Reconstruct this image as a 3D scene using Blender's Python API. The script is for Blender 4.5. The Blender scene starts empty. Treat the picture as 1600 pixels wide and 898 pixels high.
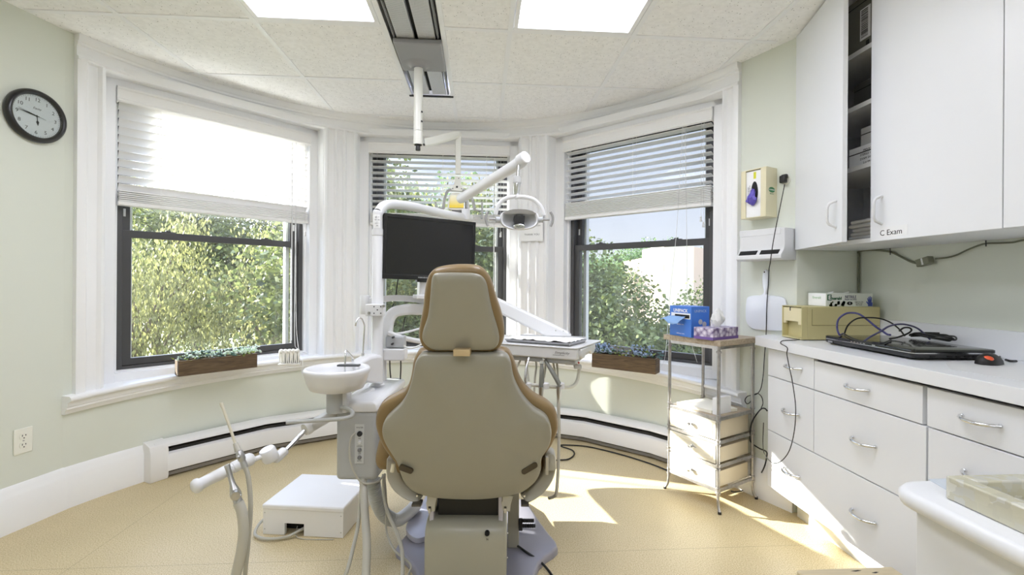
import bpy, bmesh, math, random
from mathutils import Vector, Matrix, Quaternion, noise
random.seed(11)
PI = math.pi
SC = bpy.context.scene
COL = SC.collection

# ------------------------------------------------------------------ camera model (photo taken as 1600x898)
F, CX, CY, ROLL, HC = 724.0, 800.0, 441.0, 0.0065, 1.135
YAW = math.atan(48 / 724.0)
RIGHT = Vector((math.cos(YAW), -math.sin(YAW), 0))
FWD = Vector((math.sin(YAW), math.cos(YAW), 0))
UP = Vector((0, 0, 1))
CAM = Vector((0, 0, HC))

def ray(u, v):
    a, b = (u - CX) / F, -(v - CY) / F
    c, s = math.cos(ROLL), math.sin(ROLL)
    return RIGHT * (c * a - s * b) + FWD + UP * (s * a + c * b)
def at(u, v, d):            # the point seen at a pixel, d metres in front of the camera
    return CAM + ray(u, v) * d
def atz(u, v, z):
    r = ray(u, v); return CAM + r * ((z - HC) / r.z)
def aty(u, v, y):
    r = ray(u, v); return CAM + r * (y / r.y)
def atx(u, v, x):
    r = ray(u, v); return CAM + r * (x / r.x)
def cw(xc, d, z):           # camera-aligned floor coordinates to world
    p = RIGHT * xc + FWD * d
    return Vector((p.x, p.y, z))

# ------------------------------------------------------------------ materials
def lin(c):
    out = []
    for x in c[:3]:
        x = x / 255.0
        out.append(x / 12.92 if x <= 0.04045 else ((x + 0.055) / 1.055) ** 2.4)
    return tuple(out) + (1.0,)

MATS = {}
def mat(name, rgb, rough=0.5, metal=0.0, spec=0.5, var=0.0, vscale=8.0, bump=0.0, bscale=200.0, coat=0.0, transl=0.0, stretch=None):
    if name in MATS: return MATS[name]
    m = bpy.data.materials.new(name); m.use_nodes = True
    nt = m.node_tree; N = nt.nodes; L = nt.links
    b = N['Principled BSDF']
    b.inputs['Roughness'].default_value = rough
    b.inputs['Metallic'].default_value = metal
    b.inputs['Specular IOR Level'].default_value = spec
    b.inputs['Coat Weight'].default_value = coat
    c = lin(rgb)
    tc = N.new('ShaderNodeTexCoord')
    mp = N.new('ShaderNodeMapping'); L.new(tc.outputs['Object'], mp.inputs['Vector'])
    if stretch: mp.inputs['Scale'].default_value = stretch
    nz = N.new('ShaderNodeTexNoise'); nz.inputs['Scale'].default_value = vscale; nz.inputs['Detail'].default_value = 4
    L.new(mp.outputs['Vector'], nz.inputs['Vector'])
    mx = N.new('ShaderNodeMix'); mx.data_type = 'RGBA'
    v = max(var, 0.012)
    mx.inputs['A'].default_value = tuple(x * (1 - v) for x in c[:3]) + (1,)
    mx.inputs['B'].default_value = tuple(min(1, x * (1 + v)) for x in c[:3]) + (1,)
    L.new(nz.outputs['Fac'], mx.inputs['Factor'])
    L.new(mx.outputs['Result'], b.inputs['Base Color'])
    if bump:
        n2 = N.new('ShaderNodeTexNoise'); n2.inputs['Scale'].default_value = bscale
        L.new(tc.outputs['Object'], n2.inputs['Vector'])
        bp = N.new('ShaderNodeBump'); bp.inputs['Strength'].default_value = bump; bp.inputs['Distance'].default_value = 0.002
        L.new(n2.outputs['Fac'], bp.inputs['Height']); L.new(bp.outputs['Normal'], b.inputs['Normal'])
    if transl:
        t = N.new('ShaderNodeBsdfTranslucent'); L.new(mx.outputs['Result'], t.inputs['Color'])
        ms = N.new('ShaderNodeMixShader'); ms.inputs['Fac'].default_value = transl
        L.new(b.outputs['BSDF'], ms.inputs[1]); L.new(t.outputs['BSDF'], ms.inputs[2])
        L.new(ms.outputs['Shader'], N['Material Output'].inputs['Surface'])
    MATS[name] = m
    return m

def glass_mat(name, tint=(250, 252, 250), refl=0.06, haze=0.0):
    m = bpy.data.materials.new(name); m.use_nodes = True
    nt = m.node_tree; N = nt.nodes; L = nt.links
    N.remove(N['Principled BSDF'])
    t = N.new('ShaderNodeBsdfTransparent'); t.inputs['Color'].default_value = lin(tint)
    g = N.new('ShaderNodeBsdfGlossy'); g.inputs['Roughness'].default_value = 0.02
    fr = N.new('ShaderNodeLayerWeight'); fr.inputs['Blend'].default_value = 0.12
    mul = N.new('ShaderNodeMath'); mul.operation = 'MULTIPLY_ADD'; mul.inputs[1].default_value = 0.6; mul.inputs[2].default_value = refl
    L.new(fr.outputs['Fresnel'], mul.inputs[0])
    ms = N.new('ShaderNodeMixShader'); L.new(mul.outputs[0], ms.inputs['Fac'])
    L.new(t.outputs[0], ms.inputs[1]); L.new(g.outputs[0], ms.inputs[2])
    last = ms
    if haze:
        d = N.new('ShaderNodeBsdfDiffuse'); d.inputs['Color'].default_value = lin((235, 238, 235))
        tc = N.new('ShaderNodeTexCoord'); nz = N.new('ShaderNodeTexNoise'); nz.inputs['Scale'].default_value = 3
        L.new(tc.outputs['Object'], nz.inputs['Vector'])
        m2 = N.new('ShaderNodeMath'); m2.operation = 'MULTIPLY'; m2.inputs[1].default_value = haze * 2
        L.new(nz.outputs['Fac'], m2.inputs[0])
        ms2 = N.new('ShaderNodeMixShader'); L.new(m2.outputs[0], ms2.inputs['Fac'])
        L.new(ms.outputs[0], ms2.inputs[1]); L.new(d.outputs[0], ms2.inputs[2]); last = ms2
    L.new(last.outputs[0], N['Material Output'].inputs['Surface'])
    MATS[name] = m
    return m

def emit_mat(name, rgb, strength):
    m = bpy.data.materials.new(name); m.use_nodes = True
    N = m.node_tree.nodes; L = m.node_tree.links
    N.remove(N['Principled BSDF'])
    e = N.new('ShaderNodeEmission'); e.inputs['Color'].default_value = lin(rgb); e.inputs['Strength'].default_value = strength
    tc = N.new('ShaderNodeTexCoord'); ck = N.new('ShaderNodeTexVoronoi'); ck.inputs['Scale'].default_value = 90
    L.new(tc.outputs['Object'], ck.inputs['Vector'])
    rm = N.new('ShaderNodeMapRange'); rm.inputs['To Min'].default_value = strength * 0.93; rm.inputs['To Max'].default_value = strength * 1.05
    L.new(ck.outputs['Distance'], rm.inputs['Value']); L.new(rm.outputs['Result'], e.inputs['Strength'])
    L.new(e.outputs[0], N['Material Output'].inputs['Surface'])
    MATS[name] = m
    return m

# ------------------------------------------------------------------ mesh collector
def catmull(pts, sub=6, closed=False):
    pts = [Vector(p) for p in pts]
    n = len(pts); out = []
    rng = range(n if closed else n - 1)
    for i in rng:
        if closed:
            p0, p1, p2, p3 = pts[(i - 1) % n], pts[i], pts[(i + 1) % n], pts[(i + 2) % n]
        else:
            p1, p2 = pts[i], pts[i + 1]
            p0 = pts[i - 1] if i > 0 else p1 * 2 - p2
            p3 = pts[i + 2] if i + 2 < n else p2 * 2 - p1
        for k in range(sub):
            t = k / sub
            out.append(0.5 * ((2 * p1) + (p2 - p0) * t + (2 * p0 - 5 * p1 + 4 * p2 - p3) * t * t + (3 * p1 - p0 - 3 * p2 + p3) * t ** 3))
    if not closed: out.append(pts[-1])
    return out

class MB:
    def __init__(self, M=None):
        self.v, self.f, self.M = [], [], M
    def add(self, vs, fs):
        b = len(self.v)
        for p in vs:
            p = Vector(p)
            self.v.append(self.M @ p if self.M else p)
        self.f += [tuple(b + i for i in f) for f in fs]
        return self
    def box(self, x0, x1, y0, y1, z0, z1):
        vs = [(x, y, z) for z in (z0, z1) for y in (y0, y1) for x in (x0, x1)]
        return self.add(vs, [(0, 2, 3, 1), (4, 5, 7, 6), (0, 1, 5, 4), (2, 6, 7, 3), (0, 4, 6, 2), (1, 3, 7, 5)])
    def obox(self, c, a, b, n):          # centre and three half-axis vectors
        c, a, b, n = Vector(c), Vector(a), Vector(b), Vector(n)
        vs = [c + a * x + b * y + n * z for z in (-1, 1) for y in (-1, 1) for x in (-1, 1)]
        return self.add(vs, [(0, 2, 3, 1), (4, 5, 7, 6), (0, 1, 5, 4), (2, 6, 7, 3), (0, 4, 6, 2), (1, 3, 7, 5)])
    def bar(self, p0, p1, w, h, up=(0, 0, 1)):
        p0, p1 = Vector(p0), Vector(p1); d = p1 - p0
        s = d.cross(Vector(up)).normalized(); u = s.cross(d).normalized()
        return self.obox((p0 + p1) / 2, d / 2, s * (w / 2), u * (h / 2))
    def loft(self, rings, cap=True, closed_ring=True, loop=False):
        n = len(rings[0]); vs = [p for r in rings for p in r]; fs = []
        m = len(rings)
        for i in range(m if loop else m - 1):
            j = (i + 1) % m
            for k in range(n if closed_ring else n - 1):
                k2 = (k + 1) % n
                fs.append((i * n + k, i * n + k2, j * n + k2, j * n + k))
        if cap and not loop:
            fs.append(tuple(range(n - 1, -1, -1))); fs.append(tuple((m - 1) * n + k for k in range(n)))
        return self.add(vs, fs)
    def prism(self, poly, vec):
        poly = [Vector(p) for p in poly]; vec = Vector(vec)
        return self.loft([poly, [p + vec for p in poly]])
    def cyl(self, p0, p1, r0, r1=None, n=20):
        return self.tube([p0, p1], [r0, r0 if r1 is None else r1], n)
    def tube(self, pts, r, n=10, closed=False, cap=True, up=None):
        pts = [Vector(p) for p in pts]; m = len(pts)
        rs = r if isinstance(r, (list, tuple)) else [r] * m
        tans = []
        for i in range(m):
            if closed: t = pts[(i + 1) % m] - pts[i - 1]
            else: t = pts[min(i + 1, m - 1)] - pts[max(i - 1, 0)]
            tans.append(t.normalized() if t.length > 1e-9 else Vector((0, 0, 1)))
        t0 = tans[0]
        ref = Vector(up) if up else (Vector((0, 0, 1)) if abs(t0.z) < 0.9 else Vector((1, 0, 0)))
        a = t0.cross(ref).normalized(); rings = []
        for i in range(m):
            if i:
                q = tans[i - 1].rotation_difference(tans[i]); a = q @ a
                a = (a - tans[i] * a.dot(tans[i])).normalized()
            b = tans[i].cross(a)
            rings.append([pts[i] + (a * math.cos(2 * PI * k / n) + b * math.sin(2 * PI * k / n)) * rs[i] for k in range(n)])
        return self.loft(rings, cap=cap, loop=closed)
    def lathe(self, prof, o=(0, 0, 0), axis=(0, 0, 1), n=28, sx=1.0, sy=1.0, ref=None):
        o, ax = Vector(o), Vector(axis).normalized()
        rf = Vector(ref) if ref else (Vector((1, 0, 0)) if abs(ax.x) < 0.9 else Vector((0, 1, 0)))
        a = (rf - ax * rf.dot(ax)).normalized(); b = ax.cross(a)
        rings = []
        for r, h in prof:
            rings.append([o + ax * h + (a * math.cos(2 * PI * k / n) * sx + b * math.sin(2 * PI * k / n) * sy) * max(r, 1e-5) for k in range(n)])
        return self.loft(rings)
    def sphere(self, c, r, s=(1, 1, 1), n=16, m=10):
        prof = [(r * math.sin(PI * i / m), -r * math.cos(PI * i / m)) for i in range(m + 1)]
        c = Vector(c); rings = []
        for pr, h in prof:
            rings.append([c + Vector((max(pr, 1e-5) * math.cos(2 * PI * k / n) * s[0], max(pr, 1e-5) * math.sin(2 * PI * k / n) * s[1], h * s[2])) for k in range(n)])
        return self.loft(rings)
    def pillow(self, outline, n, rings):
        """solid with the given outline; rings = [(inset, offset along n)...] from one face to the other; inset >1 means scale fraction below"""
        P = [Vector(p) for p in outline]; n = Vector(n).normalized(); m = len(P)
        c = sum(P, Vector()) / m
        nrm = []
        for i in range(m):
            t = (P[(i + 1) % m] - P[i - 1]).normalized(); q = t.cross(n).normalized()
            nrm.append(q)
        if sum((P[i] - c).dot(nrm[i]) for i in range(m)) < 0: nrm = [-q for q in nrm]
        R = []
        for ins, off in rings:
            if isinstance(ins, tuple):           # ('s', scale)
                R.append([c + (p - c) * ins[1] + n * off for p in P])
            else:
                R.append([p - q * ins + n * off for p, q in zip(P, nrm)])
        return self.loft(R)
    def build(self, name, m, parent=None, bevel=0.0, seg=2, smooth=38, fix=True, world=True):
        me = bpy.data.meshes.new(name)
        off = wloc(parent) if (parent and world) else Vector((0, 0, 0))
        me.from_pydata([p - off for p in self.v], [], self.f)
        if fix:
            bm = bmesh.new(); bm.from_mesh(me)
            bmesh.ops.recalc_face_normals(bm, faces=bm.faces)
            bm.to_mesh(me); bm.free()
        o = bpy.data.objects.new(name, me); COL.objects.link(o)
        for x in (m if isinstance(m, list) else [m]): me.materials.append(x)
        if parent: o.parent = parent
        if smooth:
            me.polygons.foreach_set('use_smooth', [True] * len(me.polygons))
            me.set_sharp_from_angle(angle=math.radians(smooth))
        if bevel:
            b = o.modifiers.new('bevel', 'BEVEL'); b.width = bevel; b.segments = seg; b.limit_method = 'ANGLE'; b.angle_limit = math.radians(40)
            b.harden_normals = False
        return o

def wloc(o):
    p = Vector((0, 0, 0))
    while o: p = p + o.location; o = o.parent
    return p
def thing(name, loc, label, cat, group=None):
    o = bpy.data.objects.new(name, None); COL.objects.link(o)
    o.location = loc; o.empty_display_size = 0.05
    o['label'] = label; o['category'] = cat
    if group: o['group'] = group
    return o
def tag(o, label, cat, group=None):
    o['label'] = label; o['category'] = cat
    if group: o['group'] = group
    return o
def struct(o):
    o['kind'] = 'structure'; return o
def copy_tree(o, parent=None):
    c = o.copy(); COL.objects.link(c)
    if parent: c.parent = parent
    for ch in [x for x in o.children]: copy_tree(ch, c)
    return c
def frame(o, x, y):                       # matrix with local x, y axes (z = x cross y)
    x = Vector(x).normalized(); y = Vector(y); y = (y - x * y.dot(x)).normalized(); z = x.cross(y)
    M = Matrix((x, y, z)).transposed().to_4x4(); M.translation = Vector(o); return M

def text(s, size, M, name, m, parent, depth=0.0006, align='CENTER', font_scale=(1, 1), shear=0.0, bold=0.0):
    cu = bpy.data.curves.new('lettering', 'FONT'); cu.body = s; cu.size = size; cu.extrude = depth
    cu.align_x = align; cu.align_y = 'CENTER'; cu.resolution_u = 3; cu.shear = shear; cu.offset = bold
    ob = bpy.data.objects.new('lettering', cu); COL.objects.link(ob)
    bpy.context.view_layer.update()
    dg = bpy.context.evaluated_depsgraph_get()
    me0 = ob.evaluated_get(dg).to_mesh()
    mb = MB(M)
    mb.add([(v.co.x * font_scale[0], v.co.y * font_scale[1], v.co.z) for v in me0.vertices], [tuple(p.vertices) for p in me0.polygons])
    bpy.data.objects.remove(ob); bpy.data.curves.remove(cu)
    return mb.build(name, m, parent, smooth=0, fix=False)

# bay geometry: the curved window wall is part of a circle seen from above
BC = Vector((-0.298, 1.756)); BR = 1.86
def pol(th, R):
    t = math.radians(th); return Vector((BC.x + R * math.sin(t), BC.y + R * math.cos(t), 0))
def arc(mb, prof, th0, th1, n, zf=None, caps=True):
    rings = []
    for i in range(n + 1):
        th = th0 + (th1 - th0) * i / n; dz = zf(th) if zf else 0
        rings.append([pol(th, R) + Vector((0, 0, z + dz)) for R, z in prof])
    return mb.loft(rings, cap=caps)
def sill_dz(th):                          # the old bay has settled: the sill runs a little high in the middle
    return -0.0000117 * (th + 6) ** 2
ZC = 2.366
SILL = 0.607
# ------------------------------------------------------------------ shared materials
WALL = mat('sage_wall_paint', (219, 223, 213), 0.75, var=0.03, vscale=1.2, bump=0.03, bscale=350)
TRIM = mat('white_gloss_paint', (242, 243, 245), 0.32, var=0.015, vscale=5)
WHITE = mat('white_laminate', (228, 230, 233), 0.35, var=0.01)
WPLAS = mat('white_plastic', (220, 221, 223), 0.3, var=0.012, vscale=6, coat=0.15)
GPLAS = mat('grey_unit_plastic', (176, 179, 182), 0.4, var=0.02)
CHROME = mat('chrome', (225, 226, 228), 0.14, metal=1.0)
STEEL = mat('brushed_steel', (190, 190, 190), 0.32, metal=1.0, var=0.05, vscale=60)
ALU = mat('aluminium', (214, 215, 218), 0.4, metal=0.25, var=0.03)
BLACK = mat('black_plastic', (24, 24, 25), 0.4)
BLACKG = mat('black_gloss', (12, 12, 13), 0.12)
DARKF = mat('charcoal_window_metal', (76, 76, 78), 0.42, var=0.03)
DKGAP = mat('dark_recess', (20, 20, 20), 0.8)
BLIND = mat('white_blind_vinyl', (246, 246, 246), 0.45, transl=0.06)
HOSE = mat('grey_beige_hose', (186, 184, 174), 0.5)
RUBBER = mat('black_rubber_cable', (18, 18, 18), 0.45)
CREAM = mat('cream_plastic', (226, 219, 188), 0.4, var=0.02)
PAPER = mat('white_paper', (240, 241, 242), 0.8, var=0.02)
INK = mat('dark_ink', (40, 40, 42), 0.7)

def floor_mat():
    m = bpy.data.materials.new('speckled_linoleum'); m.use_nodes = True
    nt = m.node_tree; N = nt.nodes; L = nt.links; b = N['Principled BSDF']
    tc = N.new('ShaderNodeTexCoord')
    n1 = N.new('ShaderNodeTexNoise'); n1.inputs['Scale'].default_value = 230; n1.inputs['Detail'].default_value = 3; n1.inputs['Roughness'].default_value = 0.7
    n2 = N.new('ShaderNodeTexNoise'); n2.inputs['Scale'].default_value = 1.6; n2.inputs['Detail'].default_value = 5
    for n in (n1, n2): L.new(tc.outputs['Object'], n.inputs['Vector'])
    cr = N.new('ShaderNodeValToRGB')
    e = cr.color_ramp.elements
    e[0].position = 0.34; e[0].color = lin((166, 145, 104)); e[1].position = 0.64; e[1].color = lin((228, 214, 180))
    k = e.new(0.47); k.color = lin((208, 191, 150))
    L.new(n1.outputs['Fac'], cr.inputs['Fac'])
    mx = N.new('ShaderNodeMix'); mx.data_type = 'RGBA'; mx.blend_type = 'MULTIPLY'
    cr2 = N.new('ShaderNodeValToRGB'); cr2.color_ramp.elements[0].color = (0.86, 0.85, 0.82, 1); cr2.color_ramp.elements[1].color = (1, 1, 1, 1)
    cr2.color_ramp.elements[0].position = 0.3; cr2.color_ramp.elements[1].position = 0.65
    L.new(n2.outputs['Fac'], cr2.inputs['Fac'])
    mx.inputs['Factor'].default_value = 1
    L.new(cr.outputs['Color'], mx.inputs['A']); L.new(cr2.outputs['Color'], mx.inputs['B'])
    # welded seams between the sheets
    sp = N.new('ShaderNodeSeparateXYZ'); L.new(tc.outputs['Object'], sp.inputs[0])
    fac = None
    for ax, per, offs in (('Y', 6.0, 1.93), ('X', 1.83, 0.22)):
        s = N.new('ShaderNodeMath'); s.operation = 'SUBTRACT'; s.inputs[1].default_value = offs
        L.new(sp.outputs[ax], s.inputs[0])
        w = N.new('ShaderNodeMath'); w.operation = 'PINGPONG'; w.inputs[1].default_value = per / 2
        L.new(s.outputs[0], w.inputs[0])
        c = N.new('ShaderNodeMath'); c.operation = 'LESS_THAN'; c.inputs[1].default_value = 0.0013
        L.new(w.outputs[0], c.inputs[0])
        if fac is None: fac = c
        else:
            a = N.new('ShaderNodeMath'); a.operation = 'MAXIMUM'; L.new(fac.outputs[0], a.inputs[0]); L.new(c.outputs[0], a.inputs[1]); fac = a
    h = N.new('ShaderNodeMath'); h.operation = 'MULTIPLY'; h.inputs[1].default_value = 0.45; L.new(fac.outputs[0], h.inputs[0])
    mx2 = N.new('ShaderNodeMix'); mx2.data_type = 'RGBA'; mx2.inputs['B'].default_value = lin((120, 104, 74))
    L.new(h.outputs[0], mx2.inputs['Factor']); L.new(mx.outputs['Result'], mx2.inputs['A'])
    L.new(mx2.outputs['Result'], b.inputs['Base Color'])
    b.inputs['Roughness'].default_value = 0.42; b.inputs['Specular IOR Level'].default_value = 0.35
    return m

def ceiling_mat():
    m = bpy.data.materials.new('acoustic_ceiling_tile'); m.use_nodes = True
    nt = m.node_tree; N = nt.nodes; L = nt.links; b = N['Principled BSDF']
    tc = N.new('ShaderNodeTexCoord')
    v = N.new('ShaderNodeTexVoronoi'); v.inputs['Scale'].default_value = 70; L.new(tc.outputs['Object'], v.inputs['Vector'])
    v.inputs['Randomness'].default_value = 1.0
    n = N.new('ShaderNodeTexNoise'); n.inputs['Scale'].default_value = 45; n.inputs['Detail'].default_value = 4; L.new(tc.outputs['Object'], n.inputs['Vector'])
    lt = N.new('ShaderNodeMapRange'); lt.inputs['From Min'].default_value = 0.10; lt.inputs['From Max'].default_value = 0.17
    lt.inputs['To Min'].default_value = 1; lt.inputs['To Max'].default_value = 0
    L.new(v.outputs['Distance'], lt.inputs['Value'])
    sepc = N.new('ShaderNodeSeparateColor'); L.new(v.outputs['Color'], sepc.inputs['Color'])
    keep = N.new('ShaderNodeMath'); keep.operation = 'GREATER_THAN'; keep.inputs[1].default_value = 0.45; L.new(sepc.outputs['Red'], keep.inputs[0])
    pit = N.new('ShaderNodeMath'); pit.operation = 'MULTIPLY'; L.new(lt.outputs['Result'], pit.inputs[0]); L.new(keep.outputs[0], pit.inputs[1])
    cr = N.new('ShaderNodeValToRGB'); cr.color_ramp.elements[0].position = 0.35; cr.color_ramp.elements[0].color = lin((241, 241, 241))
    cr.color_ramp.elements[1].position = 0.6; cr.color_ramp.elements[1].color = lin((248, 248, 248)); L.new(n.outputs['Fac'], cr.inputs['Fac'])
    mx = N.new('ShaderNodeMix'); mx.data_type = 'RGBA'; mx.inputs['B'].default_value = lin((138, 138, 136))
    L.new(pit.outputs[0], mx.inputs['Factor']); L.new(cr.outputs['Color'], mx.inputs['A'])
    L.new(mx.outputs['Result'], b.inputs['Base Color'])
    b.inputs['Roughness'].default_value = 0.95; b.inputs['Specular IOR Level'].default_value = 0.1
    return m

# ------------------------------------------------------------------ floor and ceiling
fl = MB()
pts = [Vector((-2.6, -2.7, 0)), Vector((2.2, -2.7, 0)), Vector((2.2, 2.3, 0))]
pts += [pol(72 - 4 * i, 2.05) for i in range(37)] + [Vector((-2.6, 2.0, 0))]
fl.prism(pts, (0, 0, -0.15))
struct(fl.build('floor', floor_mat(), smooth=0))

TRX0, TRX1, TRY1 = -0.476, -0.196, 3.09       # opening in the ceiling for the light track
LIGHTS = [(-1.08, -0.476, 1.044, 2.263), (0.133, 0.746, 1.044, 2.263), (-1.08, -0.476, -1.394, -0.175), (0.133, 0.746, -1.394, -0.175)]  # last two are out of view behind the camera, added to light the room
ce = MB()
def ctop(x, R=1.9):
    k = R * R - (x - BC.x) ** 2
    return max(BC.y + math.sqrt(k), 2.3) if k > 0 else 2.3
def cstrip(x0, x1, y0, holes=()):
    n = max(1, int(abs(x1 - x0) / 0.06))
    segs = []; a = y0
    for h0, h1 in sorted(holes): segs.append((a, h0)); a = h1
    for i in range(n):
        xa, xb = x0 + (x1 - x0) * i / n, x0 + (x1 - x0) * (i + 1) / n
        for s0, s1 in segs:
            ce.prism([(xa, s0, ZC), (xb, s0, ZC), (xb, s1, ZC), (xa, s1, ZC)], (0, 0, 0.05))
        ce.prism([(xa, a, ZC), (xb, a, ZC), (xb, ctop(xb), ZC), (xa, ctop(xa), ZC)], (0, 0, 0.05))
LH = [(-1.394, -0.175), (1.044, 2.263)]
cstrip(-2.45, -1.08, -2.7)
cstrip(-1.08, -0.476, -2.7, LH)
cstrip(TRX0, TRX1, TRY1)
ce.box(TRX0, TRX1, -2.7, -2.2, ZC, ZC + 0.05)
cstrip(TRX1, 0.133, -2.7)
cstrip(0.133, 0.746, -2.7, LH)
cstrip(0.746, 2.05, -2.7)
ce.box(-2.45, 2.05, -2.7, 2.3, ZC + 0.14, ZC + 0.18)
ce.box(TRX0 - 0.01, TRX1 + 0.01, -2.2, TRY1 + 0.01, ZC + 0.10, ZC + 0.13)
struct(ce.build('ceiling', ceiling_mat(), smooth=0))

tb = MB()                                       # white T-bars of the suspended ceiling
GX = [-2.296, -1.687, -1.08, -0.476, 0.133, 0.746, 1.358]
GY = [-2.003, -1.394, -0.784, -0.175, 0.435, 1.044, 1.654, 2.263, 2.876, 3.487]
for x in GX + [TRX1]:
    yt = ctop(x, 1.855)
    tb.box(x - 0.012, x + 0.012, -2.6, yt, ZC - 0.005, ZC + 0.002)
for y in GY:
    k = BR * BR - (y - BC.y) ** 2
    if y < 2.2: x0, x1 = -2.28, 1.54 if y > 1.2 else 1.54
    else: x0, x1 = BC.x - math.sqrt(k), min(BC.x + math.sqrt(k), 1.49)
    for a, b in ((x0, TRX0), (TRX1, x1)):
        if b > a:
            if y in (-0.784, 1.654):           # the lamps are two tiles long
                cuts = [(-1.08, -0.476), (0.133, 0.746)]
                s = a
                for c0, c1 in cuts:
                    if c0 >= a - .01 and c1 <= b + .01:
                        if c0 > s: tb.box(s, c0, y - 0.012, y + 0.012, ZC - 0.004, ZC + 0.002)
                        s = c1
                if s < b: tb.box(s, b, y - 0.012, y + 0.012, ZC - 0.004, ZC + 0.002)
            else:
                tb.box(a, b, y - 0.012, y + 0.012, ZC - 0.004, ZC + 0.002)
struct(tb.build('trim_1', TRIM, smooth=0))

# ------------------------------------------------------------------ walls
def wall_run(name, pts, t, z0, z1, m=WALL):
    """solid wall along inner polyline pts (thickness t to the left of the walking direction)"""
    P = [Vector((p[0], p[1], 0)) for p in pts]; ringsv = []
    for i, p in enumerate(P):
        d0 = (P[i] - P[i - 1]).normalized() if i else (P[1] - P[0]).normalized()
        d1 = (P[i + 1] - P[i]).normalized() if i + 1 < len(P) else d0
        n0, n1 = Vector((-d0.y, d0.x, 0)), Vector((-d1.y, d1.x, 0))
        n = (n0 + n1).normalized(); k = t / max(0.35, n.dot(n0))
        o = p + n * k
        ringsv.append([p + UP * z0, p + UP * z1, o + UP * z1, o + UP * z0])
    mb = MB(); mb.loft(ringsv)
    return struct(mb.build(name, m, smooth=30))
WR0 = pol(68.2, 1.886); WR1 = Vector((1.567, 2.206, 0))
wall_run('wall_left', [(-2.3, -2.6), (-2.3, 1.66), (-2.118, 2.185), pol(-69, 1.886)], 0.2, 0, 2.45)
wall_run('wall_right', [WR0, WR1, (1.90, 2.214), (1.90, -2.6)], 0.2, 0, 2.45)
wall_run('wall_back', [(1.90, -2.6), (-2.3, -2.6)], 0.2, 0, 2.45)
bw = MB()
arc(bw, [(1.886, 0), (1.886, 0.52), (2.2, 0.52), (2.2, 0)], -69, 68.2, 70)
arc(bw, [(1.886, 2.25), (1.886, 2.45), (2.2, 2.45), (2.2, 2.25)], -69, 68.2, 70)
for a, b in ((-69, -65.0), (-25.8, -20.7), (19.1, 24.2), (64.8, 68.2)):
    arc(bw, [(1.886, 0.5), (1.886, 2.3), (2.2, 2.3), (2.2, 0.5)], a, b, 5)
struct(bw.build('wall_bay', WALL, smooth=30))

# ------------------------------------------------------------------ white joinery of the bay
BA = 0.003
hd = MB()      # curved head casing under the ceiling
arc(hd, [(1.887, 2.234), (1.866, 2.234), (1.852, 2.240), (1.852, 2.252), (1.862, 2.257), (1.866, 2.268), (1.866, 2.310), (1.858, 2.316), (1.858, 2.328), (1.850, 2.334), (1.846, 2.3655), (1.887, 2.3655)], -67.9, 67.1, 72)
struct(hd.build('trim_2', TRIM, smooth=50))
def casing(name, th0, th1, prof):
    """upright moulded board: prof = list of (fraction across, R)"""
    mb = MB()
    bot = [pol(th0 + (th1 - th0) * f, R) + UP * (SILL - 0.075) for f, R in prof]
    mb.prism(bot, (0, 0, 2.236 - SILL + 0.075 + 0.005))
    return struct(mb.build(name, TRIM, smooth=35))
CP = [(0, 1.89), (0, 1.858), (0.12, 1.852), (0.3, 1.852), (0.36, 1.862), (0.42, 1.866), (0.72, 1.866), (0.78, 1.858), (0.84, 1.852), (0.93, 1.854), (1.0, 1.862), (1.0, 1.89)]
casing('trim_3', -67.9, -64.1, CP)
casing('trim_4', 67.1, 63.9, CP)
MP = [(0, 1.89), (0, 1.864), (0.03, 1.855), (0.09, 1.852), (0.13, 1.862), (0.2, 1.866), (0.3, 1.866), (0.33, 1.852), (0.37, 1.846), (0.42, 1.852), (0.44, 1.862), (0.56, 1.862), (0.58, 1.852), (0.63, 1.846), (0.67, 1.852), (0.7, 1.866), (0.8, 1.866), (0.87, 1.862), (0.91, 1.852), (0.97, 1.855), (1, 1.864), (1, 1.89)]
casing('trim_5', -26.7, -19.8, MP)
casing('trim_6', 18.2, 25.1, MP)
st = MB()      # window stool with its moulded apron
arc(st, [(2.06, SILL), (1.826, SILL), (1.818, SILL - 0.006), (1.816, SILL - 0.016), (1.822, SILL - 0.026), (1.840, SILL - 0.030), (1.842, SILL - 0.052), (1.848, SILL - 0.056),
         (1.848, SILL - 0.066), (1.858, SILL - 0.074), (1.864, SILL - 0.086), (1.868, SILL - 0.092), (2.06, SILL - 0.092)], -69.2, 68.4, 72, sill_dz)
struct(st.build('trim_7', TRIM, smooth=50))
bb = MB()
def bb_prof(o): return [(1.888, 0), (1.866 + o, 0), (1.866 + o, 0.155), (1.870 + o, 0.162), (1.872 + o, 0.172), (1.880 + o, 0.186), (1.882 + o, 0.2), (1.888, 0.205)]
arc(bb, bb_prof(0), -69.0, -57.6, 10)
struct(bb.build('baseboard_left', TRIM, smooth=45))
def bb_line(mb, pts):
    P = [Vector((p[0], p[1], 0)) for p in pts]; R = []
    for i, p in enumerate(P):
        d0 = (P[i] - P[i - 1]).normalized() if i else (P[1] - P[0]).normalized()
        d1 = (P[i + 1] - P[i]).normalized() if i + 1 < len(P) else d0
        n0 = Vector((d0.y, -d0.x, 0)); n = (n0 + Vector((d1.y, -d1.x, 0))).normalized()
        k = 1 / max(0.4, n.dot(n0))
        R.append([p + n * k * o + UP * z for o, z in ((0, 0), (0.022, 0), (0.022, 0.155), (0.018, 0.162), (0.016, 0.172), (0.008, 0.186), (0.006, 0.2), (0, 0.205))])
    mb.loft(R)
b2 = MB(); bb_line(b2, [(-2.3, -2.6), (-2.3, 1.66), (-2.118, 2.185), pol(-68.9, 1.886)])
struct(b2.build('baseboard_side', TRIM, smooth=45))
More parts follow.
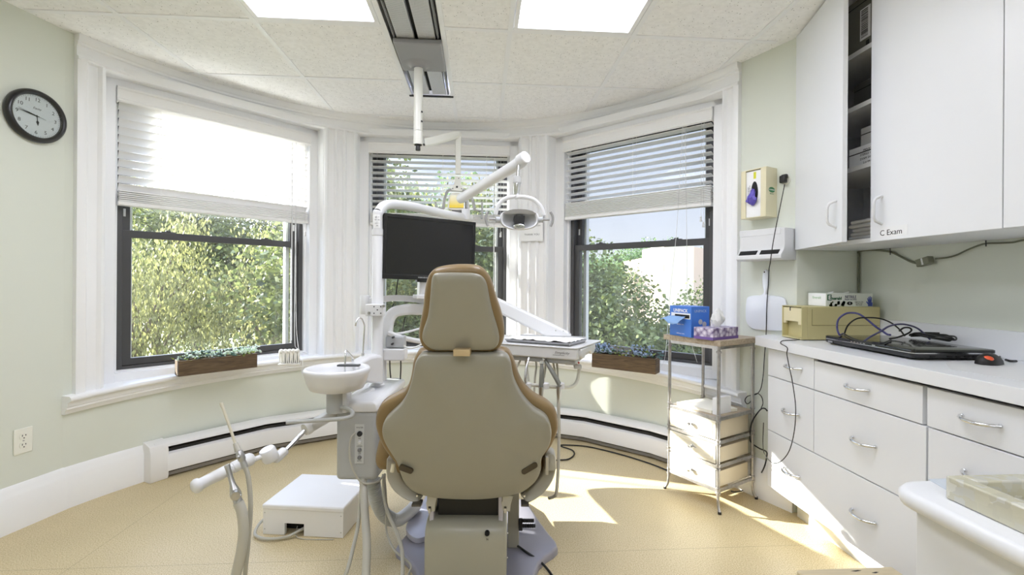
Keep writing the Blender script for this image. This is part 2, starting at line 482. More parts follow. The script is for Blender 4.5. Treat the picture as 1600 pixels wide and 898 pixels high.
b3 = MB(); arc(b3, bb_prof(0), 58.8, 68.2, 8); bb_line(b3, [WR0, WR1 + Vector((-0.002, 0.004, 0))])
struct(b3.build('baseboard_right', TRIM, smooth=45))

# ------------------------------------------------------------------ windows
GLASS = glass_mat('window_glass', refl=0.015, haze=0.045)
class Win:
    def __init__(s, a, b):
        s.bis = math.radians((a + b) / 2); s.h = math.radians((b - a) / 2)
        s.d = Vector((math.sin(s.bis), math.cos(s.bis), 0)); s.e = Vector((math.cos(s.bis), -math.sin(s.bis), 0))
        s.half = BR * math.sin(s.h); s.o = BC.to_3d() + s.d * BR * math.cos(s.h); s.o.z = 0
        s.M = Matrix((s.e, s.d, UP)).transposed().to_4x4(); s.M.translation = s.o
        s.half = 0.6; 
    def p(s, e, t, z): return s.M @ Vector((e, t, z))
BC = BC if isinstance(BC, Vector) else Vector(BC)
WINS = [Win(-64.1, -26.7), Win(-19.8, 18.2), Win(25.1, 63.9)]
WHALF = [0.597, 0.606, 0.618]
SASH = mat('charcoal_sash_metal', (70, 70, 72), 0.4, var=0.03)
def make_window(i):
    W = WINS[i]; H = WHALF[i]
    root = bpy.data.objects.new('window_%d' % (i + 1), None); COL.objects.link(root); root.location = W.o; root['kind'] = 'structure'
    def B(): return MB(W.M)
    j = B()
    for s in (-1, 1):
        j.box(*sorted((s * H, s * (H + 0.075))), 0.012, 0.27, SILL - 0.04, 2.29)         # reveal board
        j.box(*sorted((s * 0.54, s * (H + 0.01))), 0.10, 0.165, SILL - 0.04, 2.25)       # stop
        j.box(*sorted((s * 0.525, s * 0.55))  , 0.150, 0.19, SILL - 0.04, 2.22)
    j.box(-H - 0.07, H + 0.07, 0.03, 0.27, 2.236, 2.285)
    j.box(-H, H, 0.10, 0.165, 2.200, 2.245)
    j.box(-H, H, 0.12, 0.30, SILL - 0.05, 0.617)
    j.box(-H, H, 0.145, 0.19, SILL - 0.05, 0.628)
    j.build('jamb', TRIM, root, bevel=0.003, seg=2)
    f = B()
    for s in (-1, 1): f.box(*sorted((s * 0.498, s * 0.56)), 0.175, 0.30, 0.622, 2.22)
    f.box(-0.5, 0.5, 0.175, 0.30, 0.622, 0.645); f.box(-0.5, 0.5, 0.175, 0.30, 2.16, 2.22)
    f.build('window_frame', DARKF, root, bevel=0.002)
    st_ = B()
    for s in (-1, 1): st_.box(*sorted((s * 0.440, s * 0.466)), 0.262, 0.30, 0.66, 2.17)
    st_.box(-0.45, 0.45, 0.262, 0.30, 0.652, 0.662)
    st_.build('storm_track', ALU, root, bevel=0.001)
    for nm, t0, z0, z1, zb in (('lower_sash', 0.188, 0.646, 1.42, 0.04), ('upper_sash', 0.228, 1.385, 2.165, 0.035)):
        s_ = B()
        for s in (-1, 1): s_.box(*sorted((s * 0.456, s * 0.502)), t0, t0 + 0.033, z0, z1)
        s_.box(-0.46, 0.46, t0, t0 + 0.033, z0, z0 + zb); s_.box(-0.46, 0.46, t0, t0 + 0.033, z1 - 0.042, z1)
        so = s_.build(nm, SASH, root, bevel=0.002)
        g = B(); g.box(-0.458, 0.458, t0 + 0.014, t0 + 0.019, z0 + zb - 0.002, z1 - 0.04)
        g.build('glass_pane', GLASS, so, smooth=0)
        if nm == 'lower_sash':
            for e in (-0.28, 0.28):
                k = B(); k.box(e - 0.035, e + 0.035, t0 + 0.004, t0 + 0.03, z1 + 0.0005, z1 + 0.006); k.box(e - 0.012, e + 0.012, t0 + 0.004, t0 + 0.02, z1 + 0.006, z1 + 0.013)
                k.build('sash_lock', SASH, so, bevel=0.001)
    for s in (-1, 1):                       # tilt latch in the jamb above the lower sash
        k = B(); k.box(*sorted((s * 0.476, s * 0.488)), 0.2245, 0.228, 1.50, 1.545); k.build('jamb_latch', ALU, root, bevel=0.001)
for i in range(3): make_window(i)

# ------------------------------------------------------------------ venetian blinds
def make_blind(i, zbot, zstack, tau, pitch, label, wand_e, cord_e, cord_z):
    W = WINS[i]
    def B(): return MB(W.M)
    root = thing('window_blind', W.p(0, 0.12, 2.2), label, 'blind', 'window blinds')
    v = B(); v.prism([(-0.538, y, z) for y, z in ((0.080, 2.112), (0.072, 2.118), (0.072, 2.126), (0.078, 2.132), (0.078, 2.178), (0.072, 2.184), (0.072, 2.192), (0.080, 2.197), (0.090, 2.197), (0.090, 2.112))], (1.076, 0, 0))
    for s in (-1, 1): v.box(*sorted((s * 0.530, s * 0.538)), 0.09, 0.14, 2.114, 2.195)
    v.build('valance', BLIND, root, smooth=25)
    h = B(); h.box(-0.528, 0.528, 0.098, 0.148, 2.145, 2.195); h.build('headrail', WPLAS, root, bevel=0.002)
    s_ = B(); z = 2.12 - pitch * 0.45; nsl = 0
    ca, sa = math.cos(math.radians(tau)), math.sin(math.radians(tau))
    while z > zstack + pitch * 0.35:
        r = []
        for k in range(7):
            y = (k / 6 - 0.5) * 0.05; cr = 0.0035 * (1 - (2 * k / 6 - 1) ** 2)
            r.append((y * ca - cr * sa, y * sa + cr * ca))
        top = [(0.123 + a - sa * 0.0011 * -1 * 0, z + b + 0.0022) for a, b in r]
        bot = [(0.123 + a, z + b) for a, b in reversed(r)]
        s_.prism([(-0.527, y, zz) for y, zz in top + bot], (1.054, 0, 0))
        z -= pitch; nsl += 1
    s_.build('slats', BLIND, root, smooth=30)
    k = B(); z = zbot + 0.024; n = 0
    while z < zstack:
        w = 0.0015 * ((n * 7) % 3)
        k.box(-0.5275 + w, 0.5275 - w, 0.098, 0.148, z, z + 0.0062); z += 0.0105; n += 1
    k.build('stacked_slats', BLIND, root, bevel=0.0012)
    b = B(); b.box(-0.53, 0.53, 0.096, 0.150, zbot, zbot + 0.022); b.build('bottom_rail', BLIND, root, bevel=0.004, seg=3)
    for e in (-0.34, 0.02, 0.36):
        c = B()
        for t in (0.0965, 0.1495): c.cyl((e, t, zstack), (e, t, 2.15), 0.0009, n=5)
        rr = random.Random(int(e * 100) + i)
        pts = [(e + 0.014 * math.sin(q * 1.9) + rr.uniform(-.004, .004), 0.092, zstack + 0.01 - q * 0.009) for q in range(int((zstack - zbot) / 0.009) + 1)]
        c.tube(catmull(pts, 4), 0.0011, 5)
        c.build('ladder_cord', BLIND, root, smooth=60)
    for e, zb in zip(cord_e, cord_z):
        c = B(); c.cyl((e, 0.084, 2.115), (e, 0.084, zb), 0.0011, n=6); c.build('lift_cord', WPLAS, root)
        t = B(); t.lathe([(0.0, 0), (0.006, 0.0), (0.008, 0.006), (0.005, 0.018), (0.007, 0.028), (0.003, 0.034), (0, 0.035)], (e, 0.084, zb - 0.034), n=12); t.build('cord_tassel', WPLAS, root)
    if wand_e is not None:
        c = B(); c.cyl((wand_e, 0.080, 2.10), (wand_e, 0.074, 0.72), 0.0032, n=8); c.build('tilt_wand', WPLAS, root)
    return root
make_blind(0, 1.548, 1.628, -44, 0.0452, 'white slatted blind, nearly closed, on the window beside the wall clock', 0.405, (0.50,), (1.49,))
make_blind(1, 1.568, 1.665, -10, 0.0437, 'white slatted blind, open, on the middle window behind the monitor', 0.42, (0.47,), (1.52,))
make_blind(2, 1.606, 1.728, -11, 0.0437, 'white slatted blind, open, on the window beside the glove dispenser', None, (0.475, 0.49), (1.545, 1.51))
# the loose lift cords of the first and third blinds
def loose_cord(i, pts, nm_parent):
    W = WINS[i]
    c = MB(W.M); c.tube(catmull(pts, 6), 0.0014, 6); return c.build('lift_cord', WPLAS, nm_parent)
blinds = [o for o in COL.objects if o.name.startswith('window_blind')]
for bo in blinds:
    if 'wall clock' in bo['label']:
        loose_cord(0, [(0.43, 0.082, 2.11), (0.428, 0.078, 1.3), (0.425, 0.07, 0.75), (0.44, 0.06, 0.66), (0.5, 0.03, SILL + 0.01)], bo)
        loose_cord(0, [(0.435, 0.082, 2.11), (0.432, 0.07, 1.0), (0.41, -0.02, 0.68), (0.405, -0.093, 0.60), (0.405, -0.098, 0.535)], bo)
        t = MB(WINS[0].M); t.lathe([(0, 0), (0.006, 0), (0.007, 0.02), (0.003, 0.03), (0, 0.031)], (0.405, -0.098, 0.508), n=10); t.build('cord_tassel', WPLAS, bo)
    if 'glove' in bo['label']:
        loose_cord(2, [(0.36, 0.082, 2.11), (0.33, 0.08, 1.5), (0.30, 0.06, 1.1), (0.29, 0.01, 0.7), (0.285, -0.05, 0.62)], bo)
        loose_cord(2, [(0.375, 0.082, 2.11), (0.39, 0.08, 1.5), (0.40, 0.07, 1.1), (0.42, 0.04, 0.85), (0.47, 0.05, 0.66)], bo)

# ------------------------------------------------------------------ hot-water baseboard heater along the bay
HT = thing('baseboard_heater', pol(0, 1.84), 'long white baseboard heater with dark slot following the curved wall', 'heater')
HMET = mat('white_enamel_metal', (236, 236, 237), 0.4)
def facets(mb, prof, ths):
    return mb.loft([[pol(t, R) + UP * z for R, z in prof] for t in ths])
TH = [-57.3, -38, -19, 0, 17, 34.5, 50, 58.8]
hb = MB(); facets(hb, [(1.884, 0.015), (1.874, 0.015), (1.874, 0.20), (1.850, 0.196), (1.840, 0.190), (1.838, 0.186), (1.842, 0.186), (1.852, 0.192), (1.876, 0.198), (1.876, 0.212), (1.884, 0.212)], TH)
hb.build('back_panel', HMET, HT, smooth=30)
tp = MB(); facets(tp, [(1.884, 0.213), (1.868, 0.215), (1.826, 0.207), (1.812, 0.196), (1.808, 0.184), (1.812, 0.184), (1.816, 0.192), (1.83, 0.202), (1.868, 0.209), (1.884, 0.209)], TH)
tp.build('top_hood', HMET, HT, smooth=30)
fp = MB(); facets(fp, [(1.838, 0.152), (1.812, 0.140), (1.806, 0.128), (1.806, 0.044), (1.814, 0.040), (1.818, 0.044), (1.812, 0.052), (1.812, 0.126), (1.818, 0.136), (1.838, 0.147)], TH)
fp.build('front_panel', HMET, HT, smooth=30)
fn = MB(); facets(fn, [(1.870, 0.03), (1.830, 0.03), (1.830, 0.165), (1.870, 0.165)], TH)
fn.build('heating_fins', mat('shaded_fin_metal', (34, 33, 33), 0.6), HT, smooth=0)  # near-black fins: the shade inside the slot is put into their colour
pp = MB(); facets(pp, [(1.83 + 0.0, 0.010), (1.86, 0.010), (1.86, 0.030), (1.83, 0.030)], TH)
pp.build('lower_trough', mat('grey_heater_metal', (150, 146, 143), 0.5), HT, smooth=30)
for a, b in ((-58.3, -55.4), (57.6, 59.4)):
    c = MB(); c.loft([[pol(t, R) + UP * z for R, z in ((1.885, 0.0), (1.806, 0.0), (1.798, 0.02), (1.798, 0.165), (1.810, 0.200), (1.868, 0.218), (1.885, 0.218))] for t in (a, b)])
    c.build('end_cap', HMET, HT, bevel=0.003)

# ------------------------------------------------------------------ ceiling lights
DIFF = emit_mat('lit_prismatic_diffuser', (241, 243, 255), 7.3)
LL = ['recessed fluorescent ceiling light on the clock side of the light track', 'recessed fluorescent ceiling light between the light track and the wall cabinets',
      'added unseen ceiling light behind the camera, clock wall half of the room', 'added unseen ceiling light behind the camera, cabinet half of the room']
for (x0, x1, y0, y1), lb in zip(LIGHTS, LL):
    r = thing('ceiling_light', ((x0 + x1) / 2, (y0 + y1) / 2, ZC), lb, 'ceiling light', 'recessed ceiling lights')
    a, b, c, d = x0 + 0.014, x1 - 0.014, y0 + 0.014, y1 - 0.014
    f = MB()
    w = 0.022
    for q in ((a, b, c, c + w), (a, b, d - w, d), (a, a + w, c + w, d - w), (b - w, b, c + w, d - w)): f.box(*q, ZC - 0.006, ZC + 0.02)
    f.build('lamp_frame', TRIM, r, bevel=0.002)
    g = MB(); g.box(a + w - 0.002, b - w + 0.002, c + w - 0.002, d - w + 0.002, ZC + 0.004, ZC + 0.010); g.build('diffuser', DIFF, r, smooth=0)
    g = MB(); g.box(a, b, c, d, ZC + 0.02, ZC + 0.10); g.build('housing', HMET, r, smooth=0)
# ================================================================== dental chair (faces the windows, back towards us)
SHELL = mat('taupe_shell_plastic', (151, 148, 135), 0.34, var=0.012, coat=0.2)
VINYL = mat('tan_upholstery_vinyl', (134, 112, 76), 0.36, var=0.04, vscale=3, bump=0.05, bscale=260)
FRAMEP = mat('light_taupe_metal', (172, 169, 157), 0.35, var=0.02)
BASEP = mat('lavender_grey_base_paint', (146, 145, 158), 0.4, var=0.03)
PUMP = mat('taupe_cover_plastic', (168, 166, 152), 0.36, var=0.012, coat=0.15)
CH = thing('dental_chair', cw(-0.155, 1.7, 0), 'taupe and tan dental chair seen from behind in the middle of the room', 'dental chair')
def pxpoly(pts, dfun): return [at(u, v, dfun(u, v)) for u, v in pts]
BACKN = (-FWD * math.cos(0.22) - UP * math.sin(0.22))      # outward (towards us, slightly down)
def dback(u, v, off=0.0): return 1.40 + (v - 550) * 0.00075 + off
HSH = [(679, 428), (690, 426.5), (712, 426), (735, 426.5), (748, 429), (756, 435), (761, 446), (764, 462), (769, 484), (775, 504), (779, 519), (780, 531), (777, 540), (770, 545.5), (760, 547),
       (730, 547.5), (700, 547.5), (681, 547), (670, 543), (662, 535), (659.5, 526), (661.5, 515), (668, 495), (671, 475), (673, 452), (674, 440), (675.5, 433)]
HCU = [(686, 419), (700, 416.5), (720, 415), (741, 416), (752, 420), (762, 430), (769, 444), (774, 462), (781, 483), (786, 502), (788, 519), (786.5, 532), (781, 542), (772, 549), (758, 552),
       (730, 552.5), (700, 552.5), (682, 551.5), (669, 548), (660, 541), (655, 530), (654, 519), (657, 500), (661, 479), (663, 457), (666, 440), (671, 428), (678, 422)]
def dense(pts, dfun, sub=3): return [at(u, v, dfun(u, v)) for u, v in [(p.x, p.y) for p in catmull([(a, b, 0) for a, b in pts], sub, closed=True)]]
hd_ = MB(); P = dense(HCU, lambda u, v: dback(u, v, 0.03)); hd_.pillow(P, BACKN, [(('s', 0.02), 0.006), (('s', 0.5), 0.008), (0.022, 0.012), (0.010, 0.010), (0.003, 0.004), (0.0, -0.006), (0.0, -0.03), (0.006, -0.05), (0.02, -0.066), (('s', 0.6), -0.085), (('s', 0.02), -0.09)])
hd_.build('headrest_cushion', VINYL, CH, smooth=60)
hs_ = MB(); P = dense(HSH, lambda u, v: dback(u, v, 0.01)); hs_.pillow(P, BACKN, [(('s', 0.02), 0.016), (('s', 0.45), 0.0155), (('s', 0.8), 0.012), (0.007, 0.007), (0.002, 0.003), (0.0, -0.002), (0.0, -0.025), (('s', 0.02), -0.03)])
hs_.build('headrest_shell', SHELL, CH, smooth=60)
br_ = MB(); br_.pillow([at(u, v, 1.372) for u, v in ((709, 545), (734.5, 545), (734.5, 555.5), (709, 555.5))], -FWD, [(0.001, 0.012), (0, 0.011), (0, -0.06)])
br_.build('headrest_bracket', mat('tan_bracket_plastic', (200, 178, 138), 0.4), CH, bevel=0.001)
BSH = [(662, 553.5), (690, 552.5), (725, 552.5), (760, 552.5), (783, 553.5), (793, 558), (798, 569), (800, 581), (803, 594), (809, 608), (819, 624), (834, 640), (850, 650), (857.5, 659), (861.5, 672), (861, 687), (856.5, 700), (848, 713),
       (845.5, 722), (845, 735), (838.5, 750), (826, 762), (811, 770.5), (783, 776.5), (755, 779.5), (725, 780), (690, 778.5), (665, 774.5), (645, 766.5), (632, 754), (625.5, 739), (621, 724), (612, 709), (605, 698), (598.5, 684), (597, 671), (601, 657), (612, 645.5), (626, 632), (636, 615), (642, 598), (646, 580), (649, 566), (654, 558)]
BCU = [(659, 548), (690, 545), (725, 544), (760, 545), (790, 548), (800, 559), (806.5, 577), (813, 594), (822, 608), (838, 621.5), (855.5, 631), (866.5, 642), (872, 656), (871.5, 673), (866, 688), (857, 703), (840, 722), (815, 745), (730, 752), (645, 745), (617, 722), (600, 700),
       (592, 683), (587.5, 668), (586.5, 653), (591, 639), (600, 628.5), (617, 619.5), (632, 610), (639, 598), (643, 582), (645, 567), (650, 554)]
bc_ = MB(); P = dense(BCU, lambda u, v: dback(u, v, 0.055)); bc_.pillow(P, BACKN, [(('s', 0.02), 0.0), (('s', 0.5), 0.003), (0.03, 0.012), (0.012, 0.010), (0.003, 0.003), (0.0, -0.01), (0.0, -0.035), (0.007, -0.055), (0.022, -0.07), (('s', 0.6), -0.085), (('s', 0.02), -0.08)])
bc_.build('backrest_cushion', VINYL, CH, smooth=60)
bs_ = MB(); P = dense(BSH, lambda u, v: dback(u, v, 0.0)); bs_.pillow(P, BACKN, [(('s', 0.02), 0.034), (('s', 0.3), 0.033), (('s', 0.6), 0.026), (('s', 0.82), 0.015), (0.006, 0.006), (0.002, 0.0025), (0.0, -0.003), (0.0, -0.03), (0.004, -0.034), (('s', 0.02), -0.04)])
bs_.build('backrest_shell', SHELL, CH, smooth=60)
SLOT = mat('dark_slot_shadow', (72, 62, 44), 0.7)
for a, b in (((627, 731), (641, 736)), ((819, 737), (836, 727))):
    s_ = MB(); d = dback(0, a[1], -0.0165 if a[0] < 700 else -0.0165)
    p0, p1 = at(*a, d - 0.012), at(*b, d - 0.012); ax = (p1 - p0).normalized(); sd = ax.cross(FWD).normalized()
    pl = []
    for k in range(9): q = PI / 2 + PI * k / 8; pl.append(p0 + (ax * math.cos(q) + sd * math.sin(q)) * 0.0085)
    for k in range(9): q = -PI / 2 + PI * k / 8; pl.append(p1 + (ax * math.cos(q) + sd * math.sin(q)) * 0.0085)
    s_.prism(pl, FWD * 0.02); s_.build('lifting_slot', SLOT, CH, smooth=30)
# seat cushion seen past the backrest
se = MB(); seat = [(-0.29, 0), (-0.27, -0.10), (-0.18, -0.14), (0.18, -0.14), (0.27, -0.10), (0.29, 0), (0.28, 0.35), (0.22, 0.7), (0.19, 1.0), (0.1, 1.07), (-0.1, 1.07), (-0.19, 1.0), (-0.22, 0.7), (-0.28, 0.35)]
seat = [(p.x, p.y) for p in catmull([(a, b, 0) for a, b in seat], 3, True)]
P = [cw(-0.155 + a, 1.74 + b, 0.50 - max(0, b - 0.3) * 0.15) for a, b in seat]
se.pillow(P, (0, 0, 1), [(('s', 0.02), -0.05), (0.03, -0.045), (0.004, -0.03), (0.0, -0.01), (0.0, 0.02), (0.006, 0.04), (0.03, 0.05), (('s', 0.02), 0.055)])
se.build('seat_cushion', VINYL, CH, smooth=60)
sp_ = MB(); P = [cw(-0.155 + a * 0.9, 1.76 + b * 0.95, 0.43 - max(0, b - 0.3) * 0.15) for a, b in seat]
sp_.pillow(P, (0, 0, 1), [(('s', 0.02), -0.03), (0.02, -0.03), (0.0, -0.01), (0.0, 0.03), (('s', 0.02), 0.03)])
sp_.build('seat_shell', SHELL, CH, smooth=50)
# arm-rest pad low beside the backrest
ap = MB(); PADS = [(594, 684), (588, 703), (586.5, 720), (592, 731), (600, 733.5), (608, 731.5), (615, 718), (616, 700), (612, 686), (604, 680)]
P = dense(PADS, lambda u, v: 1.66); ap.pillow(P, -FWD, [(('s', 0.02), 0.022), (('s', 0.6), 0.018), (0.004, 0.008), (0.0, -0.01), (0.0, -0.05), (0.01, -0.07), (('s', 0.02), -0.075)])
ap.build('armrest_pad', VINYL, CH, smooth=60)
# curved arm supports
def band(outer, inner, d, dep):
    mb = MB(); O = catmull([(a, b, 0) for a, b in outer], 5); I = catmull([(a, b, 0) for a, b in inner], 5); R = []
    for o, i in zip(O, I):
        a, b = at(o.x, o.y, d), at(i.x, i.y, d + 0.02); R.append([a, b, b + FWD * dep, a + FWD * dep])
    mb.loft(R); return mb
band([(604, 716), (603, 736), (606, 752), (617, 769), (634, 781), (652, 786.5)], [(622, 722), (624, 738), (630, 752), (641, 763), (651, 770), (661, 775)], 1.60, 0.045).build('arm_support', FRAMEP, CH, bevel=0.006, seg=3)
band([(868.5, 716), (868.5, 733), (864, 750), (853, 767), (839, 779), (824, 787)], [(850, 717), (849, 733), (843, 747), (834, 758), (824, 766), (812, 773)], 1.60, 0.045).build('arm_support', FRAMEP, CH, bevel=0.006, seg=3)
ah = MB(); ah.pillow(dense([(851, 710), (856, 707), (863, 706.5), (868, 711), (869, 722), (868, 734), (853, 734), (850, 722)], lambda u, v: 1.59), -FWD, [(('s', 0.02), 0.012), (0.004, 0.009), (0, 0.0), (0, -0.05)])
ah.build('arm_pivot_cover', FRAMEP, CH, smooth=50)
sl = MB(); sl.obox(at(854.5, 727, 1.57), RIGHT * 0.005, UP * 0.03, FWD * 0.006); sl.build('pivot_latch', STEEL, CH, bevel=0.001)
for u0, u1, v in ((645, 659, 785.5), (814, 826, 785.5)):
    k = MB(); k.obox(at((u0 + u1) / 2, v, 1.60), RIGHT * (u1 - u0) / 2 / F * 1.6, UP * 0.0035, FWD * 0.02); k.build('arm_end_cap', mat('dark_taupe_rubber', (84, 80, 72), 0.6), CH)
for u, v in ((651.5, 774.5), (819.5, 775)):
    k = MB(); p = at(u, v, 1.588); k.cyl(p, p + FWD * 0.02, 0.0035, n=12); k.build('screw', CHROME, CH)
lv = MB(); lv.cyl(at(614.5, 724, 1.56), at(612.5, 737, 1.56), 0.006, 0.007, 12); lv.build('release_lever', mat('ivory_lever', (226, 220, 196), 0.4), CH)
# lower hinge brackets
for x0 in (667, 785):
    k = MB(); pts = [(x0, 774), (x0 + 17, 774), (x0 + 15, 781), (x0 + 13, 788), (x0 + 12, 799), (x0 + 6.5, 799), (x0 + 6.5, 791), (x0 + 2.5, 791), (x0 + 2, 798), (x0 - 0, 797), (x0 - 1.5, 786), (x0, 781)]
    k.prism([at(u, v, 1.585) for u, v in pts], FWD * 0.05); k.build('hinge_bracket', FRAMEP, CH, bevel=0.0015)
    k = MB(); k.obox(at(x0 + 4.5, 796, 1.6), RIGHT * 0.004, UP * 0.008, FWD * 0.008); k.build('hinge_pin', STEEL, CH)
# lift frame, dark recess and pump cover
k = MB(); a, b = at(686, 770, 1.72), at(785, 803, 1.72)
k.box(0, 1, 0, 1, 0, 1); k.v = []; k.f = []
k.obox(cw(-0.155, 2.03, 0.31), RIGHT * 0.115, UP * 0.12, FWD * 0.31); k.build('lift_housing', mat('black_lift_housing', (26, 25, 25), 0.5), CH, bevel=0.004)
for xc in (-0.288, -0.036):
    k = MB(); k.obox(cw(xc, 1.74, 0.33), RIGHT * 0.008, UP * 0.10, FWD * 0.05); k.build('lift_arm', mat('pale_lavender_paint', (200, 198, 214), 0.35), CH, bevel=0.003)
pc = MB(); R = []
prof = [(1.655, 0.03), (1.652, 0.10), (1.650, 0.17), (1.652, 0.215), (1.660, 0.245), (1.678, 0.262), (1.700, 0.270), (1.735, 0.272), (1.80, 0.272), (1.80, 0.03)]
W0 = -0.155
for xx, sc in ((-0.152, 0.965), (-0.147, 0.985), (-0.138, 0.99), (-0.132, 1.0), (0.118, 1.0), (0.126, 0.99), (0.136, 0.985), (0.142, 0.965)):
    R.append([cw(W0 + xx, 1.80 - (1.80 - d) * (1 if sc == 1 else sc), z if z < 0.04 else 0.03 + (z - 0.03) * sc) for d, z in prof])
pc.loft(R); pc.build('pump_cover', PUMP, CH, smooth=50, bevel=0.003)
k = MB(); p = at(761, 834, 1.647); k.cyl(p, p + FWD * 0.012, 0.0085, n=20); k.build('port_hole', DKGAP, CH)
text('M', 0.011, frame(at(761.5, 843, 1.6465), RIGHT, UP), 'lettering', mat('grey_print', (96, 94, 84), 0.6), CH)
for xx, z in ((0.144, 0.215), (0.144, 0.125)):
    k = MB(); p = cw(W0 + xx, 1.70, z); k.sphere(p, 0.004, n=8, m=6); k.build('screw', CHROME, CH)
k = MB(); k.obox(cw(0.012, 1.935, 0.27), RIGHT * 0.0235, UP * 0.232, FWD * 0.022); k.build('column', FRAMEP, CH, bevel=0.004)
KN = mat('black_ribbed_knob', (28, 28, 32), 0.5)
for (u, v, L_) in ((814, 813, 0.055), (812, 821, 0.066)):
    k = MB(); p = at(u, v, 1.90); n = 9
    pr = [(0.0, 0)] + [(0.0085 if i % 2 else 0.0065, L_ * (i + 0.5) / 14) for i in range(14)] + [(0.0, L_)]
    k.lathe(pr, p, RIGHT, 16); k.build('ribbed_knob', KN, CH, smooth=20)
k = MB(); k.obox(at(813.5, 819, 1.905), RIGHT * 0.008, UP * 0.022, FWD * 0.01); k.build('knob_mount', KN, CH, bevel=0.002)
# floor plate
BP = [(826, 786), (833, 797), (845, 815), (858, 832), (869, 845), (871.5, 853), (864, 860), (851, 868), (842, 878), (836, 892), (833, 910), (832, 940), (655, 940), (653, 905), (648, 888), (640, 876), (630, 866), (620, 859), (618, 854), (624, 845), (634, 834), (648, 812), (664, 790), (690, 770), (800, 770)]
P = [atz(u, v, 0.035) for u, v in BP]
k = MB(); k.pillow(P, (0, 0, 1), [(0.0, -0.034), (0.0, -0.012), (0.004, -0.003), (0.012, 0.0), (('s', 0.75), 0.004), (('s', 0.02), 0.004)]); k.build('base_plate', BASEP, CH, smooth=50)
BL = [(664, 776), (668, 772), (676, 775), (680, 800), (676, 825), (668, 836), (654, 841), (642, 837), (634.5, 827), (636, 816), (645, 804), (655, 792)]
P = dense(BL, lambda u, v: 1.98)
P = [atz(u, v, 0.062) for u, v in [(p.x, p.y) for p in catmull([(a, b, 0) for a, b in BL], 3, True)]]
k = MB(); k.pillow(P, (0, 0, 1), [(0.002, -0.022), (0.0, -0.006), (0.002, 0.0), (0.008, 0.001), (('s', 0.02), 0.002)]); k.build('foot_pedal_cover', mat('pale_lavender_cover', (178, 178, 194), 0.32), CH, smooth=50)
# chair back hoses at its right side
for pts, r in (([(873, 620, 1.9), (873.5, 680, 1.86), (872, 735, 1.82), (869.5, 776, 1.80)], 0.0075), ([(869, 680, 1.75), (868, 720, 1.74), (866, 745, 1.74)], 0.004)):
    pass

# ================================================================== floor cables by the chair
k = MB(); k.tube(catmull([atz(800, 846, 0.045), atz(822, 862, 0.045), atz(845, 878, 0.02), atz(862, 898, 0.006), atz(880, 930, 0.005)], 8), 0.0048, 8)
tag(k.build('power_cord', RUBBER), 'thin black cable running off the base plate of the dental chair', 'cable')
k = MB(); k.tube(catmull([atz(1049, 737, 0.006), atz(1010, 722, 0.006), atz(960, 707, 0.006), atz(915, 697, 0.006), atz(880, 695, 0.006), atz(877, 697, 0.006), atz(894, 703, 0.006), atz(897, 710, 0.006), atz(888, 717, 0.006), atz(872, 718.5, 0.006), atz(845, 719, 0.006)], 8), 0.0045, 8)
tag(k.build('floor_cable', RUBBER), 'black cable looped on the floor under the baseboard heater near the cart', 'cable')

# ================================================================== dental unit: junction box with cuspidor
U = thing('dental_unit', cw(-0.6, 2.0, 0.36), 'white and grey dental unit box with round spittoon bowl left of the chair', 'dental unit')
ub = MB(); ub.obox(cw(-0.60, 2.03, 0.495), RIGHT * 0.081, FWD * 0.23, UP * 0.135); ub.build('unit_body', GPLAS, U, bevel=0.018, seg=4)
uc = MB(); P = [cw(-0.60 + a * 0.083, 2.03 + b * 0.234, 0.645) for a, b in ((-1, -1), (1, -1), (1, 1), (-1, 1))]
uc.pillow(P, UP, [(0.0, -0.018), (0.0, 0.0), (0.004, 0.012), (0.018, 0.02), (0.03, 0.022), (('s', 0.02), 0.022)]); uc.build('unit_top_cover', WPLAS, U, bevel=0.006, seg=3)
# control label on the face
fx = frame(cw(-0.60, 1.7985, 0.50), RIGHT, UP)
pl = MB(fx); pl.box(-0.018 + 0.012, 0.018 + 0.012, -0.072, 0.082, 0, 0.0015); pl.build('control_plate', mat('pale_label', (200, 203, 205), 0.5), U, bevel=0.0008)
for yy, r, m_ in ((0.045, 0.010, INK), (-0.018, 0.0075, mat('grey_knob', (120, 122, 125), 0.4)), (-0.047, 0.0075, mat('grey_knob', (120, 122, 125), 0.4)), (0.012, 0.0065, WPLAS)):
    k = MB(fx); k.lathe([(0, 0.001), (r, 0.001), (r, 0.008), (r * 0.8, 0.011), (0, 0.011)], (0.014, yy, 0), n=18); k.build('control_knob', m_, U)
for s, yy, sz in (('WATER', 0.068, 0.008), ('AIR', 0.026, 0.007), ('OFF ON', -0.004, 0.006), ('CUP', -0.033, 0.006), ('BOWL', -0.061, 0.006)):
    text(s, sz, fx @ Matrix.Translation((0.013, yy, 0.0016)), 'lettering', INK, U, 0.0002)
pt = MB(fx); pt.pillow([(-0.02, 0.155, 0), (0.0, 0.155, 0), (0.0, 0.162, 0), (-0.02, 0.162, 0)], (0, 0, 1), [(0, 0), (0, 0.001)])
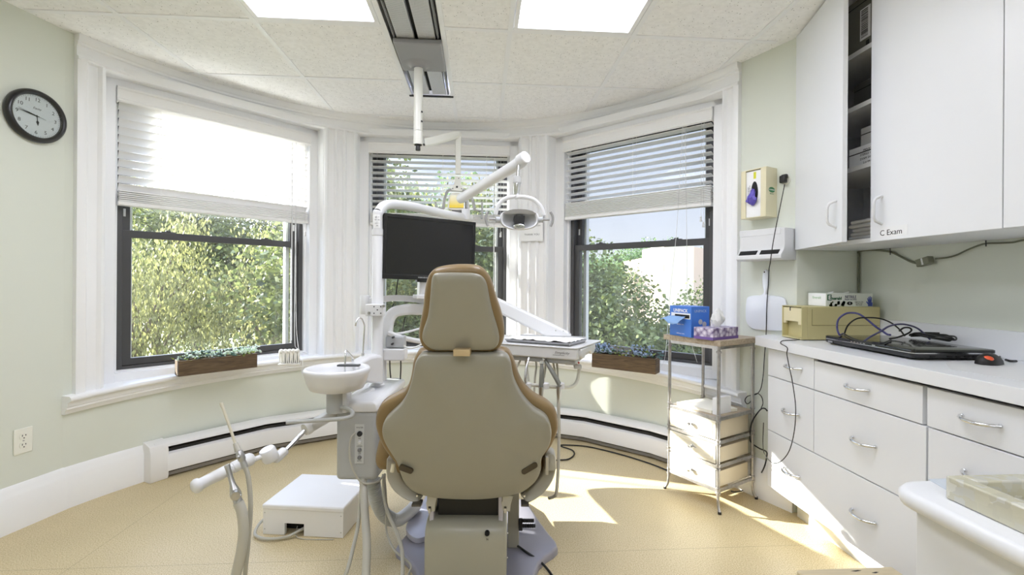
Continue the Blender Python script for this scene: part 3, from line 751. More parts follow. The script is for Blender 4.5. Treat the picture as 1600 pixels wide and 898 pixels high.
# spittoon bowl
bc0 = at(527, 577, 1.78); bz = bc0.z
bo = MB(); bo.lathe([(0.0, -0.078), (0.075, -0.078), (0.098, -0.070), (0.110, -0.045), (0.119, -0.012), (0.121, 0.0), (0.118, 0.007), (0.110, 0.009), (0.103, 0.004), (0.097, -0.012), (0.080, -0.045), (0.045, -0.058), (0.012, -0.062), (0.0, -0.062)], bc0, n=48)
bo.build('spittoon_bowl', WPLAS, U, smooth=60)
k = MB(); k.lathe([(0, 0), (0.018, 0), (0.018, 0.004), (0.0, 0.004)], bc0 + Vector((0, 0, -0.062)), n=20); k.build('drain', STEEL, U)
ps = MB(); pc_ = at(528, 612, 1.80); ps.lathe([(0, 0.0), (0.041, 0.0), (0.042, 0.01), (0.042, 0.08), (0.05, 0.098), (0, 0.098)], Vector((pc_.x, pc_.y, 0.63)), n=32, sx=1.0, sy=1.0); ps.build('bowl_support', GPLAS, U, smooth=40)
sp2 = MB(); sp2.obox(at(541, 624, 1.80), RIGHT * 0.011, UP * 0.045, FWD * 0.03); sp2.build('support_strip', WPLAS, U, bevel=0.004)
# cuspidor back block reaching to the post
R = []
for (u, vt, vb, d, w) in ((548, 571, 594, 1.85, 0.055), (556, 563, 596, 1.90, 0.065), (568, 556, 597, 1.96, 0.068), (580, 553.5, 598, 2.02, 0.066), (590, 555, 600, 2.07, 0.058)):
    a, b = at(u, vt, d), at(u, vb, d); R.append([a - RIGHT * w * 0.35 + FWD * 0.05, a + RIGHT * w * 0.5 - FWD * 0.02, b + RIGHT * w * 0.55 - FWD * 0.02, b - RIGHT * w * 0.35 + FWD * 0.05])
k = MB(); k.loft(R); k.build('spittoon_back', WPLAS, U, bevel=0.012, seg=3)
k = MB(); k.obox(at(545, 570.5, 1.80), RIGHT * 0.042, UP * 0.0035, FWD * 0.012); k.build('spout_ledge', mat('dark_grey_ledge', (70, 72, 74), 0.4), U, bevel=0.001)
k = MB(); k.tube(catmull([at(551, 565, 1.88), at(551, 560, 1.88), at(549, 556, 1.87), at(542, 548.5, 1.84), at(540, 549, 1.83), at(539.5, 556, 1.82), at(538.5, 582, 1.81)], 6), 0.0036, 10)
k.lathe([(0, 0), (0.006, 0), (0.006, 0.01), (0, 0.012)], at(551, 565, 1.88), n=12); k.build('rinse_spout', CHROME, U)
k = MB(); k.tube(catmull([at(567, 555, 1.96), at(568, 535, 1.96), at(569.3, 512, 1.96), at(569, 507, 1.96), at(566, 499, 1.95), at(562.5, 496.5, 1.94), at(559, 498, 1.93), at(556.5, 503, 1.92), at(555.5, 509, 1.92)], 6), 0.0034, 10)
k.lathe([(0, 0), (0.0065, 0), (0.0065, 0.012), (0, 0.013)], at(567, 556, 1.96), n=12); k.build('cup_filler_spout', CHROME, U)
k = MB(); k.tube(catmull([at(534, 636, 1.76), at(542, 637.5, 1.74), at(549, 642, 1.73), at(551, 646.5, 1.72), at(547, 651, 1.71), at(536, 653.5, 1.70), at(520, 655, 1.70), at(480, 657.5, 1.68), at(447, 659.5, 1.66)], 6), 0.0078, 12); k.build('pull_handle', mat('grey_handle_rubber', (176, 178, 176), 0.45), U)
# corrugated supply hose to the floor box and cables below the unit
k = MB(); pts = catmull([at(583, 748, 1.96), at(585, 765, 1.96), at(590, 785, 1.97), at(600, 803, 2.0), at(613, 812, 2.03)], 14); rs = [0.030 if (i // 1) % 2 else 0.0268 for i in range(len(pts))]
k.tube(pts, rs, 20); k.build('corrugated_hose', mat('grey_corrugated_plastic', (188, 190, 190), 0.45), U, smooth=25)
k = MB(); k.tube(catmull([at(611, 811.5, 2.025), at(622, 812, 2.05), at(634, 804, 2.09), at(646, 793, 2.13), at(652, 784, 2.18)], 8), [0.0285] * 33, 20); k.build('smooth_hose_sleeve', WPLAS, U)
cab = [([(600, 740, 1.9), (600, 770, 1.88), (606, 800, 1.85), (620, 832, 1.8), (628, 860, 1.76), (629, 898, 1.7), (626, 940, 1.66)], 0.0075),
       ([(601, 745, 1.92), (604, 790, 1.9), (603, 815, 1.88), (606, 838, 1.86), (617, 860, 1.82), (634, 874, 1.80), (642, 884, 1.78), (638, 898, 1.75), (632, 910, 1.72)], 0.004),
       ([(555, 676, 1.79), (549, 683, 1.78), (546, 700, 1.775), (548, 722, 1.775), (556, 742, 1.775), (568, 755, 1.785), (590, 752, 1.82), (601, 740, 1.86)], 0.0035)]
for pts, r in cab:
    k = MB(); k.tube(catmull([at(*p) for p in pts], 8), r, 8); k.build('supply_tube', HOSE, U)

# ================================================================== assistant arm with suction handles
A = thing('assistant_arm', at(585, 612, 2.0), 'telescoping white assistant arm with round holder bar reaching out left of the spittoon', 'instrument arm')
k = MB(); k.bar(at(583, 610, 2.0), at(482, 668, 1.74), 0.036, 0.036); k.build('outer_tube', WPLAS, A, bevel=0.007, seg=3)
k = MB(); k.lathe([(0, -0.012), (0.022, -0.012), (0.025, -0.006), (0.025, 0.008), (0.02, 0.012), (0, 0.012)], at(480.5, 668.5, 1.735), at(583, 610, 2.0) - at(482, 668, 1.74), 20); k.build('collar', WPLAS, A)
k = MB(); k.cyl(at(480, 669, 1.735), at(444, 706, 1.64), 0.0075, n=14); k.build('inner_rod', CHROME, A)
k = MB(); k.bar(at(447, 702, 1.645), at(427, 720, 1.60), 0.030, 0.028); k.build('elbow', WPLAS, A, bevel=0.009, seg=3)
k = MB(); p = at(420, 709, 1.585); q = (UP * 0.9 - RIGHT * 0.25 - FWD * 0.25).normalized(); k.lathe([(0, -0.024), (0.024, -0.024), (0.0265, -0.018), (0.0265, 0.014), (0.023, 0.02), (0, 0.021)], p, q, 28); k.build('tension_knob', WPLAS, A)
k = MB(); k.cyl(at(417, 710, 1.575), at(396, 718, 1.55), 0.0085, n=14); k.build('stub_rod', WPLAS, A)
k = MB(); a, b = at(397, 714, 1.55), at(299, 763, 1.40); ax = b - a; L_ = ax.length
k.lathe([(0, 0), (0.014, 0.002), (0.0205, 0.010), (0.022, 0.022), (0.0205, 0.036), (0.0185, 0.04), (0.0185, L_ * 0.36), (0.0165, L_ * 0.37), (0.0165, L_ * 0.39), (0.0185, L_ * 0.40), (0.0185, L_ * 0.66), (0.0175, L_ * 0.67), (0.0175, L_ * 0.86), (0.0215, L_ * 0.885), (0.0225, L_ * 0.93), (0.019, L_ * 0.975), (0.010, L_ * 0.998), (0, L_)], a, ax, 26); k.build('holder_bar', WPLAS, A, smooth=45)
S1 = thing('suction_handpiece', at(358, 748, 1.36), 'thick suction valve hanging from the white holder bar on a wide beige hose', 'dental handpiece', 'suction handles on the assistant arm')
k = MB(); a, b = at(354.5, 726, 1.405), at(373.5, 789, 1.385); ax = b - a; L_ = ax.length
k.lathe([(0, 0), (0.008, 0.0), (0.0085, 0.006), (0.0075, 0.012), (0.0072, 0.04), (0.0085, L_ * 0.5), (0.013, L_ * 0.62), (0.0155, L_ * 0.72), (0.0145, L_ * 0.8), (0.012, L_ * 0.83), (0.0125, L_ * 0.86), (0.0125, L_ * 0.97), (0.0, L_)], a, ax, 20); k.build('valve_body', STEEL, S1, smooth=40)
k = MB(); p = at(368.5, 772, 1.375); k.lathe([(0, -0.014), (0.0105, -0.014), (0.0125, -0.008), (0.0125, 0.014), (0.0, 0.015)], p, (RIGHT * 0.5 - FWD), 18); k.build('valve_drum', STEEL, S1)
k = MB(); k.sphere(at(376, 774, 1.38), 0.0035); k.build('valve_stud', CHROME, S1)
k = MB(); k.tube(catmull([at(372, 784, 1.385), at(378, 800, 1.385), at(380.5, 830, 1.385), at(377, 860, 1.385), at(369, 898, 1.39), at(366, 930, 1.4)] + [atz(385, 990, 0.02) , atz(480, 1005, 0.02), atz(560, 985, 0.02)] + [at(571, 905, 1.6), at(573, 850, 1.66), at(570, 800, 1.74), at(567, 745, 1.82)], 8), 0.0145, 14); k.build('suction_hose', HOSE, S1)
S2 = thing('saliva_ejector', at(366, 700, 1.42), 'slim saliva ejector with straw tip pointing up above the white holder bar', 'dental handpiece', 'suction handles on the assistant arm')
k = MB(); k.tube([at(345.5, 629, 1.43), at(347, 633, 1.43), at(348.5, 637, 1.43), at(368, 693, 1.43)], [0.005, 0.0055, 0.0042, 0.0042], 10); k.build('straw_tip', mat('ivory_straw', (214, 210, 194), 0.5), S2)
k = MB(); k.lathe([(0, 0), (0.0065, 0), (0.0085, 0.02), (0.0095, 0.026), (0, 0.026)], at(367.5, 692, 1.43), at(380, 727, 1.42) - at(367.5, 692, 1.43), 14); k.build('tip_sleeve', HOSE, S2)
k = MB(); a, b = at(373, 704, 1.425), at(383, 730, 1.42); L_ = (b - a).length; k.lathe([(0, 0), (0.009, 0.001), (0.0115, 0.012), (0.011, 0.028), (0.0085, 0.033), (0.009, 0.037), (0.009, L_), (0, L_)], a, b - a, 16); k.sphere(at(372.5, 714, 1.41), 0.005); k.build('valve_body', STEEL, S2, smooth=40)
k = MB(); k.tube(catmull([at(383, 729, 1.42), at(388, 745, 1.42), at(391, 775, 1.42), at(391, 805, 1.42), at(387.5, 850, 1.425), at(383, 898, 1.44), at(386, 930, 1.46)] + [atz(410, 945, 0.01), atz(480, 935, 0.01), atz(525, 925, 0.012)] + [at(541, 895, 1.62), at(553, 850, 1.7), at(560, 815, 1.76), at(566, 745, 1.84)], 8), 0.0068, 10); k.build('ejector_hose', HOSE, S2)

# ================================================================== chair-mounted operating light on its tall post
LT = thing('dental_light', cw(-0.603, 2.08, 0.665), 'white operating light with two side grips on tall bent post beside the monitor', 'dental light')
pc0 = cw(-0.603, 2.08, 0.668)
zt = 1.385
k = MB(); k.lathe([(0, 0), (0.034, 0), (0.034, 0.006), (0.028, 0.012), (0.0265, 0.016), (0.0255, 0.02), (0.0255, 0.665), (0.0245, 0.667), (0.0245, 0.672), (0.0265, 0.674), (0.0265, 0.700), (0.0, 0.700)], pc0, n=28); k.build('post', WPLAS, LT, smooth=40)
top = pc0 + UP * 0.69
pe = at(735, 341, 2.70)
bend = [top, top + UP * 0.05, top + UP * 0.085, at(591.5, 332, 2.085), at(598, 323, 2.11), at(608, 319.5, 2.15), at(620, 319.5, 2.2), at(650, 324, 2.33), at(700, 335, 2.56), pe]
pts = catmull(bend, 6); k = MB(); k.tube(pts, 0.0225, 20); k.build('curved_arm', WPLAS, LT, smooth=60)
fs = frame(pc0 + UP * 0.735 - FWD * 0.0262 + RIGHT * 0.004, RIGHT, UP)
k = MB(); R = []
for i in range(9):
    q = -0.62 + 1.2 * i / 8; c = pc0 + (RIGHT * math.sin(q + 0.1) - FWD * math.cos(q + 0.1)) * 0.0235
    R.append([c + UP * 0.705, c + UP * 0.765, c + UP * 0.765 + (RIGHT * math.sin(q) - FWD * math.cos(q)) * 0.0006, c + UP * 0.705 + (RIGHT * math.sin(q) - FWD * math.cos(q)) * 0.0006])
k.loft(R); k.build('rating_label', PAPER, LT)
fl_ = frame(pc0 + UP * 0.735 - FWD * 0.0246 + RIGHT * 0.003, RIGHT, UP)
for s, yy, sz in (('@ ::::', 0.018, 0.009), ('CE  UL', 0.006, 0.008), ('.......', -0.002, 0.007), ('120 V ~', -0.010, 0.007), ('[R]', -0.02, 0.007)):
    text(s, sz, fl_ @ Matrix.Translation((0, yy, 0.0004)), 'lettering', INK, LT, 0.0001)
k = MB(); k.lathe([(0, -0.02), (0.0225, -0.02), (0.024, -0.012), (0.024, 0.035), (0.02, 0.042), (0, 0.042)], at(728, 338, 2.66), UP, 22); k.build('arm_knuckle', WPLAS, LT)
k = MB(); k.cyl(at(728, 330, 2.66), at(728, 308, 2.64), 0.013, n=16); k.build('knuckle_pin', CHROME, LT)
a, b = at(719, 311, 2.66), at(819, 250, 2.22)
k = MB(); k.lathe([(0, -0.012), (0.018, -0.010), (0.0255, 0.0), (0.027, 0.012), (0.0285, (b - a).length), (0.0, (b - a).length)], a, b - a, 26); k.build('spring_arm', WPLAS, LT, smooth=60)
k = MB(); c = at(818.5, 247.5, 2.20); k.lathe([(0, -0.03), (0.030, -0.03), (0.030, 0.014), (0.026, 0.018), (0, 0.018)], c, b - a, 28); k.build('arm_end_cap', WPLAS, LT, smooth=40)
k = MB(); k.cyl(at(810, 258, 2.21), at(809, 276, 2.21), 0.0085, n=14); k.build('drop_pin', CHROME, LT)
k = MB(); k.lathe([(0, 0), (0.0165, 0), (0.020, 0.004), (0.020, 0.032), (0.018, 0.034), (0, 0.034)], at(808, 287, 2.21), UP, 22); k.build('swivel_socket', mat('grey_swivel', (196, 197, 198), 0.35), LT)
k = MB(); k.tube([at(808, 284, 2.21), at(807, 296, 2.21), at(806, 306, 2.21)], [0.017, 0.0175, 0.014], 18); k.build('swivel_collar', CHROME, LT)
k = MB(); k.tube(catmull([at(806, 305, 2.2), at(809, 309, 2.2)], 3), 0.0135, 16); k.build('swivel_neck', WPLAS, LT)
yk = [(774, 335), (777, 324), (783, 315), (792, 309.5), (804, 307.5), (820, 308), (833, 311.5), (842, 319), (847, 327), (849.5, 336)]
k = MB(); k.tube(catmull([at(u, v, 2.2 - (0.0)) for u, v in yk], 6), 0.0105, 14); k.build('yoke', WPLAS, LT, smooth=60)
hc = at(811.5, 342, 2.19)
k = MB(); k.sphere(hc + FWD * 0.012, 1.0, (0.099, 0.055, 0.040), 32, 14)
MH = frame(hc, RIGHT, UP)
hz = MB(MH)
rim = [(-0.092, 0.0), (-0.083, 0.028), (-0.055, 0.038), (0.0, 0.0405), (0.055, 0.038), (0.083, 0.028), (0.092, 0.0), (0.084, -0.026), (0.055, -0.044), (0.0, -0.052), (-0.055, -0.044), (-0.084, -0.026)]
rim = [(p.x, p.y) for p in catmull([(a, b, 0) for a, b in rim], 4, True)]
def rs_(s, z): return [(x * s, y * s, z) for x, y in rim]
hz.loft([rs_(0.86, -0.002), rs_(0.94, 0.004), rs_(1.0, 0.0), rs_(1.02, -0.008), rs_(0.98, -0.03), rs_(0.8, -0.055), rs_(0.4, -0.07), rs_(0.02, -0.072)], cap=False)
hz.build('head_housing', WPLAS, LT, smooth=60)
tp_ = MB(MH); tp_.loft([[(x * s, 0.026 + y * h, z) for x, y, z in [(-0.082, 0, 0.004), (-0.06, 0.012, 0.004), (-0.03, 0.019, 0.004), (0, 0.021, 0.004), (0.03, 0.019, 0.004), (0.06, 0.012, 0.004), (0.082, 0, 0.004), (0.07, -0.004, -0.05), (-0.07, -0.004, -0.05)]] for s, h in ((1, 1),)] + [[(x * 0.9, 0.026 + y * 1.25, z * 0.4 - 0.02) for x, y, z in [(-0.082, 0, 0.004), (-0.06, 0.012, 0.004), (-0.03, 0.019, 0.004), (0, 0.021, 0.004), (0.03, 0.019, 0.004), (0.06, 0.012, 0.004), (0.082, 0, 0.004), (0.07, -0.004, -0.05), (-0.07, -0.004, -0.05)]]]); tp_.build('head_visor', WPLAS, LT, smooth=50)
rf = MB(MH); rf.loft([rs_(0.92, 0.0), rs_(0.75, -0.018), rs_(0.5, -0.032), rs_(0.2, -0.038), rs_(0.01, -0.039)], cap=False); rf.build('reflector', mat('mirror_reflector', (226, 228, 230), 0.3, metal=0.55, var=0.02), LT, smooth=60)
bs2 = MB(MH); bs2.loft([[(x, y, z) for x, y in ((-0.026, 0.014), (-0.015, 0.019), (0, 0.017), (0.015, 0.019), (0.026, 0.014), (0.022, -0.022), (0.026, -0.03), (-0.026, -0.03), (-0.022, -0.022), (-0.028, 0.0))] for z in (-0.03, 0.004)]); bs2.build('bulb_shield', mat('black_bulb_shield', (26, 26, 26), 0.5), LT, bevel=0.002)
bb2 = MB(MH); bb2.loft([[(0.028 * math.cos(q * PI / 10), -0.037 + 0.0125 * math.sin(q * PI / 10), z) for q in range(20)] for z in (0.0, 0.012)]); bb2.build('brand_badge', CHROME, LT, bevel=0.002)
text('Pelton', 0.013, MH @ Matrix.Translation((0, -0.038, 0.0122)), 'lettering', INK, LT, 0.0002, shear=0.3)
for s in (-1, 1):
    g = MB(MH); g.tube([(s * 0.092, -0.004, 0), (s * 0.112, -0.004, 0.004)], 0.0135, 14); g.build('pivot_hub', GPLAS, LT)
    g = MB(MH); g.tube([(s * 0.10, -0.003, 0.004), (s * 0.142, -0.004, 0.01)], 0.005, 10)
    g.tube(catmull([(s * 0.146, 0.032, 0.01), (s * 0.154, 0.018, 0.01), (s * 0.157, 0.0, 0.01), (s * 0.154, -0.02, 0.01), (s * 0.147, -0.036, 0.01)] if s > 0 else [(-0.146, 0.032, 0.01), (-0.154, 0.018, 0.01), (-0.157, 0.0, 0.01), (-0.154, -0.02, 0.01), (-0.147, -0.036, 0.01)], 5), 0.0058, 10)
    g.build('side_grip', mat('grey_grip', (150, 150, 150), 0.4), LT, smooth=60)

# ================================================================== monitor on its bracket arm
MO = thing('computer_monitor', at(660, 450, 2.2), 'black wide computer monitor switched off, mounted on arm in front of the middle window', 'monitor')
TL, TR, BLm, BRm = at(600, 332.5, 2.07), at(743, 347, 2.30), at(598, 435, 2.07), at(741, 440, 2.30)
cx_ = (TL + TR + BLm + BRm) / 4; ex = ((TR - TL) + (BRm - BLm)) / 2; ey = ((TL - BLm) + (TR - BRm)) / 2
MM = frame(cx_, ex, ey); hw, hh = ex.length / 2, ey.length / 2
k = MB(MM); k.box(-hw, hw, -hh, hh, -0.035, -0.002)
k2 = k.build('monitor_case', BLACK, MO, bevel=0.004, seg=2)
k = MB(MM)
for q in ((-hw, hw, hh - 0.016, hh), (-hw, hw, -hh, -hh + 0.022), (-hw, -hw + 0.014, -hh + 0.022, hh - 0.016), (hw - 0.014, hw, -hh + 0.022, hh - 0.016)): k.box(*q, -0.004, 0.003)
k.build('bezel', BLACK, MO, bevel=0.0015)
k = MB(MM); k.box(-hw + 0.012, hw - 0.012, -hh + 0.02, hh - 0.014, -0.004, 0.0004); k.build('screen', mat('dark_screen', (26, 26, 27), 0.25), MO, smooth=0)
text('HANNS', 0.011, MM @ Matrix.Translation((-hw + 0.188, -hh + 0.011, 0.0032)), 'lettering', mat('silver_print', (205, 205, 205), 0.4), MO, 0.0002, font_scale=(1.25, 0.9))
k = MB(MM); k.box(-0.065, 0.12, -hh - 0.010, -hh, -0.03, -0.004); k.build('base_lip', BLACK, MO, bevel=0.001)
k = MB(MM); k.box(-0.045, 0.045, -hh - 0.075, -hh - 0.004, -0.06, -0.02); k.box(-0.062, 0.062, -hh - 0.09, -hh - 0.07, -0.07, -0.01); k.build('monitor_bracket', WPLAS, MO, bevel=0.004)
k = MB(); pts = [at(578, 470, 2.10), at(600, 467, 2.14), at(620, 465.5, 2.2), at(645, 467, 2.25), at(665, 470, 2.28), at(700, 470, 2.3)]
P = catmull(pts, 5); R = []
for i, p in enumerate(P):
    R.append([p + UP * 0.0145 - FWD * 0.014, p + UP * 0.0145 + FWD * 0.014, p - UP * 0.0145 + FWD * 0.014, p - UP * 0.0145 - FWD * 0.014])
k.loft(R); k.build('support_arm', WPLAS, MO, bevel=0.004, seg=3)
k = MB(); k.lathe([(0, -0.045), (0.021, -0.045), (0.023, -0.04), (0.023, 0.036), (0.021, 0.04), (0, 0.04)], at(571, 475, 2.12), UP, 20); k.build('arm_hub', WPLAS, MO, smooth=40)
k = MB(); k.obox(at(587, 484, 2.045), RIGHT * 0.0385, UP * 0.026, FWD * 0.022); k.build('post_clamp', WPLAS, MO, bevel=0.003)
for u, v in ((584.3, 479), (594.8, 479), (589.5, 484), (584.3, 489.3), (594.8, 489.3)):
    k = MB(); p = at(u, v, 2.021); k.cyl(p, p + FWD * 0.004, 0.0028, n=10); k.build('clamp_hole', DKGAP, MO)
for u, v in ((576.5, 489), (599.5, 478)):
    k = MB(); p = at(u, v, 2.019); k.lathe([(0, -0.002), (0.0062, -0.002), (0.0062, 0.004), (0, 0.004)], p, FWD, 12); k.build('clamp_bolt', STEEL, MO)
for pts in ([(622, 436, 2.16), (620, 450, 2.18), (619, 462, 2.2)], [(615, 474, 2.2), (612, 484, 2.2)], [(645, 474, 2.24), (642, 480, 2.24)], [(633, 495, 2.3), (630, 510, 2.3), (629, 520, 2.3)]):
    k = MB(); k.tube(catmull([at(*p) for p in pts], 4), 0.003, 6); k.build('monitor_cable', RUBBER, MO)

# ================================================================== delivery unit: arm, tray head, holder bar
D = thing('delivery_unit', cw(-0.6, 2.19, 0.665), 'white delivery arm and instrument head standing right of the chair headrest', 'instrument unit')
def beam(pts, w, h):
    P = catmull(pts, 5); R = []; n = len(P)
    for i, p in enumerate(P):
        t = (P[min(i + 1, n - 1)] - P[max(i - 1, 0)]).normalized(); s = t.cross(FWD).normalized()
        R.append([p + s * h / 2 - FWD * w / 2, p + s * h / 2 + FWD * w / 2, p - s * h / 2 + FWD * w / 2, p - s * h / 2 - FWD * w / 2])
    return MB().loft(R)
k = MB(); b0 = at(599, 598, 2.19)
k.lathe([(0, 0), (0.024, 0), (0.024, 0.006), (0.017, 0.01), (0.0155, 0.012), (0.0155, 0.15), (0, 0.15)], b0, UP, 22); k.build('mounting_post', WPLAS, D)
beam([at(604, 553, 2.19), at(604.5, 530, 2.19), at(605, 512, 2.19), at(609, 496, 2.2), at(619, 486.5, 2.21), at(640, 483, 2.23), at(665, 482.5, 2.27), at(720, 474, 2.33), at(760, 465, 2.36)], 0.05, 0.052).build('arched_arm', WPLAS, D, bevel=0.012, seg=3)
beam([at(750, 463, 2.34), at(785, 480, 2.28), at(830, 501.5, 2.2), at(868, 520, 2.13), at(888, 531, 2.10)], 0.055, 0.066).build('balance_arm', WPLAS, D, bevel=0.014, seg=4)
for u, v in ((868.3, 516.3), (880.5, 517)):
    k = MB(); p = at(u, v, 2.07); k.cyl(p, p + FWD * 0.01, 0.003, n=10); k.build('screw', STEEL, D)
k = MB(); k.obox(at(619, 533, 2.14), RIGHT * 0.042, UP * 0.026, FWD * 0.03); k.build('swing_bracket', GPLAS, D, bevel=0.006)
k = MB(); k.obox(at(616, 552.5, 2.13), RIGHT * 0.055, UP * 0.027, FWD * 0.035); k.build('swing_bracket', WPLAS, D, bevel=0.006)
for u, v in ((613.3, 527.3), (612.2, 537.6), (596.8, 549.2), (596.6, 559.5)):
    k = MB(); p = at(u, v, 2.09); k.cyl(p, p + FWD * 0.025, 0.0045, n=12); k.build('bracket_bolt', INK, D)
beam([at(606, 519, 2.12), at(620, 525, 2.14), at(640, 530, 2.18), at(662, 534, 2.22), at(690, 536, 2.25)], 0.04, 0.020).build('side_rail', WPLAS, D, bevel=0.006, seg=3)
beam([at(606, 521, 2.16), at(622, 521, 2.18), at(640, 517.5, 2.2), at(658, 512.5, 2.23), at(690, 504, 2.26)], 0.02, 0.010).build('side_rail', WPLAS, D, bevel=0.003, seg=2)
k = MB(); k.tube(catmull([at(631, 540, 2.1), at(640, 544, 2.1), at(652, 541, 2.12), at(664, 535, 2.14)], 5), 0.004, 8); k.build('clear_tube', mat('clear_tubing', (222, 224, 222), 0.2), D)
for u, v0, v1 in ((609, 562, 590), (626, 556, 592)):
    k = MB(); k.tube(catmull([at(u, v0, 2.16), at(u + 0.3, (v0 + v1) / 2, 2.18), at(u - 0.5 if u > 620 else u + 1.5, v1, 2.2)], 4), 0.0032, 8); k.build('air_line', RUBBER, D)
# head
TZ = 0.868
hx = [at(776, 536, 1.96), at(901, 545.5, 1.96)]
P0 = atz(775, 537, TZ); P1 = atz(901, 545.5, TZ)
exh = (P1 - P0).normalized(); eyh = UP.cross(exh)
MHD = frame(P0 - exh * 0.10, exh, eyh); Lh = (P1 - P0).length + 0.10
k = MB(MHD); k.prism([(0, 0, 0), (Lh, 0, 0), (Lh, 0.29, 0), (0, 0.29, 0)], (0, 0, -0.046)); k.build('instrument_head', WPLAS, D, bevel=0.006, seg=3)
k = MB(MHD); k.prism([(0.03, 0.02, -0.046), (Lh - 0.01, 0.02, -0.046), (Lh - 0.03, 0.22, -0.046), (0.03, 0.22, -0.046)], (0, 0, -0.022)); k.build('head_underside', GPLAS, D, bevel=0.006)
k = MB(MHD); k.prism([(-0.0, -0.004, 0.0), (Lh + 0.004, -0.004, 0.0), (Lh + 0.03, 0.30, 0.0), (0, 0.30, 0.0)], (0, 0, 0.005)); k.build('head_top_plate', WPLAS, D, bevel=0.002)
k = MB(MHD); k.prism([(Lh - 0.002, y, z) for y, z in ((0.03, -0.004), (0.26, -0.004), (0.26, -0.03), (0.23, -0.046), (0.20, -0.046), (0.18, -0.03), (0.10, -0.03), (0.08, -0.046), (0.05, -0.046), (0.03, -0.03))], (0.014, 0, 0)); k.build('side_handle', WPLAS, D, bevel=0.005, seg=3)
text('Simplicity', 0.023, MHD @ Matrix.Translation((Lh - 0.062, -0.0008, -0.019)) @ Matrix.Rotation(PI / 2, 4, 'X'), 'lettering', mat('grey_logo_print', (92, 92, 92), 0.5), D, 0.0002, shear=0.35, font_scale=(0.72, 0.62))
k = MB(MHD @ Matrix.Translation((Lh - 0.076, -0.0008, -0.029)) @ Matrix.Rotation(PI / 2, 4, 'X')); k.box(-0.025, 0.025, -0.0008, 0.0008, 0, 0.0004); k.build('logo_underline', mat('grey_logo_print', (92, 92, 92), 0.5), D)
k = MB(); k.tube(catmull([at(905, 573, 2.02), at(904.5, 582, 2.02), at(902, 594, 2.0), at(896, 602.5, 1.97), at(885, 605, 1.93), at(870, 604.5, 1.90), at(845, 602.5, 1.90), at(822, 600, 1.90), at(800, 598, 1.90)], 6), 0.0075, 12); k.build('holder_bar', mat('ivory_tube', (214, 214, 204), 0.4), D, smooth=60)
k = MB(); k.obox(at(902.5, 572.5, 2.01), RIGHT * 0.017, UP * 0.009, FWD * 0.015); k.build('bar_joint', WPLAS, D, bevel=0.004, seg=3)
k = MB(); k.bar(at(896, 556, 2.03), at(900, 570, 2.015), 0.012, 0.008); k.build('bar_bracket', STEEL, D)
k = MB(); k.tube([at(898.5, 559.5, 2.0), at(902, 564, 2.0), at(905, 567.5, 2.0)], [0.0035, 0.0045, 0.0035], 8); k.build('red_toggle', mat('red_plastic', (196, 46, 52), 0.4), D)
rr = random.Random(5)
k = MB()
for q in range(3): k.tube(catmull([at(878 + rr.uniform(0, 22), 560 + rr.uniform(-3, 10), 2.03) for _ in range(6)], 5), 0.0014, 5)
k.build('loose_wiring', STEEL, D)
for u in (822, 850, 874):
    k = MB(); c = at(u + 2, 603, 1.885)
    k.lathe([(0.011, -0.010), (0.0165, -0.008), (0.0165, 0.012), (0.011, 0.014)], c, UP, 18); k.build('holder_cup', WPLAS, D, smooth=40)
# handpieces hanging in the holder
HPc = mat('grey_handpiece_rubber', (120, 121, 114), 0.45)
hps = [([(826, 561, 1.92), (823, 572, 1.90), (821, 585, 1.885), (821, 597, 1.88)], 0.0055, 'slim steel handpiece in the holder cup nearest the chair back', STEEL, (821, 597)),
       ([(846.5, 567, 1.90), (846.5, 580, 1.885), (846.3, 600, 1.88), (846, 612, 1.875)], 0.0105, 'dark straight handpiece standing upright in the middle holder cup', HPc, (846, 612)),
       ([(851, 561, 1.94), (857, 571, 1.92), (866, 586, 1.89), (876, 604, 1.875)], 0.0095, 'grey air water syringe slanting into the outer holder cup', HPc, (873, 611))]
for pts, r, lb, m_, (hu, hv) in hps:
    t = thing('dental_handpiece', at(*pts[-1]), lb, 'dental handpiece', 'handpieces on the delivery unit')
    P = catmull([at(*p) for p in pts], 5); n = len(P)
    k = MB(); k.tube(P, [r * (0.62 + 0.38 * min(1, i / (n * 0.5))) for i in range(n)], 12); k.build('handle', m_, t, smooth=50)
    k = MB(); k.lathe([(0, -0.006), (r * 0.9, -0.006), (r * 0.95, 0.006), (0, 0.006)], P[0], P[0] - P[2], 12); k.build('tip', CHROME, t)
    k = MB(); p = at(hu, hv, 1.876); k.tube([p + UP * 0.02, p, p - UP * 0.035], [r * 1.15, r * 1.1, r * 0.7], 12); k.build('hose_coupler', STEEL, t)
hoses = [[(821, 606, 1.88), (819, 640, 1.9), (815, 680, 1.95), (812, 720, 2.0)], [(845, 622, 1.876), (846, 650, 1.89), (843, 690, 1.95), (845, 730, 2.0)], [(872.5, 621, 1.876), (873.5, 680, 1.87), (872, 735, 1.86), (869.5, 768, 1.85), (866, 775, 1.87), (858, 778, 1.9)]]
root_names = [o for o in COL.objects if o.name.startswith('dental_handpiece')]
for t, pts in zip(root_names, hoses):
    k = MB(); k.tube(catmull([at(*p) for p in pts], 6), 0.0065, 10); k.build('hose', HOSE, t)
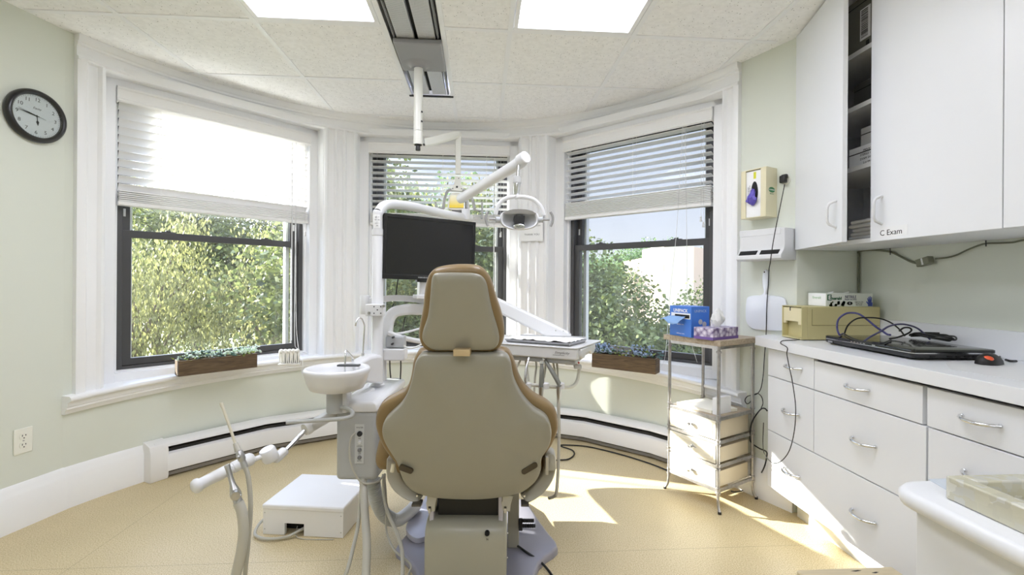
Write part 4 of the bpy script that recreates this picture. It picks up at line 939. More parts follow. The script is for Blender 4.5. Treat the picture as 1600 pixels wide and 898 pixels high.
for pts in ([(818, 557, 2.0), (821, 563, 2.0), (824, 580, 1.98), (826, 595, 1.96)], [(836, 557, 2.0), (838, 570, 2.0), (836, 590, 1.98), (834, 625, 1.96)], [(852, 557, 2.02), (852, 575, 2.0), (850, 590, 1.98)], [(863, 559, 2.02), (866, 575, 2.0), (869, 590, 1.96)], [(869, 559, 2.02), (871, 575, 2.0), (872, 595, 1.96)], [(815, 556, 2.0), (812, 565, 2.0), (806, 577, 1.98)]):
    k = MB(); k.tube(catmull([at(*p) for p in pts], 5), 0.0045, 8); k.build('instrument_tube', HOSE, D)
# tray on the head
T = thing('instrument_tray', (MHD @ Vector((0.22, 0.12, 0.006))), 'metal instrument tray lined with crumpled white paper on the delivery head', 'tray')
k = MB(MHD); tray = [(0.125, 0.035), (Lh - 0.035, 0.02), (Lh - 0.012, 0.20), (0.14, 0.205)]
P = [Vector((a, b, 0.0055)) for a, b in tray]
k.pillow(P, (0, 0, 1), [(0.012, 0.0), (0.0, 0.013), (0.002, 0.014), (0.013, 0.0015), (('s', 0.02), 0.0015)]); k.build('tray_pan', STEEL, T)
pp_ = MB(MHD); rr = random.Random(3)
nx, ny = 22, 12
grid = []
for j in range(ny + 1):
    for i in range(nx + 1):
        s, q = i / nx, j / ny
        a = tray[0][0] * (1 - s) * (1 - q) + tray[1][0] * s * (1 - q) + tray[2][0] * s * q + tray[3][0] * (1 - s) * q
        b = tray[0][1] * (1 - s) * (1 - q) + tray[1][1] * s * (1 - q) + tray[2][1] * s * q + tray[3][1] * (1 - s) * q
        edge = min(s, 1 - s, q, 1 - q)
        z = 0.0215 + 0.011 * abs(noise.noise(Vector((a * 26, b * 26, 0)))) + 0.005 * rr.random() - (0.003 if edge < 0.05 else 0)
        grid.append((a * 1.0, b, z))
fs_ = [(j * (nx + 1) + i, j * (nx + 1) + i + 1, (j + 1) * (nx + 1) + i + 1, (j + 1) * (nx + 1) + i) for j in range(ny) for i in range(nx)]
pp_.add(grid, fs_); o = pp_.build('paper_liner', PAPER, T, smooth=0)
so = o.modifiers.new('solid', 'SOLIDIFY'); so.thickness = 0.0012
for q in range(3):
    k = MB(MHD); x0 = 0.19 + 0.09 * q; k.tube([(x0, 0.06 + 0.02 * q, 0.037), (x0 + 0.10, 0.09 + 0.012 * q, 0.036)], 0.0028, 8); k.build('wrapped_instrument', mat('grey_wrap', (176, 178, 180), 0.4), T)

# ================================================================== white utility box on the floor
UBX = thing('utility_box', (-0.78, 2.28, 0), 'low white metal utility box on the floor left of the chair', 'utility box')
a, b = Vector((-0.973, 2.141, 0)), Vector((-0.598, 2.085, 0)); ex_ = (b - a).normalized(); ey_ = UP.cross(ex_); MU = frame(a, ex_, ey_); wl = (b - a).length
k = MB(MU)
hx0, hx1 = 0.105, 0.195
k.box(0.004, hx0, 0.004, 0.02, 0.002, 0.115); k.box(hx1, wl - 0.004, 0.004, 0.02, 0.002, 0.115); k.box(hx0, hx1, 0.004, 0.02, 0.055, 0.115)
k.box(0.004, 0.016, 0.02, 0.33, 0.002, 0.115); k.box(wl - 0.016, wl - 0.004, 0.02, 0.33, 0.002, 0.115); k.box(0.004, wl - 0.004, 0.318, 0.33, 0.002, 0.115)
k.build('box_body', HMET, UBX, smooth=0)
k = MB(MU); k.box(0, wl, 0, 0.335, 0.112, 0.136); k.build('lid', HMET, UBX, bevel=0.007, seg=3)
k = MB(MU); k.box(0.05, 0.30, 0.06, 0.2, 0.003, 0.09); k.build('inner_block', DKGAP, UBX)
for x in (0.012, wl - 0.014):
    for z in (0.025, 0.098):
        k = MB(MU); k.cyl((x, 0.0035, z), (x, 0.006, z), 0.0028, n=10); k.build('screw', STEEL, UBX)
k = MB(MU); k.tube(catmull([(0.20, 0.05, 0.03), (0.17, 0.0, 0.024), (0.13, -0.03, 0.012), (0.06, -0.05, 0.012), (0.0, -0.035, 0.012), (-0.03, 0.0, 0.015), (-0.035, 0.05, 0.03), (-0.01, 0.09, 0.05), (0.012, 0.10, 0.055)], 7), 0.0062, 10); k.build('grey_cable', HOSE, UBX)
k = MB(MU); k.tube(catmull([(0.15, 0.03, 0.03), (0.165, -0.01, 0.012), (0.2, -0.02, 0.003), (0.28, -0.018, 0.003), (0.34, -0.012, 0.003)], 6), 0.002, 6); k.build('thin_cable', HOSE, UBX)
# ================================================================== ceiling track and the light riding on it
TK = thing('ceiling_track', ((TRX0 + TRX1) / 2, 2.4, ZC), 'recessed aluminium double-rail light track running along the ceiling above the chair', 'ceiling track')
k = MB()
for x0, x1 in ((TRX0 + 0.0005, TRX0 + 0.004), (TRX1 - 0.004, TRX1 - 0.0005)): k.box(x0, x1, -2.19, TRY1 - 0.001, ZC - 0.004, ZC + 0.098)
k.box(TRX0 + 0.001, TRX1 - 0.001, -2.19, TRY1 - 0.001, ZC + 0.088, ZC + 0.098)
k.build('track_housing', HMET, TK, smooth=0)
for x0, x1 in ((-0.432, -0.346), (-0.325, -0.239)):
    k = MB(); n = 14; poly = []
    for i in range(n):
        a = x0 + (x1 - x0) * i / n; b = x0 + (x1 - x0) * (i + 0.5) / n
        poly += [(a, ZC - 0.003), (b - 0.0003, ZC - 0.003), (b, ZC - 0.0008), (a + (x1 - x0) / n - 0.0003, ZC - 0.0008)]
    poly += [(x1, ZC - 0.003), (x1, ZC + 0.03), (x0, ZC + 0.03)]
    k.prism([(x, -2.18, z) for x, z in poly], (0, 5.245, 0)); k.build('rail', ALU, TK, smooth=0)
for x0, x1 in ((-0.452, -0.440), (-0.232, -0.220)):
    k = MB(); k.box(x0, x1, -2.18, 3.07, ZC + 0.004, ZC + 0.05); k.box(x0 + 0.003, x1 - 0.003, -2.18, 3.07, ZC - 0.002, ZC + 0.006); k.build('side_runner', mat('grey_runner', (150, 150, 152), 0.4, metal=0.5), TK, smooth=0)
k = MB(); k.box(-0.346, -0.325, -2.18, 3.06, ZC + 0.02, ZC + 0.06); k.build('cable_slot', DKGAP, TK, smooth=0)
k = MB(); k.box(TRX0 - 0.004, TRX1 + 0.004, TRY1 - 0.012, TRY1 + 0.006, ZC - 0.012, ZC - 0.002); k.build('end_stop', BLACK, TK, bevel=0.004, seg=3)

TL_ = thing('track_light', at(653, 100, 2.55), 'ceiling-hung exam light with yellow lens and grips on pole riding the ceiling track', 'exam light')
CARR = mat('grey_carriage_plastic', (150, 150, 152), 0.35, coat=0.1)
k = MB(); P = [Vector((x, y, ZC - 0.013)) for x, y in ((-0.452, 2.36), (-0.208, 2.36), (-0.208, 2.675), (-0.452, 2.675))]
k.pillow(P, UP, [(0.008, -0.020), (0.002, -0.016), (0.0, -0.008), (0.0, 0.007)]); k.build('carriage', CARR, TL_, bevel=0.006, seg=3)
pb = atz(652.5, 97, ZC - 0.05); pb.y = 2.585; pb.x = -0.353
k = MB(); k.lathe([(0, -0.045), (0.034, -0.045), (0.036, -0.040), (0.045, -0.028), (0.062, -0.022), (0.085, -0.020), (0.0, -0.019)], Vector((pb.x, pb.y, ZC - 0.012)), n=32, sx=1.15); k.build('pole_boss', CARR, TL_, smooth=60)
IV = mat('ivory_enamel', (222, 222, 214), 0.35, coat=0.1)
dpl = (pb - CAM).dot(FWD)
zb = at(656, 226, dpl).z; zm = at(655, 205, dpl).z
k = MB(); k.cyl((pb.x, pb.y, ZC - 0.05), (pb.x, pb.y, zm + 0.001), 0.0245, n=24); k.build('pole', IV, TL_)
k = MB(); k.cyl((pb.x, pb.y, zm - 0.001), (pb.x, pb.y, zb), 0.0258, n=24); k.build('pole_sleeve', IV, TL_)
k = MB(); k.lathe([(0, 0), (0.013, 0), (0.0135, 0.008), (0.012, 0.026), (0.02, 0.028), (0.02, 0.032), (0, 0.032)], (pb.x, pb.y, zb - 0.032), n=20); k.build('lock_knob', BLACK, TL_)
for u, v in ((659, 174), (658.7, 189), (650.5, 217)):
    k = MB(); p = at(u, v, dpl - 0.022); k.cyl(p, p + FWD * 0.01, 0.0042, n=10); k.build('set_screw', INK, TL_)
a, b = at(660, 221, dpl), at(718, 208, dpl + 0.02)
k = MB(); k.prism([at(662.5, 215.5, dpl), at(664, 227, dpl), at(680, 224.5, dpl + 0.10), at(713, 214.5, dpl + 0.30), at(721, 212, dpl + 0.35), at(721, 207, dpl + 0.35), at(717.5, 204.5, dpl + 0.34), at(709, 204.5, dpl + 0.28)], FWD * 0.035); k.build('elbow_arm', IV, TL_, bevel=0.004)
k = MB(); k.obox(at(662.5, 226, dpl - 0.012), RIGHT * 0.004, UP * 0.004, FWD * 0.008); k.build('arm_stop', INK, TL_)
dd = dpl + 0.345
k = MB(); k.obox(at(716, 242, dd + 0.018), RIGHT * 0.0165, UP * 0.122, FWD * 0.014); k.build('drop_bar', IV, TL_, bevel=0.003)
k = MB(); k.prism([at(710.5, 275.5, dd), at(719.5, 275.5, dd), at(720, 287, dd), at(722, 292, dd), at(727, 296, dd), at(724, 299, dd), at(703, 297.5, dd), at(700, 295, dd), at(706, 292, dd), at(709.5, 287, dd)], FWD * 0.03); k.build('yoke_mount', IV, TL_, bevel=0.003)
for u, v, r in ((714, 291.8, 0.0065), (716.7, 278.5, 0.003), (707.5, 294.5, 0.003), (721, 294.8, 0.003)):
    k = MB(); p = at(u, v, dd - 0.002); k.cyl(p, p + FWD * 0.01, r, n=12); k.build('set_screw', INK, TL_)
YK = mat('grey_yoke', (160, 161, 160), 0.4)
k = MB(); k.tube(catmull([at(693, 326, dd), at(693.5, 318, dd), at(695.5, 308, dd), at(699, 299, dd), at(705, 295.5, dd)], 6), 0.0085, 12); k.tube(catmull([at(723, 296, dd), at(733, 301, dd), at(738, 312, dd), at(741.5, 325, dd), at(740, 328, dd)], 6), 0.0085, 12); k.build('yoke_arms', YK, TL_, smooth=60)
k = MB(); P = dense([(704, 303), (712, 301.5), (722, 302), (729, 304.5), (732, 314), (733, 325), (731, 328), (715, 329), (701, 327), (700, 318), (701.5, 308)], lambda u, v: dd + 0.004, 2)
k.pillow(P, -FWD, [(('s', 0.02), 0.012), (('s', 0.84), 0.012), (0.003, 0.014), (0.0, 0.008), (0.0, -0.04), (('s', 0.6), -0.10), (('s', 0.02), -0.11)]); k.build('lamp_head', IV, TL_, smooth=50)
def lens_mat():
    m = bpy.data.materials.new('yellow_lens'); m.use_nodes = True; N = m.node_tree.nodes; L = m.node_tree.links; b = N['Principled BSDF']
    tc = N.new('ShaderNodeTexCoord'); g = N.new('ShaderNodeSeparateXYZ'); L.new(tc.outputs['Generated'], g.inputs[0])
    cr = N.new('ShaderNodeValToRGB'); cr.color_ramp.elements[0].color = lin((236, 208, 60)); cr.color_ramp.elements[1].color = lin((240, 238, 214)); cr.color_ramp.elements[0].position = 0.15
    L.new(g.outputs['Z'], cr.inputs['Fac']); L.new(cr.outputs['Color'], b.inputs['Base Color']); b.inputs['Roughness'].default_value = 0.2
    return m
k = MB(); k.prism([at(u, v, dd - 0.009) for u, v in ((703.5, 305), (727, 304.5), (729.5, 324.5), (702, 324.5))], -FWD * 0.003); k.build('yellow_lens', lens_mat(), TL_)
k = MB(); k.prism([at(u, v, dd - 0.006) for u, v in ((706, 326.5), (722, 327.5), (722, 332), (706, 331))], FWD * 0.02); k.build('name_plate', mat('dark_grey_plate', (92, 92, 94), 0.4), TL_)
k = MB(); k.tube([at(741, 328, dd), at(752.5, 329.5, dd)], 0.0055, 10); k.tube(catmull([at(753, 315, dd), at(753.5, 328, dd), at(752.5, 342, dd)], 5), 0.0062, 10); k.build('side_grip', YK, TL_, smooth=60)
k = MB(); k.tube([at(694, 326, dd), at(683, 324, dd)], 0.0055, 10); k.tube(catmull([at(680.5, 315.5, dd), at(682, 322, dd), at(684.5, 327, dd)], 4), 0.0062, 10); k.build('side_grip', YK, TL_, smooth=60)

# ================================================================== wall items, clock side
PA = Vector((-2.118, 2.185, 0)); PB = pol(-69, 1.886); eL = (PB - PA).normalized(); ML = frame(PA, eL, UP)
def on_plane(M, u, v):
    n = M.to_3x3() @ Vector((0, 0, 1)); r = ray(u, v); t = (M.translation - CAM).dot(n) / r.dot(n); return M.inverted() @ (CAM + r * t)
cc = on_plane(ML, 53, 182)
MC = ML @ Matrix.Translation((cc.x, cc.y, 0.001)) @ Matrix.Rotation(math.radians(-2), 4, 'Z')
CK = thing('wall_clock', MC.translation, 'round black-rimmed wall clock with white dial reading about quarter to six', 'clock')
k = MB(MC); k.lathe([(0, 0), (0.118, 0), (0.1215, 0.006), (0.1215, 0.018), (0.117, 0.028), (0.109, 0.032), (0.101, 0.030), (0.0975, 0.024), (0.0975, 0.014), (0, 0.014)], n=64); k.build('clock_rim', mat('black_clock_rim', (22, 22, 24), 0.3, coat=0.2), CK, smooth=50)
k = MB(MC); k.lathe([(0, 0.0142), (0.0972, 0.0142), (0.0972, 0.0152), (0, 0.0152)], n=48); k.build('dial', mat('clock_dial', (226, 228, 236), 0.5), CK)
nm = MB()
for h in range(1, 13):
    q = math.radians(90 - 30 * h); rr_ = 0.076
    text(str(h), 0.0235, MC @ Matrix.Translation((rr_ * math.cos(q), rr_ * math.sin(q), 0.0154)), 'numeral', INK, CK, 0.0002)
k = MB(MC)
for i in range(60):
    q = 2 * PI * i / 60; c, s = math.cos(q), math.sin(q); w = 0.0007; r0, r1 = 0.0905, 0.0935
    k.add([(r0 * c - w * s, r0 * s + w * c, 0.0155), (r1 * c - w * s, r1 * s + w * c, 0.0155), (r1 * c + w * s, r1 * s - w * c, 0.0155), (r0 * c + w * s, r0 * s - w * c, 0.0155)], [(0, 1, 2, 3)])
k.build('minute_marks', INK, CK, smooth=0)
text('Equity', 0.013, MC @ Matrix.Translation((0.0, 0.036, 0.0154)), 'lettering', INK, CK, 0.0002, shear=0.3)
def hand(ang, L1, w, z, tail=0.01, leaf=False):
    q = math.radians(90 - ang); c, s = math.cos(q), math.sin(q); k = MB(MC)
    prof = [(-tail, w * 0.6), (L1 * 0.45, w if not leaf else w * 0.5), (L1 * 0.62, w * 0.8 if not leaf else w * 2.0), (L1, 0.0004)]
    pts = [(x * c - y * s, x * s + y * c, z) for x, y in prof] + [(x * c + y * s, x * s - y * c, z) for x, y in reversed(prof)]
    k.prism(pts, MC.to_3x3() @ Vector((0, 0, 0)) + Vector((0, 0, 0.0008))); return k
hand(173, 0.043, 0.0028, 0.017, 0.006, True).build('hour_hand', INK, CK)
hand(277, 0.075, 0.0026, 0.019, 0.008).build('minute_hand', INK, CK)
hand(281, 0.078, 0.0007, 0.021, 0.034).build('second_hand', INK, CK)
k = MB(MC); k.lathe([(0, 0.0245), (0.099, 0.0245), (0.099, 0.0258), (0, 0.0258)], n=48); k.build('clock_glass', glass_mat('clock_glass', refl=0.03), CK)

oc = on_plane(ML, 35, 688)
MO_ = ML @ Matrix.Translation((oc.x, oc.y, 0.001))
OL = thing('wall_outlet', MO_.translation, 'ivory electrical outlet low on the wall below the clock', 'electrical outlet')
IVO = mat('ivory_outlet_plastic', (236, 236, 226), 0.35)
k = MB(MO_); k.box(-0.036, 0.036, -0.058, 0.058, 0, 0.006); k.build('cover_plate', IVO, OL, bevel=0.003, seg=3)
for s in (-1, 1):
    k = MB(MO_); P = [(0.0165 * math.cos(q * PI / 12), 0.0205 * s + max(-0.0125, min(0.0125, 0.0165 * math.sin(q * PI / 12))), 0.0055) for q in range(24)]
    k.prism(P, MO_.to_3x3() @ Vector((0, 0, 0)) + Vector((0, 0, 0.003)))
    k.M = MO_; r_ = k.build('receptacle', IVO, OL)
    for x, w, h in ((-0.0065, 0.0013, 0.0085), (0.0065, 0.0013, 0.0068)):
        k = MB(MO_); k.box(x - w, x + w, 0.0205 * s + 0.004 - h / 2, 0.0205 * s + 0.004 + h / 2, 0.0082, 0.0092); k.build('slot', DKGAP, r_)
    k = MB(MO_); k.lathe([(0, 0.0082), (0.0026, 0.0082), (0.0026, 0.0092), (0, 0.0092)], (0, 0.0205 * s - 0.0078, 0), n=12); k.build('ground_hole', DKGAP, r_)
k = MB(MO_); k.lathe([(0, 0.006), (0.0035, 0.006), (0.003, 0.0078), (0, 0.0078)], n=14); k.build('screw', STEEL, OL)

# ================================================================== wall items between the bay and the cabinets
eR = (WR1 - WR0).normalized(); MR = frame(WR0, eR, UP); LR = (WR1 - WR0).length
def wr(u, v): return on_plane(MR, u, v)
def box_on_wall(u0, u1, vt, vb, dep):
    """local rectangle whose front face (dep off the wall) covers these pixels"""
    Mf = MR @ Matrix.Translation((0, 0, dep)); a, b = on_plane(Mf, u0, (vt + vb) / 2), on_plane(Mf, u1, (vt + vb) / 2)
    t, d = on_plane(Mf, (u0 + u1) / 2, vt), on_plane(Mf, (u0 + u1) / 2, vb); return a.x, b.x, d.y, t.y
x0, x1, z0, z1 = box_on_wall(1158, 1197, 264, 340, 0.092)
GD = thing('glove_dispenser', MR @ Vector(((x0 + x1) / 2, z0, 0)), 'cream wall holder with box of purple gloves beside the third window', 'glove dispenser')
k = MB(MR); t = 0.004
k.box(x0, x0 + t, z0, z1, 0.001, 0.092); k.box(x1 - t, x1, z0, z1, 0.001, 0.092); k.box(x0 + t, x1 - t, z0, z0 + t, 0.001, 0.092); k.box(x0 + t, x1 - t, z1 - t, z1, 0.001, 0.092); k.box(x0 + t, x1 - t, z0 + t, z1 - t, 0.001, 0.006)
k.box(x0 + t, x0 + 0.026, z0 + t, z1 - t, 0.086, 0.092); k.box(x1 - 0.030, x1 - t, z0 + t, z1 - t, 0.086, 0.092); k.build('holder', CREAM, GD, bevel=0.001)
Mr_ = frame(MR @ Vector((x1 + 0.0005, z0, 0.092)), -(MR.to_3x3() @ Vector((0, 0, 1))), UP)
k = MB(Mr_); k.pillow([(0.046 + 0.026 * math.cos(q * PI / 12), 0.138 + 0.012 * math.sin(q * PI / 12) * (1.15 if abs(math.cos(q * PI / 12)) < 0.9 else 0.7), 0) for q in range(24)], (0, 0, 1), [(0, 0), (0, 0.0004)]); k.build('green_emblem', mat('green_print', (52, 122, 78), 0.5), GD)
text('BOWMAN', 0.0105, Mr_ @ Matrix.Translation((0.046, 0.138, 0.0006)), 'lettering', PAPER, GD, 0.0002)
text('dispensers', 0.008, Mr_ @ Matrix.Translation((0.046, 0.118, 0.0004)), 'lettering', mat('green_print', (52, 122, 78), 0.5), GD, 0.0002)
gx0, gx1 = x0 + 0.014, x1 - 0.016
GB = thing('glove_box', MR @ Vector(((gx0 + gx1) / 2, z0, 0.05)), 'white glove box with dark oval opening standing inside the cream wall holder', 'glove box')
k = MB(MR); k.box(x0 + 0.006, x1 - 0.006, z0 + 0.006, z1 - 0.008, 0.010, 0.0845); k.build('carton', PAPER, GB, bevel=0.001)
gm = (x0 + x1) / 2 + 0.002; gz = z0 + (z1 - z0) * 0.52
k = MB(MR); k.pillow([(gm + 0.019 * math.cos(q * PI / 14), gz + 0.058 * math.sin(q * PI / 14), 0.0846) for q in range(28)], (0, 0, 1), [(0, 0), (0, 0.0006)]); k.build('opening', DKGAP, GB)
k = MB(MR); k.box(gm - 0.006, gm + 0.008, z1 - 0.05, z1 - 0.015, 0.0846, 0.0852); k.build('yellow_flash', mat('lime_print', (222, 222, 60), 0.5), GB)
text('NITRILE EXAM', 0.0105, MR @ Matrix.Translation((gm - 0.034, gz, 0.0848)) @ Matrix.Rotation(PI / 2, 4, 'Z'), 'lettering', INK, GB, 0.0002)
text('powder-free gloves', 0.008, MR @ Matrix.Translation((gm - 0.027, gz + 0.01, 0.0848)) @ Matrix.Rotation(PI / 2, 4, 'Z'), 'lettering', INK, GB, 0.0002)
k = MB(MR); rr = random.Random(9); R = []
for i in range(9):
    zz = gz + 0.02 - 0.085 * i / 8; w = [0.006, 0.011, 0.014, 0.013, 0.016, 0.024, 0.027, 0.018, 0.004][i]; dp = [0.086, 0.090, 0.094, 0.099, 0.104, 0.106, 0.103, 0.096, 0.090][i]
    R.append([(gm - 0.004 + w * math.cos(q * PI / 8) * (1 + 0.35 * rr.uniform(-1, 1)), zz + 0.004 * rr.uniform(-1, 1), dp + 0.010 * math.sin(q * PI / 8) * (1 + 0.5 * rr.uniform(-1, 1))) for q in range(16)])
k.loft(R); g_ = k.build('glove', mat('purple_nitrile', (104, 92, 190), 0.45), None, smooth=20)
tag(g_, 'purple nitrile glove hanging half out of the white glove box', 'glove')
# paper towel dispenser
x0, x1, z0, z1 = box_on_wall(1145, 1236, 363, 409, 0.115)
z1 = 1.412; z0 = 1.252; x1 = min(x1, LR - 0.004); x0 = 0.03
PT = thing('towel_dispenser', MR @ Vector(((x0 + x1) / 2, z0, 0)), 'white folded paper towel dispenser on the wall under the glove holder', 'towel dispenser')
k = MB(MR); prof = [(0.002, z0 + 0.004), (0.118, z0 + 0.002), (0.128, z0 + 0.010), (0.128, z0 + 0.026), (0.104, z0 + 0.055), (0.098, z0 + 0.075), (0.098, z1 - 0.004), (0.094, z1), (0.002, z1)]
k.prism([(x0, z, d) for d, z in prof], MR.to_3x3() @ Vector((0, 0, 0)) + Vector((x1 - x0, 0, 0)))
k.v = []; k.f = []
k.loft([[(xx, z, d) for d, z in prof] for xx in (x0, x1)]); k.build('cabinet', WPLAS, PT, bevel=0.003, seg=3)
k = MB(MR); k.loft([[(xx, z, d) for d, z in ((0.002, z1 - 0.03), (0.0995, z1 - 0.03), (0.0995, z1 + 0.001), (0.095, z1 + 0.004), (0.002, z1 + 0.004))] for xx in (x0 - 0.002, x1 - 0.02)]); k.build('lid', WPLAS, PT, bevel=0.002)
for fa, fb in ((0.05, 0.45), (0.53, 0.93)):
    k = MB(MR); xa, xb = x0 + (x1 - x0) * fa, x0 + (x1 - x0) * fb
    k.loft([[(xx, z, d) for d, z in ((0.1245, z0 + 0.033), (0.1085, z0 + 0.054), (0.1055, z0 + 0.052), (0.1215, z0 + 0.031))] for xx in (xa, xb)]); k.build('window_slot', DKGAP, PT)
# white paddle-shaped hand mirror hung on the wall
outl = [(1201, 461), (1212, 462), (1223, 463.5), (1229, 468), (1231, 478), (1232, 495), (1231, 509), (1226, 516), (1215, 516.5), (1195, 515.5), (1180, 514), (1172, 509), (1167.5, 500), (1167, 485), (1168, 470), (1171, 463.5), (1180, 461.5), (1190, 461), (1194.5, 458), (1195.5, 454), (1193.5, 446), (1193, 435), (1194.5, 425), (1198, 421), (1201.5, 424), (1203, 435), (1202.5, 446), (1200, 454), (1199, 458)]
P = [wr(u, v) for u, v in outl]
HM = thing('hand_mirror', MR @ P[10], 'white paddle-shaped hand mirror hanging flat on the wall behind the label printer', 'hand mirror')
Q = catmull([(p.x, p.y, 0.012) for p in P], 2, True)
k = MB(MR); k.pillow(Q, (0, 0, 1), [(0.0015, -0.010), (0.0, -0.008), (0.0, -0.002), (0.002, 0.001), (0.004, 0.0015)]); k.build('mirror_body', mat('pale_blue_white_plastic', (226, 230, 238), 0.25, coat=0.2), HM, smooth=40)
p = wr(1197, 425); k = MB(MR); k.lathe([(0, 0.0136), (0.004, 0.0136), (0.004, 0.0145), (0, 0.0145)], (p.x, p.y, 0), n=14); k.build('hanging_hole', mat('dark_slot_shadow', (72, 62, 44), 0.7), HM)
# socket with black plug and its cord
p = wr(1228, 281)
SK = thing('wall_socket', MR @ p, 'round wall socket with black plug near the open wall cabinet door', 'wall socket')
k = MB(MR); k.lathe([(0, 0.001), (0.026, 0.001), (0.025, 0.006), (0, 0.007)], (p.x, p.y, 0), n=24); k.build('socket_plate', IVO, SK)
PC = thing('plug_cord', MR @ p, 'black plug with long dark cord hanging down the wall past the towel dispenser', 'cord')
k = MB(MR); k.box(p.x - 0.016, p.x + 0.014, p.y - 0.018, p.y + 0.02, 0.0075, 0.034); k.box(p.x - 0.012, p.x + 0.018, p.y + 0.004, p.y + 0.026, 0.0075, 0.026); k.build('plug', BLACK, PC, bevel=0.006, seg=3)
def wp(u, v, o): 
    Mf = MR @ Matrix.Translation((0, 0, o)); return Mf @ on_plane(Mf, u, v)
k = MB(); k.tube(catmull([wp(1226, 288, 0.03), wp(1222, 308, 0.06), wp(1215, 342, 0.135), wp(1211, 362, 0.138), wp(1207, 385, 0.14), wp(1203.5, 410, 0.14), wp(1201.5, 422, 0.10), wp(1200, 450, 0.03), wp(1198, 480, 0.02), wp(1197.3, 512, 0.02), wp(1196.5, 530, 0.02), wp(1194.5, 555, 0.02), wp(1192.5, 585, 0.02), wp(1189, 606, 0.02), wp(1183, 615, 0.02), wp(1176, 617, 0.024), wp(1168, 619, 0.024), wp(1164, 625, 0.024), wp(1167, 630.5, 0.024), wp(1172, 628, 0.02), wp(1178, 617, 0.012), wp(1184, 614.5, 0.012), wp(1190, 620, 0.03), wp(1192, 630, 0.03), wp(1189, 638, 0.04)], 7), 0.0022, 6); k.build('cord', RUBBER, PC)
k = MB(); k.tube(catmull([wp(1199, 642, 0.05), wp(1195, 638, 0.05), wp(1189, 639, 0.05), wp(1180, 650, 0.06), wp(1174, 662, 0.07), wp(1172, 675, 0.08), wp(1173, 690, 0.06), wp(1186, 700, 0.03), wp(1197, 705, 0.028), wp(1198, 713, 0.03), wp(1193, 732, 0.06)] + [atz(1180, 752, 0.02), atz(1163, 765, 0.006), atz(1150, 768, 0.005), atz(1142, 767, 0.005)], 7), 0.0035, 8)
tag(k.build('wall_cable', RUBBER), 'thick black cable looping behind the cart and down to the floor by the drawers', 'cable')

# ================================================================== wall cabinets
XC, XW, ZB = 1.55, 1.897, 1.304
def handle(name, p, axis, L_, out, r, m_, parent, sag=0.0):
    axis = Vector(axis).normalized(); out = Vector(out); p = Vector(p)
    n = 10; pts = []
    for i in range(n + 1):
        s = i / n * 2 - 1; o = 1 - abs(s) ** 6
        pts.append(p + axis * s * L_ / 2 + out * o + Vector((0, 0, -sag * (1 - s * s))))
    k = MB(); k.tube(pts, r, 10); return k.build(name, m_, parent, smooth=60)
def carcass(y0, y1, name, label, grp):
    t = thing(name, (XC + 0.17, (y0 + y1) / 2, ZB), label, 'cabinet', grp)
    k = MB(); d = 0.018
    k.box(XC + 0.0005, XW, y0, y0 + d, ZB, ZC - 0.002); k.box(XC + 0.0005, XW, y1 - d, y1, ZB, ZC - 0.002); k.box(XC + 0.0005, XW, y0 + d, y1 - d, ZB, ZB + d); k.box(XC + 0.0005, XW, y0 + d, y1 - d, ZC - 0.02, ZC - 0.002); k.box(XW - 0.008, XW, y0 + d, y1 - d, ZB + d, ZC - 0.02)
    k.build('cabinet_body', WHITE, t, smooth=0)
    return t
C1 = carcass(1.267, 2.198, 'wall_cabinet', 'white wall cabinet with its far door ajar showing boxes on dark shelves', 'white wall cabinets')
SHELFM = mat('grey_white_shelf', (222, 222, 220), 0.5)
for z in (2.088, 1.863, 1.610):
    k = MB(); k.box(XC + 0.004, XW - 0.01, 1.286, 2.179, z, z + 0.019); k.build('shelf', SHELFM, C1, smooth=0)
ang = math.atan2(1.55 - 1.432, 2.194 - 1.753)
Md = Matrix.Translation((XC - 0.001, 2.196, 0)) @ Matrix.Rotation(PI - ang * 1.0, 4, 'Z')   # local +y runs along the door from its hinge
Md = frame((XC - 0.001, 2.197, 0), (-math.sin(ang), -math.cos(ang), 0), UP)
k = MB(Md); k.box(0, 0.461, ZB, ZC - 0.012, -0.018, 0.0); d1 = k.build('door', WHITE, C1, bevel=0.001)
nd = Md.to_3x3() @ Vector((0, 0, 1))
if nd.x > 0: nd = -nd
off = 0.0 if (Md.to_3x3() @ Vector((0, 0, 1))).x < 0 else -0.018
handle('handle', Md @ Vector((0.414, ZB + 0.118, off)), UP, 0.108, nd * 0.034, 0.0055, WPLAS, d1)
k = MB(); k.box(XC - 0.018, XC - 0.0005, 1.2685, 1.733, ZB, ZC - 0.012); d2 = k.build('door', WHITE, C1, bevel=0.001)
handle('handle', (XC - 0.018, 1.680, ZB + 0.118), UP, 0.108, (-0.034, 0, 0), 0.0055, WPLAS, d2)
sg = tag(MB().box(XC - 0.0190, XC - 0.0181, 1.572, 1.690, ZB + 0.012, ZB + 0.05).build('sign', mat('clear_label_tape', (236, 237, 238), 0.2), None), 'clear label reading C Exam stuck under the wall cabinet handle', 'label')
text('C Exam', 0.030, frame((XC - 0.0192, 1.640, ZB + 0.028), (0, -1, 0), UP), 'lettering', mat('black_print', (14, 14, 14), 0.5), sg, 0.0002)
C2 = carcass(0.33, 1.262, 'wall_cabinet', 'white wall cabinet nearest the viewer with closed doors', 'white wall cabinets')
for y0, y1 in ((0.333, 0.795), (0.799, 1.2655)):
    k = MB(); k.box(XC - 0.018, XC - 0.0005, y0, y1, ZB, ZC - 0.012); dd2 = k.build('door', WHITE, C2, bevel=0.001)
    handle('handle', (XC - 0.018, y0 + 0.06 if y0 > 0.5 else y1 - 0.06, ZB + 0.118), UP, 0.108, (-0.034, 0, 0), 0.0055, WPLAS, dd2)
